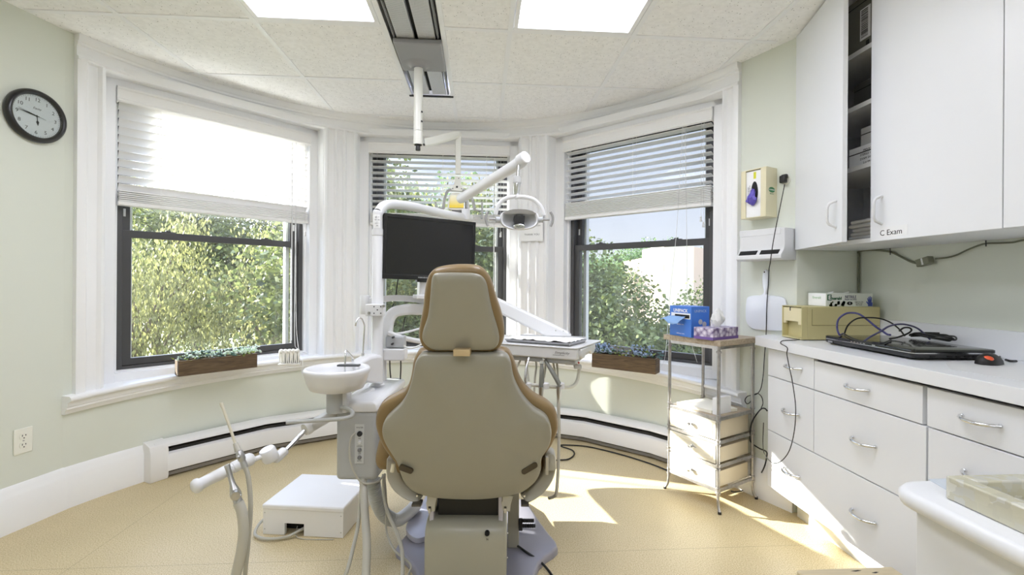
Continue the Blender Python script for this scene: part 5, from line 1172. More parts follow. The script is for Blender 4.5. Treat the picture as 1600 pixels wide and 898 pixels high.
# things on the cabinet shelves
CARD = mat('dark_grey_carton', (112, 112, 104), 0.7, var=0.04)
def carton(x0, x1, y0, y1, z0, z1, label, m_, lab=None):
    t = thing('carton', ((x0 + x1) / 2, (y0 + y1) / 2, z0), label, 'box', 'boxes in the wall cabinet')
    k = MB(); k.box(x0, x1, y0, y1, z0, z1); k.build('box_body', m_, t, bevel=0.002)
    k = MB(); k.box(x0 - 0.0005, x0, y0 + 0.002, y1 - 0.002, z1 - 0.03, z1 - 0.026); k.build('flap_line', DKGAP, t)
    return t
t = carton(1.575, 1.80, 1.55, 1.92, 2.108, 2.335, 'grey carton with white barcode sticker on the top cabinet shelf', CARD)
Mb = frame((1.5745, 1.838, 2.165), (0, -1, 0), UP)
k = MB(Mb); k.box(0, 0.052, -0.015, 0.115, 0, 0.0006); k.build('barcode_sticker', PAPER, t)
k = MB(Mb); rr = random.Random(2); x = 0.004
zz = -0.005
while zz < 0.105:
    h = rr.choice((0.0015, 0.0025, 0.004)); k.box(0.006, 0.040, zz, zz + h, 0.0007, 0.0010); zz += h + rr.choice((0.0015, 0.003))
k.build('barcode', INK, t)
k = MB(Mb); k.box(0.03, 0.046, -0.05, -0.025, 0, 0.0005); k.build('printed_mark', INK, t)
carton(1.60, 1.82, 1.48, 1.90, 1.883, 1.99, 'dark low carton on the second cabinet shelf down', mat('charcoal_carton', (70, 70, 68), 0.7))
carton(1.59, 1.82, 1.56, 1.85, 1.716, 1.79, 'pale upper carton on the third cabinet shelf', mat('pale_carton', (196, 196, 194), 0.7))
t = carton(1.58, 1.83, 1.53, 1.90, 1.630, 1.714, 'printed white carton under the pale one on the third cabinet shelf', PAPER)
for i, s in enumerate(('PRIVATE', 'STERILE 1x200', 'EXAM SHEETS', 'Lot 0417')):
    text(s, 0.013, frame((1.5793, 1.80, 1.692 - i * 0.017), (0, -1, 0), UP), 'lettering', INK, t, 0.0002)
TW = mat('grey_white_towel', (206, 206, 204), 0.9, var=0.04, bump=0.3, bscale=500)
for i in range(5):
    k = MB(); z = ZB + 0.019 + i * 0.0172; w = 0.003 * (i % 3)
    P = [(1.58 + w, 1.56, z + 0.008), (1.80, 1.56, z + 0.008), (1.80, 1.90, z + 0.008), (1.58 + w, 1.90 - 2 * w, z + 0.008)]
    k.pillow(P, UP, [(0.006, -0.008), (0.0, -0.004), (0.0, 0.004), (0.006, 0.008), (('s', 0.02), 0.009)])
    o = k.build('folded_towel', TW, None, bevel=0.003)
    tag(o, ['lowest folded towel of the stack on the cabinet floor', 'second folded towel from the bottom of the cabinet stack', 'middle folded towel of the cabinet stack', 'fourth folded towel up in the cabinet stack', 'topmost folded towel of the stack inside the open cabinet'][i], 'towel', 'folded towels in the cabinet')

# ================================================================== base cabinets, worktop and backsplash
XF, ZT = 1.40, 0.873
def base_unit(y0, y1, label, fronts):
    t = thing('base_cabinet', (1.65, (y0 + y1) / 2, 0), label, 'cabinet', 'white base cabinets')
    k = MB(); k.box(XF + 0.0185, XW, y0, min(y1, 2.17), 0.152, 0.800); k.build('cabinet_body', WHITE, t, smooth=0)
    k = MB(); k.box(1.55, XW, y0, min(y1, 2.17), 0, 0.1515); k.build('toe_kick', WHITE, t, smooth=0)
    for kind, a, b, z0, z1, hs in fronts:
        k = MB(); k.box(XF, XF + 0.018, a, b, z0, z1); d = k.build(kind, WHITE, t, bevel=0.0012)
        for hy, hz in hs:
            n = 12; pts = []; rs = []
            for i in range(n + 1):
                s = i / n * 2 - 1; o = 0.026 * (1 - abs(s) ** 3); pts.append((XF - 0.004 - o, hy + s * 0.054, hz - 0.004 * (1 - s * s))); rs.append(0.0036 + 0.0022 * (1 - s * s) + (0.001 if abs(s) > 0.8 else 0))
            k = MB(); k.tube(pts, rs, 10)
            for s in (-1, 1): k.lathe([(0, 0), (0.006, 0), (0.005, 0.004), (0, 0.005)], (XF, hy + s * 0.050, hz), (-1, 0, 0), 12)
            k.build('handle', CHROME, d, smooth=60)
    return t
base_unit(1.375, 2.175, 'white drawer bank under the label printer and laptop', [
    ('drawer', 1.863, 2.174, 0.693, 0.822, [(1.985, 0.765)]), ('drawer', 1.863, 2.174, 0.429, 0.689, [(2.0, 0.560)]),
    ('drawer', 1.381, 1.860, 0.693, 0.814, [(1.634, 0.753)]), ('drawer', 1.369, 1.860, 0.429, 0.689, [(1.604, 0.561)]),
    ('drawer', 1.369, 2.174, 0.155, 0.425, [(1.996, 0.290), (1.603, 0.291)])])
base_unit(0.40, 1.372, 'white base cabinet nearest the viewer beyond the low side cabinet', [
    ('drawer', 0.90, 1.366, 0.693, 0.814, [(1.209, 0.756)]), ('drawer', 0.42, 0.896, 0.693, 0.814, [(0.66, 0.756)]),
    ('door', 0.90, 1.362, 0.155, 0.689, [(1.20, 0.60)]), ('door', 0.42, 0.896, 0.155, 0.689, [(0.6, 0.60)])])
WT = thing('worktop', (1.6, 1.4, 0.83), 'white laminate worktop with backsplash above the drawers', 'worktop')
k = MB(); k.prism([(1.375, 0.40, 0.8285), (1.375, 2.242, 0.8285), (1.490, 2.315, 0.8285), (1.513, 2.315, 0.8285), (1.5655, 2.203, 0.8285), (1.8955, 2.203, 0.8285), (1.8955, 0.40, 0.8285)], (0, 0, ZT - 0.8285)); k.build('counter_slab', WHITE, WT, bevel=0.0015)
k = MB(); k.box(1.876, 1.8965, 0.40, 2.20, ZT + 0.0003, ZT + 0.10); k.build('backsplash', WHITE, WT, bevel=0.0015)
# wiring under the wall cabinets
WC = thing('under_cabinet_cable', (1.89, 1.9, 1.25), 'grey cable with coupler block strung on the wall under the wall cabinets', 'cable')
def ww(u, v, o=0.008):
    q = atx(u, v, XW - o); q.y = min(q.y, 2.204); return q
OLV = mat('olive_grey_cable', (112, 114, 96), 0.5)
k = MB(); k.tube(catmull([ww(1334, 462), ww(1331.5, 430), ww(1331.5, 410), ww(1334, 398), ww(1342, 392.5), ww(1358, 390.5), ww(1376, 391), ww(1393, 394), ww(1408, 401), ww(1422, 408), ww(1432, 411)], 6), 0.0048, 8); k.build('cable', OLV, WC)
k = MB(); k.tube(catmull([ww(1462, 404), ww(1480, 402), ww(1495, 398), ww(1512, 390), ww(1530, 383), ww(1543, 380), ww(1562, 379.5), ww(1582, 378.5), ww(1600, 375), ww(1640, 371)], 6), 0.0034, 8); k.build('thin_cable', OLV, WC)
p = ww(1445, 408.5, 0.02); k = MB(); q = Quaternion((1, 0, 0), math.radians(-14)); k.obox(p, Vector((0.013, 0, 0)), q @ Vector((0, 0.030, 0)), q @ Vector((0, 0, 0.016))); k.build('coupler_block', mat('grey_coupler', (128, 130, 112), 0.45), WC, bevel=0.003)
k = MB(); k.obox(p - Vector((0.0132, 0, 0)), Vector((0.0004, 0, 0)), q @ Vector((0, 0.004, 0)), q @ Vector((0, 0, 0.014))); k.build('coupler_seam', PAPER, WC)
for u, v in ((1393, 394), (1543, 380)):
    k = MB(); p = ww(u, v); k.tube([p + Vector((-0.006, 0, -0.012)), p + Vector((-0.007, 0, 0.02))], 0.002, 6); k.build('cable_tie', INK, WC)

# ================================================================== things on the worktop
PR = thing('label_printer', (1.68, 2.13, ZT), 'beige boxy label printer with open front slot standing at the far end of worktop', 'label printer')
BEI = mat('beige_equipment_plastic', (200, 190, 140), 0.45, var=0.02)
x0, x1, y0, y1, z0, z1 = 1.487, 1.873, 2.06, 2.202, ZT + 0.004, ZT + 0.158
k = MB(); k.box(x0 + 0.03, x1, y0, y1, z0, z1); k.box(x0, x0 + 0.03, y0, y0 + 0.005, z0, z1); k.box(x0, x0 + 0.03, y1 - 0.005, y1, z0, z1); k.box(x0, x0 + 0.03, y0 + 0.005, y1 - 0.005, z0, z0 + 0.008); k.box(x0, x0 + 0.03, y0 + 0.005, y1 - 0.005, z1 - 0.003, z1); k.build('printer_case', BEI, PR, bevel=0.003, seg=2)
k = MB(); LB = mat('light_beige_plastic', (226, 216, 176), 0.45)
zz = z0 + (z1 - z0) * 0.50; yq = (y0 + y1) / 2
k.prism([(x0 + 0.004, y, z) for y, z in ((y0 + 0.006, z1 - 0.008), (y1 - 0.006, z1 - 0.008), (y1 - 0.006, zz - 0.008), (y1 - 0.022, zz - 0.008), (y1 - 0.022, zz + 0.004), (y0 + 0.03, zz + 0.004), (y0 + 0.03, zz - 0.01), (y0 + 0.006, zz - 0.01))], (0.012, 0, 0)); k.build('front_flap', LB, PR, bevel=0.0015)
k = MB(); k.box(x0 + 0.0035, x0 + 0.006, yq + 0.012, yq + 0.018, z1 - 0.024, z1 - 0.006); k.build('flap_notch', DKGAP, PR)
k = MB(); k.box(x0 + 0.05, x1 - 0.004, y0 - 0.0006, y0, z0 + 0.066, z0 + 0.068); k.box(x0 + 0.05, x0 + 0.0515, y0 - 0.0006, y0, z0 + 0.066, z1 - 0.012); k.build('case_seam', mat('olive_seam', (110, 102, 60), 0.7), PR, smooth=0)
for a in (x0 + 0.02, x1 - 0.03):
    k = MB(); k.box(a, a + 0.1 if a < 1.6 else a + 0.02, y0 + 0.01, y0 + 0.03, ZT + 0.0003, z0); k.build('rubber_foot', DKGAP, PR)
gx0, gx1, gy0, gy1, gz0, gz1 = 1.617, 1.850, 2.075, 2.195, z1 + 0.0005, z1 + 0.0625
GX_ = thing('glove_box', (1.72, 2.13, z1), 'white and green printed nitrile glove carton on top of the beige label printer', 'glove box')
k = MB(); k.box(gx0, gx1, gy0, gy1, gz0, gz1); k.build('carton', mat('pale_green_white_card', (222, 226, 216), 0.5), GX_, bevel=0.0015)
Mg = frame((gx0, gy0 - 0.0004, gz0), (1, 0, 0), UP); Wg, Hg = gx1 - gx0, gz1 - gz0
GRN = mat('emerald_print', (34, 92, 52), 0.5); LGRN = mat('light_green_print', (132, 176, 122), 0.5); BLU = mat('blue_glove_print', (70, 86, 168), 0.5)
k = MB(Mg)
rr = random.Random(4)
for i in range(16):
    cx2, cy2, r2 = rr.uniform(0.006, 0.095), rr.uniform(0.004, 0.024), rr.uniform(0.004, 0.008)
    k.prism([(cx2 + r2 * math.cos(q * PI / 3), min(max(cy2 + r2 * math.sin(q * PI / 3), 0.001), 0.026), 0.0001 * (i % 3)) for q in range(6)], Vector((0, -0.0003, 0)))
k.build('hexagon_pattern', LGRN, GX_, smooth=0)
k = MB(Mg); k.box(0.006, 0.027, 0.028, 0.056, 0, 0.0005); k.build('initial_block', GRN, GX_)
text('E', 0.026, Mg @ Matrix.Translation((0.017, 0.041, 0.0007)), 'lettering', PAPER, GX_, 0.0003, bold=0.0008)
text('merald', 0.019, Mg @ Matrix.Translation((0.050, 0.038, 0.0005)), 'lettering', GRN, GX_, 0.0003, bold=0.0006)
text('NITRILE', 0.019, Mg @ Matrix.Translation((0.121, 0.045, 0.0005)), 'lettering', mat('navy_print', (48, 52, 92), 0.5), GX_, 0.0003, font_scale=(0.86, 1))
text('EXAM GLOVES', 0.009, Mg @ Matrix.Translation((0.121, 0.033, 0.0005)), 'lettering', mat('navy_print', (48, 52, 92), 0.5), GX_, 0.0003)
k = MB(Mg); k.pillow([(0.117 + 0.014 * math.cos(q * PI / 12), 0.015 + 0.0085 * math.sin(q * PI / 12), 0) for q in range(24)], (0, 0, 1), [(0, 0), (0, 0.0005)]); k.build('size_oval', mat('black_print', (14, 14, 14), 0.5), GX_)
text('S', 0.013, Mg @ Matrix.Translation((0.117, 0.015, 0.0007)), 'lettering', PAPER, GX_, 0.0003)
for i, s in enumerate(('Single Use Only', 'Powder Free', 'Non-Sterile')): text(s, 0.0065, Mg @ Matrix.Translation((0.163, 0.022 - i * 0.007, 0.0005)), 'lettering', INK, GX_, 0.0002)
k = MB(Mg)
for (a, b, c, d, w) in ((0.214, 0.012, 0.205, 0.040, 0.006), (0.216, 0.014, 0.211, 0.046, 0.006), (0.219, 0.014, 0.218, 0.049, 0.006), (0.222, 0.012, 0.225, 0.045, 0.006), (0.215, 0.005, 0.200, 0.024, 0.007)):
    dx, dy = c - a, d - b; l = math.hypot(dx, dy); nx_, ny_ = -dy / l * w / 2, dx / l * w / 2; k.add([(a + nx_, b + ny_, 0.0004), (a - nx_, b - ny_, 0.0004), (c - nx_ * 0.7, d - ny_ * 0.7, 0.0004), (c + nx_ * 0.7, d + ny_ * 0.7, 0.0004)], [(0, 1, 2, 3)])
k.box(0.208, 0.230, 0.002, 0.020, 0, 0.0003); k.build('printed_glove', BLU, GX_, smooth=0)
Mg2 = frame((gx0 - 0.0004, gy1, gz0), (0, -1, 0), UP)
k = MB(Mg2); k.box(0.002, gy1 - gy0 - 0.002, 0.002, Hg - 0.002, 0, 0.0003); k.build('end_panel', PAPER, GX_)
text('Emerald', 0.017, Mg2 @ Matrix.Translation((0.06, 0.04, 0.0005)), 'lettering', LGRN, GX_, 0.0002)
k = MB(); rr = random.Random(8)
for cx2 in (gx0 + 0.06, gx0 + 0.14):
    k.add([(cx2 - 0.02, gy0 + 0.05, gz1), (cx2 + 0.005, gy0 + 0.04, gz1 + 0.004), (cx2 + 0.02, gy0 + 0.05, gz1 + 0.009), (cx2, gy0 + 0.06, gz1 + 0.003)], [(0, 1, 2, 3)])
k.build('torn_flap', PAPER, GX_, smooth=0)
# laptop
A_, L_c, R_c = Vector((1.492, 1.505, 0)), Vector((1.513, 1.955, 0)), Vector((1.80, 1.565, 0))
ex = (A_ - L_c).normalized(); MLp = frame(L_c + UP * (ZT + 0.0005), ex, UP.cross(ex)); wl, dl = (A_ - L_c).length, 0.30
LP = thing('laptop', MLp @ Vector((wl / 2, dl / 2, 0)), 'closed glossy black laptop lying on the worktop in front of the label printer', 'laptop')
def rrect(x0, x1, y0, y1, r, n=5):
    out = []
    for cx2, cy2, a0 in ((x1 - r, y0 + r, -90), (x1 - r, y1 - r, 0), (x0 + r, y1 - r, 90), (x0 + r, y0 + r, 180)):
        for i in range(n + 1): q = math.radians(a0 + 90 * i / n); out.append((cx2 + r * math.cos(q), cy2 + r * math.sin(q)))
    return out
k = MB(MLp); P = rrect(0, wl, 0, dl, 0.02)
def lay(s, z): return [(x if s == 0 else min(max(x, s), wl - s), y if s == 0 else min(max(y, s), dl - s), z) for x, y in P]
k.loft([lay(0.022, 0.002), lay(0.006, 0.010), lay(0.001, 0.018), lay(0.0, 0.0235)]); k.build('laptop_base', mat('black_laptop_plastic', (30, 30, 31), 0.35), LP, smooth=40)
k = MB(MLp); k.loft([lay(0.0, 0.0237), lay(0.0, 0.0262)]); k.build('silver_trim', CHROME, LP)
k = MB(MLp); k.loft([lay(0.001, 0.0264), lay(0.0, 0.030), lay(0.003, 0.036), lay(0.010, 0.0385), lay(0.06, 0.0395)]); k.build('laptop_lid', mat('gloss_black_lid', (16, 16, 17), 0.16, coat=0.3), LP, smooth=40)
k = MB(MLp)
for i in range(5): k.box(0.16 + i * 0.016, 0.171 + i * 0.016, -0.0008, 0.001, 0.0285, 0.0315)
k.box(0.27, 0.285, -0.0008, 0.001, 0.0285, 0.0315); k.build('indicator_lights', CHROME, LP)
for y in (0.06, 0.12, 0.15, 0.18, 0.21):
    k = MB(MLp); k.box(wl - 0.004, wl + 0.0006, y, y + 0.016, 0.011, 0.017); k.build('port', DKGAP, LP)
k = MB(MLp); k.box(0.03, 0.055, -0.0006, 0.006, 0.010, 0.018); k.build('card_slot', STEEL, LP)
# cords piled on the laptop
zl = ZT + 0.041
def on(u, v, d): return at(u, v, d)
k = MB(); k.tube(catmull([Vector((1.66, 1.99, ZT + 0.004)), Vector((1.62, 1.97, zl + 0.0)), atz(1312, 523, zl + 0.006), at(1308, 512, 2.05), at(1310, 499, 2.05), at(1320, 490.5, 2.04), at(1331, 488.5, 2.03), at(1343, 491, 2.0), at(1356, 500, 1.97), at(1368, 510, 1.94), at(1380, 518, 1.92), at(1386, 522, 1.9), at(1391, 523, 1.88)], 7), 0.0040, 9)
tag(k.build('network_cable', mat('dark_blue_cable', (56, 54, 108), 0.4)), 'dark blue network cable arching over the closed laptop', 'cable')
k = MB(); k.tube(catmull([at(1350, 533, 1.82), at(1360, 526, 1.83), at(1375, 518, 1.84), at(1388, 510, 1.85), at(1402, 506.5, 1.86), at(1416, 507, 1.87), at(1432, 512, 1.88), at(1444, 521, 1.88), at(1453, 530, 1.88)], 7), 0.0036, 8)
tag(k.build('network_cable', mat('slate_cable', (70, 70, 104), 0.4)), 'slate blue cable curving from the laptop lid toward the backsplash', 'cable')
k = MB(); k.tube(catmull([atz(1392, 531, zl + 0.004), atz(1375, 537, zl + 0.004), atz(1355, 535, zl + 0.004), atz(1335, 529.5, zl + 0.004), atz(1322, 523, zl + 0.006), atz(1320, 520, zl + 0.008), at(1325, 508, 1.98), at(1338, 498, 1.98), at(1355, 496, 1.97), at(1375, 497.5, 1.95), at(1392, 504, 1.93), at(1405, 514, 1.91), at(1414, 525, 1.89)], 7), 0.0030, 8)
tag(k.build('black_cord', RUBBER), 'black cord making the widest loop over the laptop lid', 'cable')
k = MB(); pts = []
for i in range(34):
    q = i * 0.62; pts.append(Vector((1.80 + 0.045 * math.sin(q) + 0.012 * math.sin(i), 1.745 + 0.085 * math.cos(q * 0.98) - 0.0004 * i, ZT + 0.047 + 0.012 * (i % 5) / 5 + 0.0004 * i)))
k.tube(catmull(pts, 5), 0.0031, 7)
tag(k.build('power_cord', RUBBER), 'coiled black power cord heaped at the back of the laptop', 'cable')
k = MB(); k.tube(catmull([at(1405, 517, 1.9), at(1412, 512, 1.9), at(1421, 512, 1.9), at(1424, 516, 1.9), at(1418, 521, 1.89), at(1402, 527, 1.88), at(1390, 529, 1.87)], 6), 0.0034, 8)
tag(k.build('power_cord', RUBBER), 'short doubled black cord between the blue cables and the coiled cord', 'cable')
# mouse on its paper
mc = Vector((1.690, 1.435, ZT + 0.0015))
MS = thing('computer_mouse', mc, 'black computer mouse with orange glowing wheel window on white paper', 'mouse')
Mm = Matrix.Translation(mc) @ Matrix.Rotation(math.radians(24), 4, 'Z')
k = MB(Mm); R = []
for i in range(13):
    s = i / 12 * 2 - 1; w = 0.030 * max(0.02, (1 - abs(s) ** 3.2)) ** 0.5; h = 0.036 * max(0.03, (1 - (abs(s + 0.1)) ** 2.6)) ** 0.6
    R.append([(s * 0.056, w * math.cos(q * PI / 8), max(0.0, h * math.sin(q * PI / 8))) for q in range(9)] + [(s * 0.056, -w * 0.9, 0.0)])
k.loft(R); k.build('mouse_shell', mat('black_rubberised', (22, 22, 23), 0.45), MS, smooth=60)
k = MB(Mm); k.sphere((-0.036, -0.006, 0.020), 1, (0.013, 0.016, 0.010), 14, 8); k.build('glow_window', mat('orange_plastic', (226, 92, 52), 0.3), MS, smooth=60)
k = MB(); k.tube(catmull([mc + Vector((0.055, 0.02, 0.012)), atz(1562, 556, ZT + 0.005), atz(1552, 551, ZT + 0.004), atz(1540, 551, ZT + 0.004)], 5), 0.0025, 7); k.build('mouse_lead', RUBBER, MS)
k = MB(); k.tube(catmull([atz(1568, 556, ZT + 0.005), atz(1580, 556, ZT + 0.005), atz(1592, 558, ZT + 0.005), atz(1615, 562, ZT + 0.005)], 5), 0.0036, 8); k.tube(catmull([atz(1572, 562, ZT + 0.006), atz(1579, 564, ZT + 0.006), atz(1588, 564, ZT + 0.006)], 4), 0.004, 8)
tag(k.build('usb_lead', RUBBER), 'black lead lying on the worktop behind the mouse', 'cable')
k = MB(); P = [Vector((1.455, 1.345, ZT + 0.0004)), Vector((1.48, 1.18, ZT + 0.0004)), Vector((1.80, 1.19, ZT + 0.0004)), Vector((1.79, 1.50, ZT + 0.0004)), Vector((1.60, 1.50, ZT + 0.0004))]
k.prism(P, (0, 0, 0.0009)); tag(k.build('paper_sheet', mat('glossy_paper', (228, 229, 230), 0.35)), 'sheet of white paper under the mouse on the worktop', 'paper')
# thin lead hanging over the worktop edge in front of the drawers
k = MB(); k.tube(catmull([Vector((1.52, 2.10, ZT + 0.004)), Vector((1.45, 2.05, ZT + 0.004)), Vector((1.380, 2.035, ZT + 0.003)), Vector((1.369, 2.033, ZT - 0.01)), atx(1230, 543, 1.364), atx(1229.5, 553, 1.360), atx(1233, 572, 1.357), atx(1238, 596, 1.355), atx(1243, 634, 1.355), atx(1241.5, 670, 1.355), atx(1234, 702, 1.355), atx(1222, 719, 1.357), atx(1209, 723.5, 1.36), atx(1199, 716, 1.365), atx(1193.5, 706, 1.372), wp(1192, 690, 0.07), wp(1193, 660, 0.06)], 7), 0.0020, 7)
tag(k.build('hanging_lead', RUBBER), 'thin black lead drooping from the label printer down across the drawer fronts', 'cable')

# ================================================================== low side cabinet near the viewer with the mosaic tray
SCB = thing('side_cabinet', (1.13, 0.65, 0), 'low white side cabinet with rounded top edge closest to the viewer', 'cabinet')
k = MB(); P = [Vector((x, y, 0.70)) for x, y in [(0.852, 0.40)] + [(0.852, 0.872)] + [(0.856, 0.893), (0.872, 0.914), (0.895, 0.928), (0.92, 0.933)] + [(1.352, 0.933), (1.352, 0.40)]]
k.pillow(P, UP, [(0.020, -0.016), (0.008, -0.013), (0.002, -0.006), (0.0, 0.003), (0.002, 0.012), (0.008, 0.0185), (0.016, 0.020), (('s', 0.02), 0.020)]); k.build('cabinet_top', WHITE, SCB, smooth=50)
k = MB(); k.box(0.897, 1.35, 0.41, 0.897, 0.0, 0.685); k.build('cabinet_body', WHITE, SCB, bevel=0.002)
def mosaic_mat():
    m = bpy.data.materials.new('mother_of_pearl_mosaic'); m.use_nodes = True; nt = m.node_tree; N = nt.nodes; L = nt.links; b = N['Principled BSDF']
    tc = N.new('ShaderNodeTexCoord'); mp = N.new('ShaderNodeMapping'); mp.inputs['Scale'].default_value = (1, 1, 1.2); L.new(tc.outputs['Object'], mp.inputs['Vector'])
    v = N.new('ShaderNodeTexVoronoi'); v.inputs['Scale'].default_value = 55; v.distance = 'CHEBYCHEV'; L.new(mp.outputs['Vector'], v.inputs['Vector'])
    s = N.new('ShaderNodeSeparateColor'); L.new(v.outputs['Color'], s.inputs['Color'])
    cr = N.new('ShaderNodeValToRGB'); e = cr.color_ramp.elements; e[0].color = lin((190, 187, 168)); e[1].color = lin((214, 212, 198)); e.new(0.4).color = lin((200, 196, 172)); e.new(0.7).color = lin((194, 194, 186))
    L.new(s.outputs['Red'], cr.inputs['Fac']); L.new(cr.outputs['Color'], b.inputs['Base Color']); b.inputs['Roughness'].default_value = 0.22; b.inputs['Coat Weight'].default_value = 0.3
    return m
MT = thing('mosaic_tray', (1.02, 0.66, 0.7205), 'square mother-of-pearl mosaic tray on the low side cabinet', 'tray')
MOS = mosaic_mat()
x0, x1, y0, y1, z0, z1, w = 0.905, 1.30, 0.46, 0.845, 0.7205, 0.765, 0.032
k = MB(); k.box(x0, x0 + w, y0, y1, z0, z1); k.box(x1 - w, x1, y0, y1, z0, z1); k.box(x0 + w, x1 - w, y0, y0 + w, z0, z1); k.box(x0 + w, x1 - w, y1 - w, y1, z0, z1); k.build('tray_rim', MOS, MT, bevel=0.003)
k = MB(); k.box(x0 + w, x1 - w, y0 + w, y1 - w, z0, z0 + 0.012); k.build('tray_floor', MOS, MT)
k = MB(); k.prism([(0.935, 0.848, 0.7203), (0.955, 0.928, 0.7203), (1.10, 0.929, 0.7203), (1.10, 0.848, 0.7203)], (0, 0, 0.0012)); tag(k.build('folder', mat('pale_blue_grey_card', (196, 204, 212), 0.5)), 'pale blue-grey folder showing behind the mosaic tray', 'folder')
# plank step stool on the floor
SS = thing('step_stool', (1.16, 1.26, 0), 'pale distressed plank step stool on the floor beside the drawers', 'stool')
PLK = mat('distressed_pale_wood', (206, 192, 160), 0.6, var=0.15, vscale=6, stretch=(1, 14, 14))
for i in range(4):
    k = MB(); y1_ = 1.43 - i * 0.082; k.box(1.02, 1.345, y1_ - 0.080, y1_, 0.185, 0.215); k.build('plank', PLK, SS, bevel=0.005, seg=2)
rr = random.Random(6)
for i in range(9):
    k = MB(); x = rr.uniform(1.06, 1.3); y = 1.43 - 0.08 * rr.randrange(0, 3) - rr.uniform(0.01, 0.05); L2 = rr.uniform(0.01, 0.04)
    k.prism([(x, y, 0.2152), (x + L2, y + 0.004, 0.2152), (x + L2 * 1.4, y + 0.001, 0.2152), (x + L2 * 0.6, y - 0.003, 0.2152)], (0, 0, 0.0004)); k.build('knot_crack', INK, SS, smooth=0)
for x in (1.04, 1.305):
    k = MB(); k.box(x, x + 0.025, 1.12, 1.41, 0.0, 0.185); k.build('side_panel', PLK, SS, bevel=0.003)
k = MB(); k.box(1.065, 1.305, 1.25, 1.275, 0.10, 0.15); k.build('stretcher', PLK, SS, bevel=0.002)

# ================================================================== metal and wood cart with three drawers
fl_p, fr_p = Vector((1.040, 2.493, 0)), Vector((1.180, 2.229, 0)); exc = (fr_p - fl_p).normalized(); MCt = frame(fl_p, exc, UP.cross(exc)); WX, WY = 0.299, 0.292
CT = thing('storage_cart', MCt @ Vector((WX / 2, WY / 2, 0)), 'slim metal cart with wooden top and three cream drawers under the third window', 'storage cart')
SILV = mat('distressed_silver_metal', (176, 174, 174), 0.32, metal=0.85, var=0.35, vscale=45)
for ix, iy in ((0, 0), (1, 0), (1, 1), (0, 1)):
    px_, py_ = ix * WX, iy * WY; sx, sy = (-1 if ix == 0 else 1), (-1 if iy == 0 else 1)
    k = MB(MCt); k.tube([(px_, py_, 0.823), (px_, py_, 0.10)], 0.0085, 14)
    for z in (0.795, 0.478, 0.448, 0.355, 0.335, 0.235, 0.215, 0.118, 0.094): k.lathe([(0.0085, -0.006), (0.0125, -0.004), (0.0125, 0.004), (0.0085, 0.006)], (px_, py_, z), n=14)
    k.tube(catmull([(px_, py_, 0.10), (px_ + sx * 0.001, py_ + sy * 0.001, 0.07), (px_ + sx * 0.006, py_ + sy * 0.004, 0.03), (px_ + sx * 0.017, py_ + sy * 0.011, 0.008)], 4), [0.0085, 0.0083, 0.008, 0.0078, 0.0075, 0.0072, 0.007, 0.0068, 0.0066, 0.0065, 0.0066, 0.007, 0.0075], 12)
    lg = k.build('leg', SILV, CT, smooth=50)
    k = MB(MCt); k.cyl((px_ + sx * 0.018, py_ + sy * 0.012, 0.0), (px_ + sx * 0.017, py_ + sy * 0.011, 0.012), 0.0085, n=12); k.build('rubber_foot', RUBBER, lg)
def wood_mat(name, a, b, sc=(2, 26, 26)):
    m = bpy.data.materials.new(name); m.use_nodes = True; nt = m.node_tree; N = nt.nodes; L = nt.links; bs = N['Principled BSDF']
    tc = N.new('ShaderNodeTexCoord'); mp = N.new('ShaderNodeMapping'); mp.inputs['Scale'].default_value = sc; L.new(tc.outputs['Object'], mp.inputs['Vector'])
    n = N.new('ShaderNodeTexNoise'); n.inputs['Scale'].default_value = 3; n.inputs['Detail'].default_value = 6; n.inputs['Distortion'].default_value = 1.0; L.new(mp.outputs['Vector'], n.inputs['Vector'])
    cr = N.new('ShaderNodeValToRGB'); cr.color_ramp.elements[0].color = lin(a); cr.color_ramp.elements[1].color = lin(b); cr.color_ramp.elements[0].position = 0.32; cr.color_ramp.elements[1].position = 0.68
    L.new(n.outputs['Fac'], cr.inputs['Fac']); L.new(cr.outputs['Color'], bs.inputs['Base Color']); bs.inputs['Roughness'].default_value = 0.6
    return m
WOODT = wood_mat('weathered_oak', (158, 142, 122), (192, 178, 156))
k = MB(MCt); k.box(-0.026, WX + 0.022, -0.022, WY + 0.022, 0.826, 0.854); k.build('wooden_top', WOODT, CT, bevel=0.002)
k = MB(MCt); k.box(0.004, WX - 0.004, 0.004, WY - 0.004, 0.462, 0.470); k.build('shelf_board', WOODT, CT, bevel=0.001)
def ring(z0, z1, name):
    k = MB(MCt); t = 0.008
    k.box(0.006, WX - 0.006, -t / 2, t / 2, z0, z1); k.box(0.006, WX - 0.006, WY - t / 2, WY + t / 2, z0, z1); k.box(-t / 2, t / 2, 0.006, WY - 0.006, z0, z1); k.box(WX - t / 2, WX + t / 2, 0.006, WY - 0.006, z0, z1)
    return k.build(name, SILV, CT, bevel=0.0008)
for z in (0.808, 0.452, 0.335, 0.216, 0.096): ring(z, z + 0.017, 'frame_rail')
CRM = mat('cream_painted_wood', (240, 234, 214), 0.5, var=0.02)
SDE = mat('tan_drawer_side', (206, 194, 170), 0.6, var=0.03)
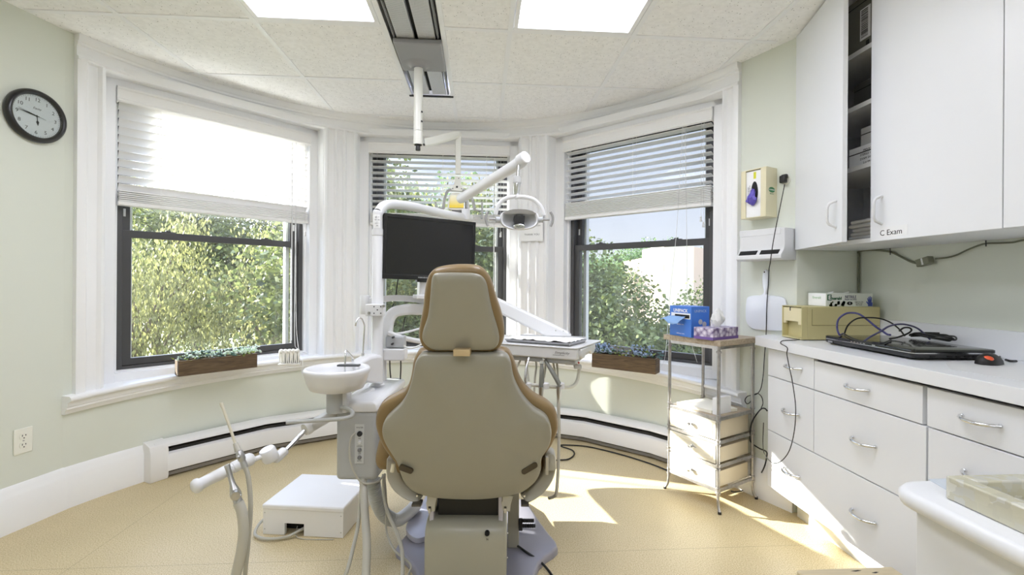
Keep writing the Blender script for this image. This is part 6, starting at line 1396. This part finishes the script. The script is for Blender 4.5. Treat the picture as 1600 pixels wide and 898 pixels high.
for z0, z1 in ((0.356, 0.450), (0.237, 0.331), (0.116, 0.212)):
    k = MB(MCt); zt_ = z1 - (0.0 if z0 > 0.3 else 0.018)
    k.box(0.0105, WX - 0.0105, 0.010, WY - 0.02, z0, zt_); dr = k.build('drawer', SDE, CT, bevel=0.001)
    k = MB(MCt)
    xa, xb = 0.0105, WX - 0.0105
    k.box(xa, xb, -0.006, 0.010, z0, z1); k.build('drawer_front', CRM, dr, bevel=0.0015)
    k = MB(MCt); q = 0.020; t = 0.003
    for bx in ((xa + q, xb - q, z0 + q - t, z0 + q), (xa + q, xb - q, z1 - q, z1 - q + t), (xa + q - t, xa + q, z0 + q - t, z1 - q + t), (xb - q, xb - q + t, z0 + q - t, z1 - q + t)): k.box(bx[0], bx[1], -0.0085, -0.006, bx[2], bx[3])
    k.build('panel_bead', CRM, dr, bevel=0.001)
    zc = (z0 + z1) / 2
    k = MB(MCt); k.prism([(WX / 2 + dx, -0.0062, zc + dz) for dx, dz in ((-0.030, 0), (-0.012, 0.006), (-0.006, 0.011), (0.006, 0.011), (0.012, 0.006), (0.030, 0), (0.012, -0.006), (0.006, -0.011), (-0.006, -0.011), (-0.012, -0.006))], Vector((0, -0.0016, 0))); kp = k.build('knob_plate', SILV, dr)
    k = MB(MCt); k.lathe([(0, 0), (0.004, 0), (0.0045, 0.010), (0.010, 0.015), (0.011, 0.020), (0.008, 0.026), (0, 0.027)], (WX / 2, -0.0078, zc), (0, -1, 0), 16); k.build('knob', CHROME, kp)
# things on the cart
zt2 = 0.8545
a, b = atz(1046.5, 522.5, zt2), atz(1080, 527.5, zt2); e_ = (b - a).normalized(); MB_ = frame(a, e_, UP.cross(e_)); wb = (b - a).length; hb_ = 0.160; db = 0.125
BX = thing('barrier_film_box', MB_ @ Vector((wb / 2, db / 2, 0)), 'blue dispenser box with clear film pulled from its slot on the cart', 'box')
BLUE = mat('bright_blue_card', (64, 122, 214), 0.45, var=0.03)
k = MB(MB_); k.box(0, wb, 0, db, 0, hb_); k.build('box_body', BLUE, BX, bevel=0.001)
k = MB(MB_); k.box(0.012, wb - 0.006, -0.0012, 0.0, hb_ - 0.066, hb_ - 0.036); k.build('slot_surround', PAPER, BX)
k = MB(MB_); k.box(0.04, wb - 0.012, -0.0018, -0.0011, hb_ - 0.062, hb_ - 0.044); k.build('slot', DKGAP, BX)
Mf = MB_ @ Matrix.Rotation(PI / 2, 4, 'X')
text('UNIPACK', 0.024, Mf @ Matrix.Translation((wb / 2 + 0.002, hb_ - 0.024, 0.0012)), 'lettering', PAPER, BX, 0.0003, bold=0.0006)
text('BARRIER FILM', 0.008, Mf @ Matrix.Translation((wb / 2 + 0.002, hb_ - 0.097, 0.0012)), 'lettering', PAPER, BX, 0.0003)
text('1200 sheets, 4 x 6 in', 0.007, Mf @ Matrix.Translation((wb / 2 + 0.002, 0.015, 0.0012)), 'lettering', PAPER, BX, 0.0003)
Ms = MB_ @ Matrix.Translation((wb, 0, 0)) @ Matrix.Rotation(PI / 2, 4, 'Z') @ Matrix.Rotation(PI / 2, 4, 'X')
text('UNIPACK', 0.020, Ms @ Matrix.Translation((db / 2, hb_ - 0.024, 0.0006)), 'lettering', mat('pale_blue_print', (170, 190, 226), 0.5), BX, 0.0003)
k = MB(Ms); k.lathe([(0.008, 0), (0.014, 0), (0.014, 0.0006), (0.008, 0.0006)], (db * 0.5, hb_ * 0.5, 0), n=18); k.lathe([(0.008, 0), (0.014, 0), (0.014, 0.0006), (0.008, 0.0006)], (db * 0.72, hb_ * 0.42, 0), n=18); k.build('roll_emblem', mat('grey_print_light', (186, 186, 186), 0.5), BX)
k = MB(MB_); rows = []
for j in range(7):
    s = j / 6
    rows.append([(0.03 + 0.09 * i / 6 - 0.05 * s * (1 - i / 6), -0.002 - 0.052 * s + 0.006 * math.sin(i * 2 + j), hb_ - 0.053 + 0.010 * math.sin(i * 1.3) * s - 0.026 * s * s - 0.02 * s * (i / 6) ** 2) for i in range(7)])
k.loft(rows, cap=False, closed_ring=False); fo = k.build('film_sheet', mat('light_blue_film', (140, 178, 226), 0.25), BX, smooth=30)
fo.modifiers.new('solid', 'SOLIDIFY').thickness = 0.0006
a, b = atz(1084, 528.2, zt2), atz(1113.5, 531.8, zt2); e_ = (b - a).normalized(); MT_ = frame(a, e_, UP.cross(e_)); wb = (b - a).length
TB_ = thing('tissue_box', MT_ @ Vector((wb / 2, 0.1, 0)), 'purple floral tissue box with white tissue sticking out, at the front of cart', 'tissue box')
def floral():
    m = bpy.data.materials.new('grey_purple_floral_card'); m.use_nodes = True; nt = m.node_tree; N = nt.nodes; L = nt.links; b = N['Principled BSDF']
    tc = N.new('ShaderNodeTexCoord'); v = N.new('ShaderNodeTexVoronoi'); v.inputs['Scale'].default_value = 42; L.new(tc.outputs['Object'], v.inputs['Vector'])
    cr = N.new('ShaderNodeValToRGB'); e = cr.color_ramp.elements; e[0].color = lin((226, 220, 232)); e[1].color = lin((104, 84, 130)); e[0].position = 0.15; e[1].position = 0.75; e.new(0.5).color = lin((180, 170, 196))
    L.new(v.outputs['Distance'], cr.inputs['Fac']); L.new(cr.outputs['Color'], b.inputs['Base Color']); b.inputs['Roughness'].default_value = 0.45; return m
k = MB(MT_); k.box(0, wb, 0, 0.215, 0, 0.058); k.build('box_body', floral(), TB_, bevel=0.001)
k = MB(MT_); k.box(-0.0004, wb + 0.0004, -0.0004, 0.2154, 0.0, 0.014); k.build('purple_band', mat('purple_band', (112, 84, 160), 0.45), TB_)
k = MB(MT_); rr = random.Random(12); R = []
for i in range(10):
    s = i / 9; z = 0.056 + 0.088 * s; w = 0.016 + 0.030 * math.sin(PI * min(1, s * 0.9 + 0.08)); yc = 0.10 + 0.035 * s
    R.append([(wb / 2 + (w * 0.55) * math.cos(q * PI / 9) * (1 + 0.22 * math.sin(q * 2.1 + i * 0.7)), yc + w * 0.9 * math.sin(q * PI / 9) * (1 + 0.25 * math.sin(q * 1.7 + i)), z - 0.012 * s * math.cos(q * PI / 9) + 0.004 * rr.uniform(-1, 1)) for q in range(18)])
k.loft(R, cap=True); tag(k.build('tissue', mat('soft_white_tissue', (246, 246, 244), 0.9, transl=0.2), None, smooth=50), 'white tissue pulled up out of the purple floral box', 'tissue')
k = MB(MCt); k.prism([(0.03, 0.02, 0.4705), (WX - 0.06, 0.03, 0.4705), (WX - 0.02, 0.19, 0.4705), (0.06, 0.24, 0.4705)], Vector((0, 0, 0.016))); PF = k.build('paper_folder', mat('cream_paper', (242, 238, 222), 0.7), None, bevel=0.001); tag(PF, 'flat cream paper packet lying on the open shelf of the cart', 'papers')
k = MB(MCt); k.box(WX - 0.055, WX - 0.03, 0.03, 0.15, 0.4705, 0.555); tag(k.build('white_carton', PAPER, None, bevel=0.001), 'narrow white carton standing on the cart shelf behind the front leg', 'box')

# ================================================================== things on the window stool
def planter(u0, v0, u1, v1, hgt, dep, label, flab, blue, seed, lz):
    z = lz + 0.001
    a, b = atz(u0, v0, z), atz(u1, v1, z); e_ = (b - a).normalized(); M_ = frame(a, e_, UP.cross(e_)); w = (b - a).length
    t = thing('planter_box', M_ @ Vector((w / 2, dep / 2, 0)), label, 'planter', 'planters on the windowsill')
    WD = MATS.get('walnut') or wood_mat('dark_stained_plank', (70, 54, 38), (112, 92, 66), (3, 3, 40)); MATS['walnut'] = WD
    q = 0.010
    k = MB(M_); k.box(0, w, 0, q, 0, hgt); k.box(0, w, dep - q, dep, 0, hgt); k.box(0, q, q, dep - q, 0, hgt); k.box(w - q, w, q, dep - q, 0, hgt); k.box(q, w - q, q, dep - q, 0, 0.01); k.build('wooden_box', WD, t, bevel=0.0012)
    k = MB(M_); k.box(q, w - q, q, dep - q, 0.01, hgt - 0.012); k.build('soil', mat('dark_moss', (36, 42, 30), 0.9, var=0.3, vscale=80), t)
    rr = random.Random(seed)
    sets = [('succulent_leaves', mat('blue_green_succulent', (84, 118, 112), 0.5, var=0.25, vscale=30), 26, 'ros'), ('dark_leaves', mat('dark_green_leaf', (42, 66, 46), 0.5, var=0.2, vscale=30), 60, 'leaf'), ('bright_leaves', mat('yellow_green_leaf', (146, 168, 70), 0.5, var=0.2, vscale=30), 40 if not blue else 60, 'leaf'),
            ('small_flowers', mat('blue_flower', (158, 178, 206), 0.6, var=0.2, vscale=60) if blue else mat('white_green_flower', (206, 222, 210), 0.6, var=0.15, vscale=60), 190, 'dot')]
    for nm, m_, cnt, kind in sets:
        k = MB(M_); clx = [rr.uniform(0.08, 0.95) * w for _ in range(5)]
        for i in range(cnt):
            x = min(max(rr.choice(clx) + rr.gauss(0, 0.045) if kind != 'leaf' or nm == 'bright_leaves' else rr.uniform(-0.01, w + 0.01), -0.012), w + 0.02); y = rr.uniform(-0.008, dep + 0.004)
            hz = hgt - 0.006 + rr.uniform(0, 0.045) * (1.5 if blue else 1.0) * (0.4 + 0.6 * math.sin(PI * min(max(y / dep, 0.05), 0.95)))
            if kind == 'dot':
                k.sphere((x, y, hz + 0.012), rr.uniform(0.0035, 0.0075), n=6, m=4)
            elif kind == 'leaf':
                an = rr.uniform(0, 2 * PI); L2 = rr.uniform(0.016, 0.032); wd = L2 * 0.36; up = rr.uniform(-0.3, 0.8); d = Vector((math.cos(an), math.sin(an), up)).normalized(); s_ = d.cross(UP).normalized(); n_ = s_.cross(d)
                p = Vector((x, y, hz)); k.add([p, p + d * L2 * 0.5 + s_ * wd + n_ * 0.003, p + d * L2, p + d * L2 * 0.5 - s_ * wd + n_ * 0.003, p + d * L2 * 0.5 - n_ * 0.003], [(0, 1, 2), (0, 2, 3), (0, 4, 1), (1, 4, 2), (2, 4, 3), (3, 4, 0)])
            else:
                for j in range(9):
                    an = j * 2.4; L2 = 0.017 - j * 0.0008; d = Vector((math.cos(an), math.sin(an), 0.25 + j * 0.12)).normalized(); s_ = d.cross(UP).normalized(); wd = 0.0065; p = Vector((x, y, hz))
                    k.add([p, p + d * L2 * 0.6 + s_ * wd, p + d * L2, p + d * L2 * 0.6 - s_ * wd, p + d * L2 * 0.6 + UP * 0.004, p + d * L2 * 0.6 - UP * 0.003], [(0, 1, 4), (1, 2, 4), (2, 3, 4), (3, 0, 4), (1, 0, 5), (2, 1, 5), (3, 2, 5), (0, 3, 5)])
        pt_ = k.build(nm, m_, t, smooth=40 if kind == 'dot' else 0, fix=kind != 'leaf')
        pt_['kind'] = 'stuff'
    return t
planter(279, 588.5, 402, 573.5, 0.088, 0.085, 'dark wooden planter of white-flecked succulents on the sill beside the clock-side window', '', False, 21, SILL + sill_dz(-48))
planter(924.5, 573, 1024, 585, 0.092, 0.085, 'dark wooden planter with small blue flowers on the sill beside the cart', '', True, 22, SILL + sill_dz(38))
oz = SILL + sill_dz(-32) + 0.001; oa, ob_ = atz(433.5, 572, oz), atz(467, 571, oz); e_ = (ob_ - oa).normalized(); Mo = frame(oa, e_, UP.cross(e_)); wo = (ob_ - oa).length
OR = thing('tooth_ornament', Mo @ Vector((wo / 2, 0.03, 0)), 'little white and silver row of model teeth on the sill behind the spittoon', 'ornament')
k = MB(Mo); k.box(0, wo, 0.005, 0.055, 0, 0.012); k.build('plinth', mat('pale_plaster', (228, 226, 220), 0.4), OR, bevel=0.003)
rr = random.Random(31)
for i in range(5):
    cx2 = wo * (0.12 + 0.19 * i); k = MB(Mo)
    k.sphere((cx2, 0.03, 0.088), 1, (0.0145, 0.018, 0.015), 14, 9)
    for s in (-1, 1): k.tube([(cx2 + s * 0.007, 0.026, 0.085), (cx2 + s * 0.008, 0.026, 0.05), (cx2 + s * 0.0055, 0.027, 0.012)], [0.0075, 0.006, 0.003], 10)
    k.build('model_tooth', mat('white_enamel', (240, 239, 234), 0.25, coat=0.3), OR, smooth=60)
k = MB(Mo); k.box(0.004, wo - 0.004, 0.040, 0.044, 0.012, 0.082); k.build('mirror_back', STEEL, OR)
# notices taped to the joinery between the second and third windows
def notice(th0, th1, z0, z1, label, lines, R=1.838):
    k = MB(); rows = []
    for i in range(7):
        th = th0 + (th1 - th0) * i / 6; rows.append([pol(th, R) + UP * z0, pol(th, R) + UP * z1, pol(th, R - 0.0008) + UP * z1, pol(th, R - 0.0008) + UP * z0])
    k.loft(rows); o = tag(k.build('notice', PAPER), label, 'notice', 'notices between the windows')
    tm = (th0 + th1) / 2; q = math.radians(tm); e_ = Vector((math.cos(q), -math.sin(q), 0))
    for i, (s, sz, dz) in enumerate(lines):
        text(s, sz, frame(pol(tm, R - 0.003) + UP * (z1 - dz), e_, UP), 'lettering', mat('grey_ink', (110, 110, 112), 0.7), o, 0.0002)
notice(18.9, 24.2, 1.445, 1.66, 'white notice reading thank you on the joinery right of the middle window', [('PLEASE BE SEATED', 0.015, 0.05), ('YOUR DENTIST WILL', 0.014, 0.075), ('BE WITH YOU SOON', 0.014, 0.10), ('THANK YOU', 0.020, 0.165)])
# ================================================================== outside the windows
GZ = -3.5
def ground_mat():
    m = bpy.data.materials.new('lawn_and_asphalt'); m.use_nodes = True; nt = m.node_tree; N = nt.nodes; L = nt.links; b = N['Principled BSDF']
    tc = N.new('ShaderNodeTexCoord'); n = N.new('ShaderNodeTexNoise'); n.inputs['Scale'].default_value = 0.12; n.inputs['Detail'].default_value = 8; L.new(tc.outputs['Object'], n.inputs['Vector'])
    cr = N.new('ShaderNodeValToRGB'); e = cr.color_ramp.elements; e[0].color = lin((120, 128, 84)); e[1].color = lin((176, 170, 150)); e[0].position = 0.45; e[1].position = 0.55
    L.new(n.outputs['Fac'], cr.inputs['Fac']); L.new(cr.outputs['Color'], b.inputs['Base Color']); b.inputs['Roughness'].default_value = 0.9; return m
k = MB(); k.box(-90, 90, 5.5, 150, GZ - 0.4, GZ); struct(k.build('ground', ground_mat(), smooth=0))
def leaf_mat(name, a, b):
    m = bpy.data.materials.new(name); m.use_nodes = True; nt = m.node_tree; N = nt.nodes; L = nt.links; bs = N['Principled BSDF']
    tc = N.new('ShaderNodeTexCoord'); n = N.new('ShaderNodeTexNoise'); n.inputs['Scale'].default_value = 5.0; n.inputs['Detail'].default_value = 4; L.new(tc.outputs['Object'], n.inputs['Vector'])
    cr = N.new('ShaderNodeValToRGB'); cr.color_ramp.elements[0].color = lin(a); cr.color_ramp.elements[1].color = lin(b); cr.color_ramp.elements[0].position = 0.35; cr.color_ramp.elements[1].position = 0.65
    L.new(n.outputs['Fac'], cr.inputs['Fac']); L.new(cr.outputs['Color'], bs.inputs['Base Color']); bs.inputs['Roughness'].default_value = 0.55
    t = N.new('ShaderNodeBsdfTranslucent'); L.new(cr.outputs['Color'], t.inputs['Color']); ms = N.new('ShaderNodeMixShader'); ms.inputs['Fac'].default_value = 0.4
    L.new(bs.outputs[0], ms.inputs[1]); L.new(t.outputs[0], ms.inputs[2]); L.new(ms.outputs[0], N['Material Output'].inputs['Surface']); return m
LEAF_Y = leaf_mat('yellow_green_foliage', (92, 94, 56), (178, 178, 116))
LEAF_G = leaf_mat('green_foliage', (64, 74, 42), (138, 148, 88))
LEAF_D = leaf_mat('deep_green_foliage', (70, 98, 60), (124, 150, 96))
BARK = mat('grey_brown_bark', (112, 98, 82), 0.9, var=0.3, vscale=12)
def tree_proto(seed, R, Hc, ht, n, droop, leaf, m_, weep=False):
    """crown radius R, crown half height Hc, crown centre height ht"""
    rr = random.Random(seed)
    root = thing('tree', (0, 0, 0), 'tree', 'tree', 'trees outside the windows')
    t = MB()
    t.tube(catmull([(0, 0, 0), (0.06 * R, 0.02, ht * 0.4), (0.02, 0.05 * R, ht * 0.75), (0.1, 0.0, ht)], 4), [0.13 - 0.006 * i for i in range(13)], 8)
    cl = []
    for i in range(34):
        while True:
            p = Vector((rr.uniform(-1, 1), rr.uniform(-1, 1), rr.uniform(-1, 1)))
            if 0.35 < p.length < 1: break
        c = Vector((p.x * R, p.y * R, ht + p.z * Hc)); cl.append((c, rr.uniform(0.28, 0.5) * R))
        if i < 16:
            s = Vector((0, 0, ht * rr.uniform(0.35, 0.8))); mid = (s + c) / 2 + Vector((0, 0, 0.2)); t.tube(catmull([s, mid, c], 4), [0.05 - 0.005 * j for j in range(9)], 6)
    t.build('trunk', BARK, root, smooth=60)
    k = MB(); vs, fs = [], []
    for i in range(n):
        c, r = rr.choice(cl)
        d = Vector((rr.gauss(0, 1), rr.gauss(0, 1), rr.gauss(0, 1))).normalized() * r * (rr.random() ** 0.45)
        p = c + d
        L2 = leaf * rr.uniform(0.7, 1.3); w = L2 * (0.20 if weep else 0.36)
        if weep: p.z -= rr.random() ** 2 * 1.1
        a = rr.uniform(0, 2 * PI)
        dirv = Vector((math.cos(a) * (1 - droop), math.sin(a) * (1 - droop), -droop + rr.uniform(-0.35, 0.35))).normalized()
        s = dirv.cross(Vector((rr.uniform(-1, 1), rr.uniform(-1, 1), rr.uniform(-1, 1)))).normalized()
        b = len(vs)
        vs += [p, p + dirv * L2 * 0.45 + s * w, p + dirv * L2, p + dirv * L2 * 0.45 - s * w]; fs.append((b, b + 1, b + 2, b + 3))
    k.v, k.f = vs, fs
    k.build('foliage', m_, root, smooth=0, fix=False)
    return root
protoW = tree_proto(1, 1.55, 2.3, 4.1, 15000, 0.75, 0.10, LEAF_Y, True)
protoG = tree_proto(2, 1.9, 2.2, 3.6, 22000, 0.35, 0.095, LEAF_G)
protoD = tree_proto(3, 4.2, 3.6, 6.0, 14000, 0.2, 0.30, LEAF_D)
used = set()
def plant(proto, u, d, s, rz, label, dz=0):
    o = proto if proto.name not in used else copy_tree(proto)
    used.add(proto.name); used.add(o.name)
    p = at(u, 441, d); o.location = (p.x, p.y, GZ + dz); o.rotation_euler = (0, 0, rz); o.scale = (s, s, s); o['label'] = label
    return o
plant(protoW, 205, 9.0, 1.0, 0.3, 'yellow-green weeping tree filling the clock side of the first window')
plant(protoW, 440, 10.0, 0.95, 1.9, 'yellow-green weeping tree behind the handle-side edge of the first window')
plant(protoG, 300, 16.0, 1.25, 0.5, 'bushy tree farther back in the middle of the first window', 1.0)
plant(protoG, 385, 17.5, 1.3, 2.1, 'bushy tree farther back behind the two weeping trees', 0.9)
plant(protoW, 250, 19.0, 1.5, 4.0, 'tall weeping tree deep behind the first window')
plant(protoG, 590, 9.5, 1.15, 2.6, 'green tree behind the middle window beside the light post')
plant(protoW, 690, 11.0, 1.15, 5.2, 'tall weeping tree straight behind the monitor')
plant(protoG, 790, 10.0, 1.1, 0.9, 'green tree behind the right edge of the middle window')
plant(protoD, 650, 26.0, 1.0, 0.2, 'big dark tree far behind the middle window')
plant(protoG, 900, 9.0, 0.98, 3.7, 'green tree close behind the third window beside its inner frame', -0.55)
plant(protoG, 970, 10.5, 0.92, 5.0, 'green tree in the middle of the third window above the blue-flower planter', -0.75)
plant(protoG, 1040, 9.5, 0.80, 1.2, 'lower green tree hiding the foot of the cream building', -0.95)
plant(protoG, 1110, 10.0, 0.86, 2.2, 'green tree at the cart side of the third window', -0.7)
plant(protoD, 935, 62.0, 0.86, 1.0, 'round dark tree against the sky left of the brick building')
plant(protoD, 990, 78.0, 1.05, 2.0, 'olive tree rising behind the brick building')
plant(protoD, 1040, 80.0, 1.20, 3.0, 'broad green tree behind the cream building')
plant(protoD, 1085, 82.0, 1.06, 4.0, 'distant tree behind the right end of the cream building')
plant(protoD, 345, 68.0, 0.95, 0.0, 'distant tree standing behind the parked car')
plant(protoD, 410, 62.0, 0.9, 5.5, 'distant tree to the right of the parked car')
plant(protoD, 270, 66.0, 0.95, 4.4, 'distant tree to the left of the parked car')
for o in list(COL.objects):
    if o.name.startswith('tree') and o.parent is None and o['label'] == 'tree': o['label'] = 'green tree outside the windows'
# pale building with narrow windows
BR_ = mat('pale_pink_brick', (216, 190, 172), 0.85, var=0.06, vscale=20); CRB = mat('cream_stucco', (240, 228, 206), 0.8, var=0.02)
pL, pM, pR = at(998, 441, 60), at(1037, 441, 54), at(1084, 441, 56)
for q in (pL, pM, pR): q.z = GZ
BD = thing('building', pM, 'cream and pink brick building with narrow windows seen through the third window', 'building')
zL, zM = at(998, 404, 60).z, at(1037, 382, 54).z
bk = FWD * 9
k = MB(); k.prism([pL, pM, pM + bk, pL + bk], UP * (zL - GZ)); k.build('brick_wing', BR_, BD, smooth=0)
k = MB(); k.prism([pM + RIGHT * 0.02, pR, pR + bk, pM + bk], UP * (zM - GZ)); k.build('cream_block', CRB, BD, smooth=0)
k = MB(); k.prism([pL + FWD * 3.0 + RIGHT * 2.1, pM + FWD * 3.6, pM + bk * 0.7, pL + bk * 0.6 + RIGHT * 2.1], UP * (at(1030, 388, 58).z - GZ)); k.build('penthouse', BR_, BD, smooth=0)
pX = at(1100, 441, 60); pX.z = GZ
k = MB(); k.prism([pR + FWD * 1, pX, pX + bk, pR + bk], UP * (at(1095, 386, 58).z - GZ)); k.build('rear_wing', BR_, BD, smooth=0)
WDK = mat('dim_window', (120, 112, 110), 0.2)
for u, v0, v1 in ((1002.5, 414, 426), (1021, 413, 427), (1029, 411.5, 427), (1035, 411, 424)):
    f_ = (u - 998) / (1037 - 998); q = pL.lerp(pM, f_); d_ = (q - CAM).dot(FWD); z0, z1 = at(u, v1, d_).z, at(u, v0, d_).z
    e_ = (pM - pL).normalized(); k = MB(); c = q - FWD * 0.05; c.z = (z0 + z1) / 2; k.obox(c, e_ * 0.22, FWD * 0.08, UP * (z1 - z0) / 2); k.build('window', WDK, BD, smooth=0)
# parked car
cpos = at(345, 441, 55); cpos.z = GZ
CAR = thing('car', cpos, 'pale green car parked far below, glimpsed between trees of the first window', 'car')
CP_ = mat('pale_car_paint', (214, 222, 206), 0.25, coat=0.5)
Mc = frame(cpos, RIGHT, FWD)
prof = [(-2.2, 0.35), (-2.25, 0.7), (-2.0, 0.86), (-1.2, 0.95), (-0.6, 1.38), (0.1, 1.46), (0.9, 1.40), (1.6, 0.98), (2.15, 0.88), (2.25, 0.6), (2.2, 0.35)]
k = MB(Mc); k.loft([[(x * s, y, z if z < 0.98 else 0.95 + (z - 0.95) * q) for x, z in prof] for y, s, q in ((-0.86, 0.98, 0.0), (-0.80, 1, 0.0), (-0.62, 1.0, 1), (0.62, 1.0, 1), (0.80, 1, 0), (0.86, 0.98, 0))]); k.build('car_body', CP_, CAR, smooth=40)
k = MB(Mc); k.loft([[(x, y, z) for x, z in ((-1.1, 0.97), (-0.55, 1.33), (0.1, 1.40), (0.85, 1.35), (1.45, 1.0))] for y in (-0.80, -0.79)]); k.build('side_glass', mat('dark_car_glass', (90, 104, 112), 0.1), CAR)
for x in (-1.4, 1.4):
    for y in (-0.87, 0.68):
        k = MB(Mc); k.lathe([(0, 0), (0.2, 0), (0.33, 0.02), (0.33, 0.17), (0.2, 0.19), (0, 0.19)], (x, y, 0.33), (0, 1, 0), 20); k.build('wheel', RUBBER, CAR)

# ================================================================== light
w = bpy.data.worlds.new('sky'); SC.world = w; w.use_nodes = True
N = w.node_tree.nodes; L = w.node_tree.links; bg = N['Background']
tc = N.new('ShaderNodeTexCoord'); sp = N.new('ShaderNodeSeparateXYZ'); L.new(tc.outputs['Generated'], sp.inputs[0])
cr = N.new('ShaderNodeValToRGB'); e = cr.color_ramp.elements
e[0].position = 0.0; e[0].color = lin((236, 238, 246)); e[1].position = 0.6; e[1].color = lin((186, 204, 246)); L.new(sp.outputs['Z'], cr.inputs['Fac'])
e.new(0.12).color = lin((226, 232, 252))
L.new(cr.outputs['Color'], bg.inputs['Color'])
up = N.new('ShaderNodeMapRange'); up.interpolation_type = 'SMOOTHSTEP'   # the sky overhead and around the sun is brighter than at the horizon
for kk, vv in (('From Min', 0.30), ('From Max', 0.75), ('To Min', 0.85), ('To Max', 4.0)): up.inputs[kk].default_value = vv
L.new(sp.outputs['Z'], up.inputs['Value'])
dt = N.new('ShaderNodeVectorMath'); dt.operation = 'DOT_PRODUCT'; dt.inputs[1].default_value = Vector((-0.93, 0.36, 0.392)).normalized()
L.new(tc.outputs['Generated'], dt.inputs[0])
gl = N.new('ShaderNodeMapRange'); gl.interpolation_type = 'SMOOTHSTEP'
for kk, vv in (('From Min', 0.45), ('From Max', 1.0), ('To Min', 0.0), ('To Max', 5.0)): gl.inputs[kk].default_value = vv
L.new(dt.outputs['Value'], gl.inputs['Value'])
sm = N.new('ShaderNodeMath'); sm.operation = 'ADD'; L.new(up.outputs['Result'], sm.inputs[0]); L.new(gl.outputs['Result'], sm.inputs[1]); L.new(sm.outputs[0], bg.inputs['Strength'])
sun = bpy.data.lights.new('sun', 'SUN'); sun.energy = 22.0; sun.angle = math.radians(0.6); sun.color = (1.0, 0.95, 0.88)
so = bpy.data.objects.new('sun', sun); COL.objects.link(so)
sd = Vector((0.942, -0.336, -0.392)).normalized(); so.rotation_euler = sd.to_track_quat('-Z', 'Y').to_euler(); so.location = (-8, 6, 6)

# ================================================================== camera
cam = bpy.data.cameras.new('camera'); co = bpy.data.objects.new('camera', cam); COL.objects.link(co); SC.camera = co
cam.sensor_fit = 'HORIZONTAL'; cam.sensor_width = 36; cam.lens = 36 * F / 1600; cam.shift_y = (CY - 449) / 1600.0; cam.clip_start = 0.02; cam.clip_end = 400
xr = RIGHT * math.cos(ROLL) + UP * math.sin(ROLL); yu = UP * math.cos(ROLL) - RIGHT * math.sin(ROLL)
M = Matrix((xr, yu, -FWD)).transposed().to_4x4(); M.translation = CAM; co.matrix_world = M
SC.view_settings.view_transform = 'Standard'; SC.view_settings.look = 'None'; SC.view_settings.exposure = 0.46; SC.view_settings.gamma = 1.0; SC.view_settings.use_curve_mapping = False
cy = SC.cycles
cy.max_bounces = 10; cy.diffuse_bounces = 6; cy.glossy_bounces = 4; cy.transmission_bounces = 6; cy.transparent_max_bounces = 12; cy.caustics_reflective = False; cy.caustics_refractive = False
cy.sample_clamp_indirect = 6.0; cy.use_denoising = True
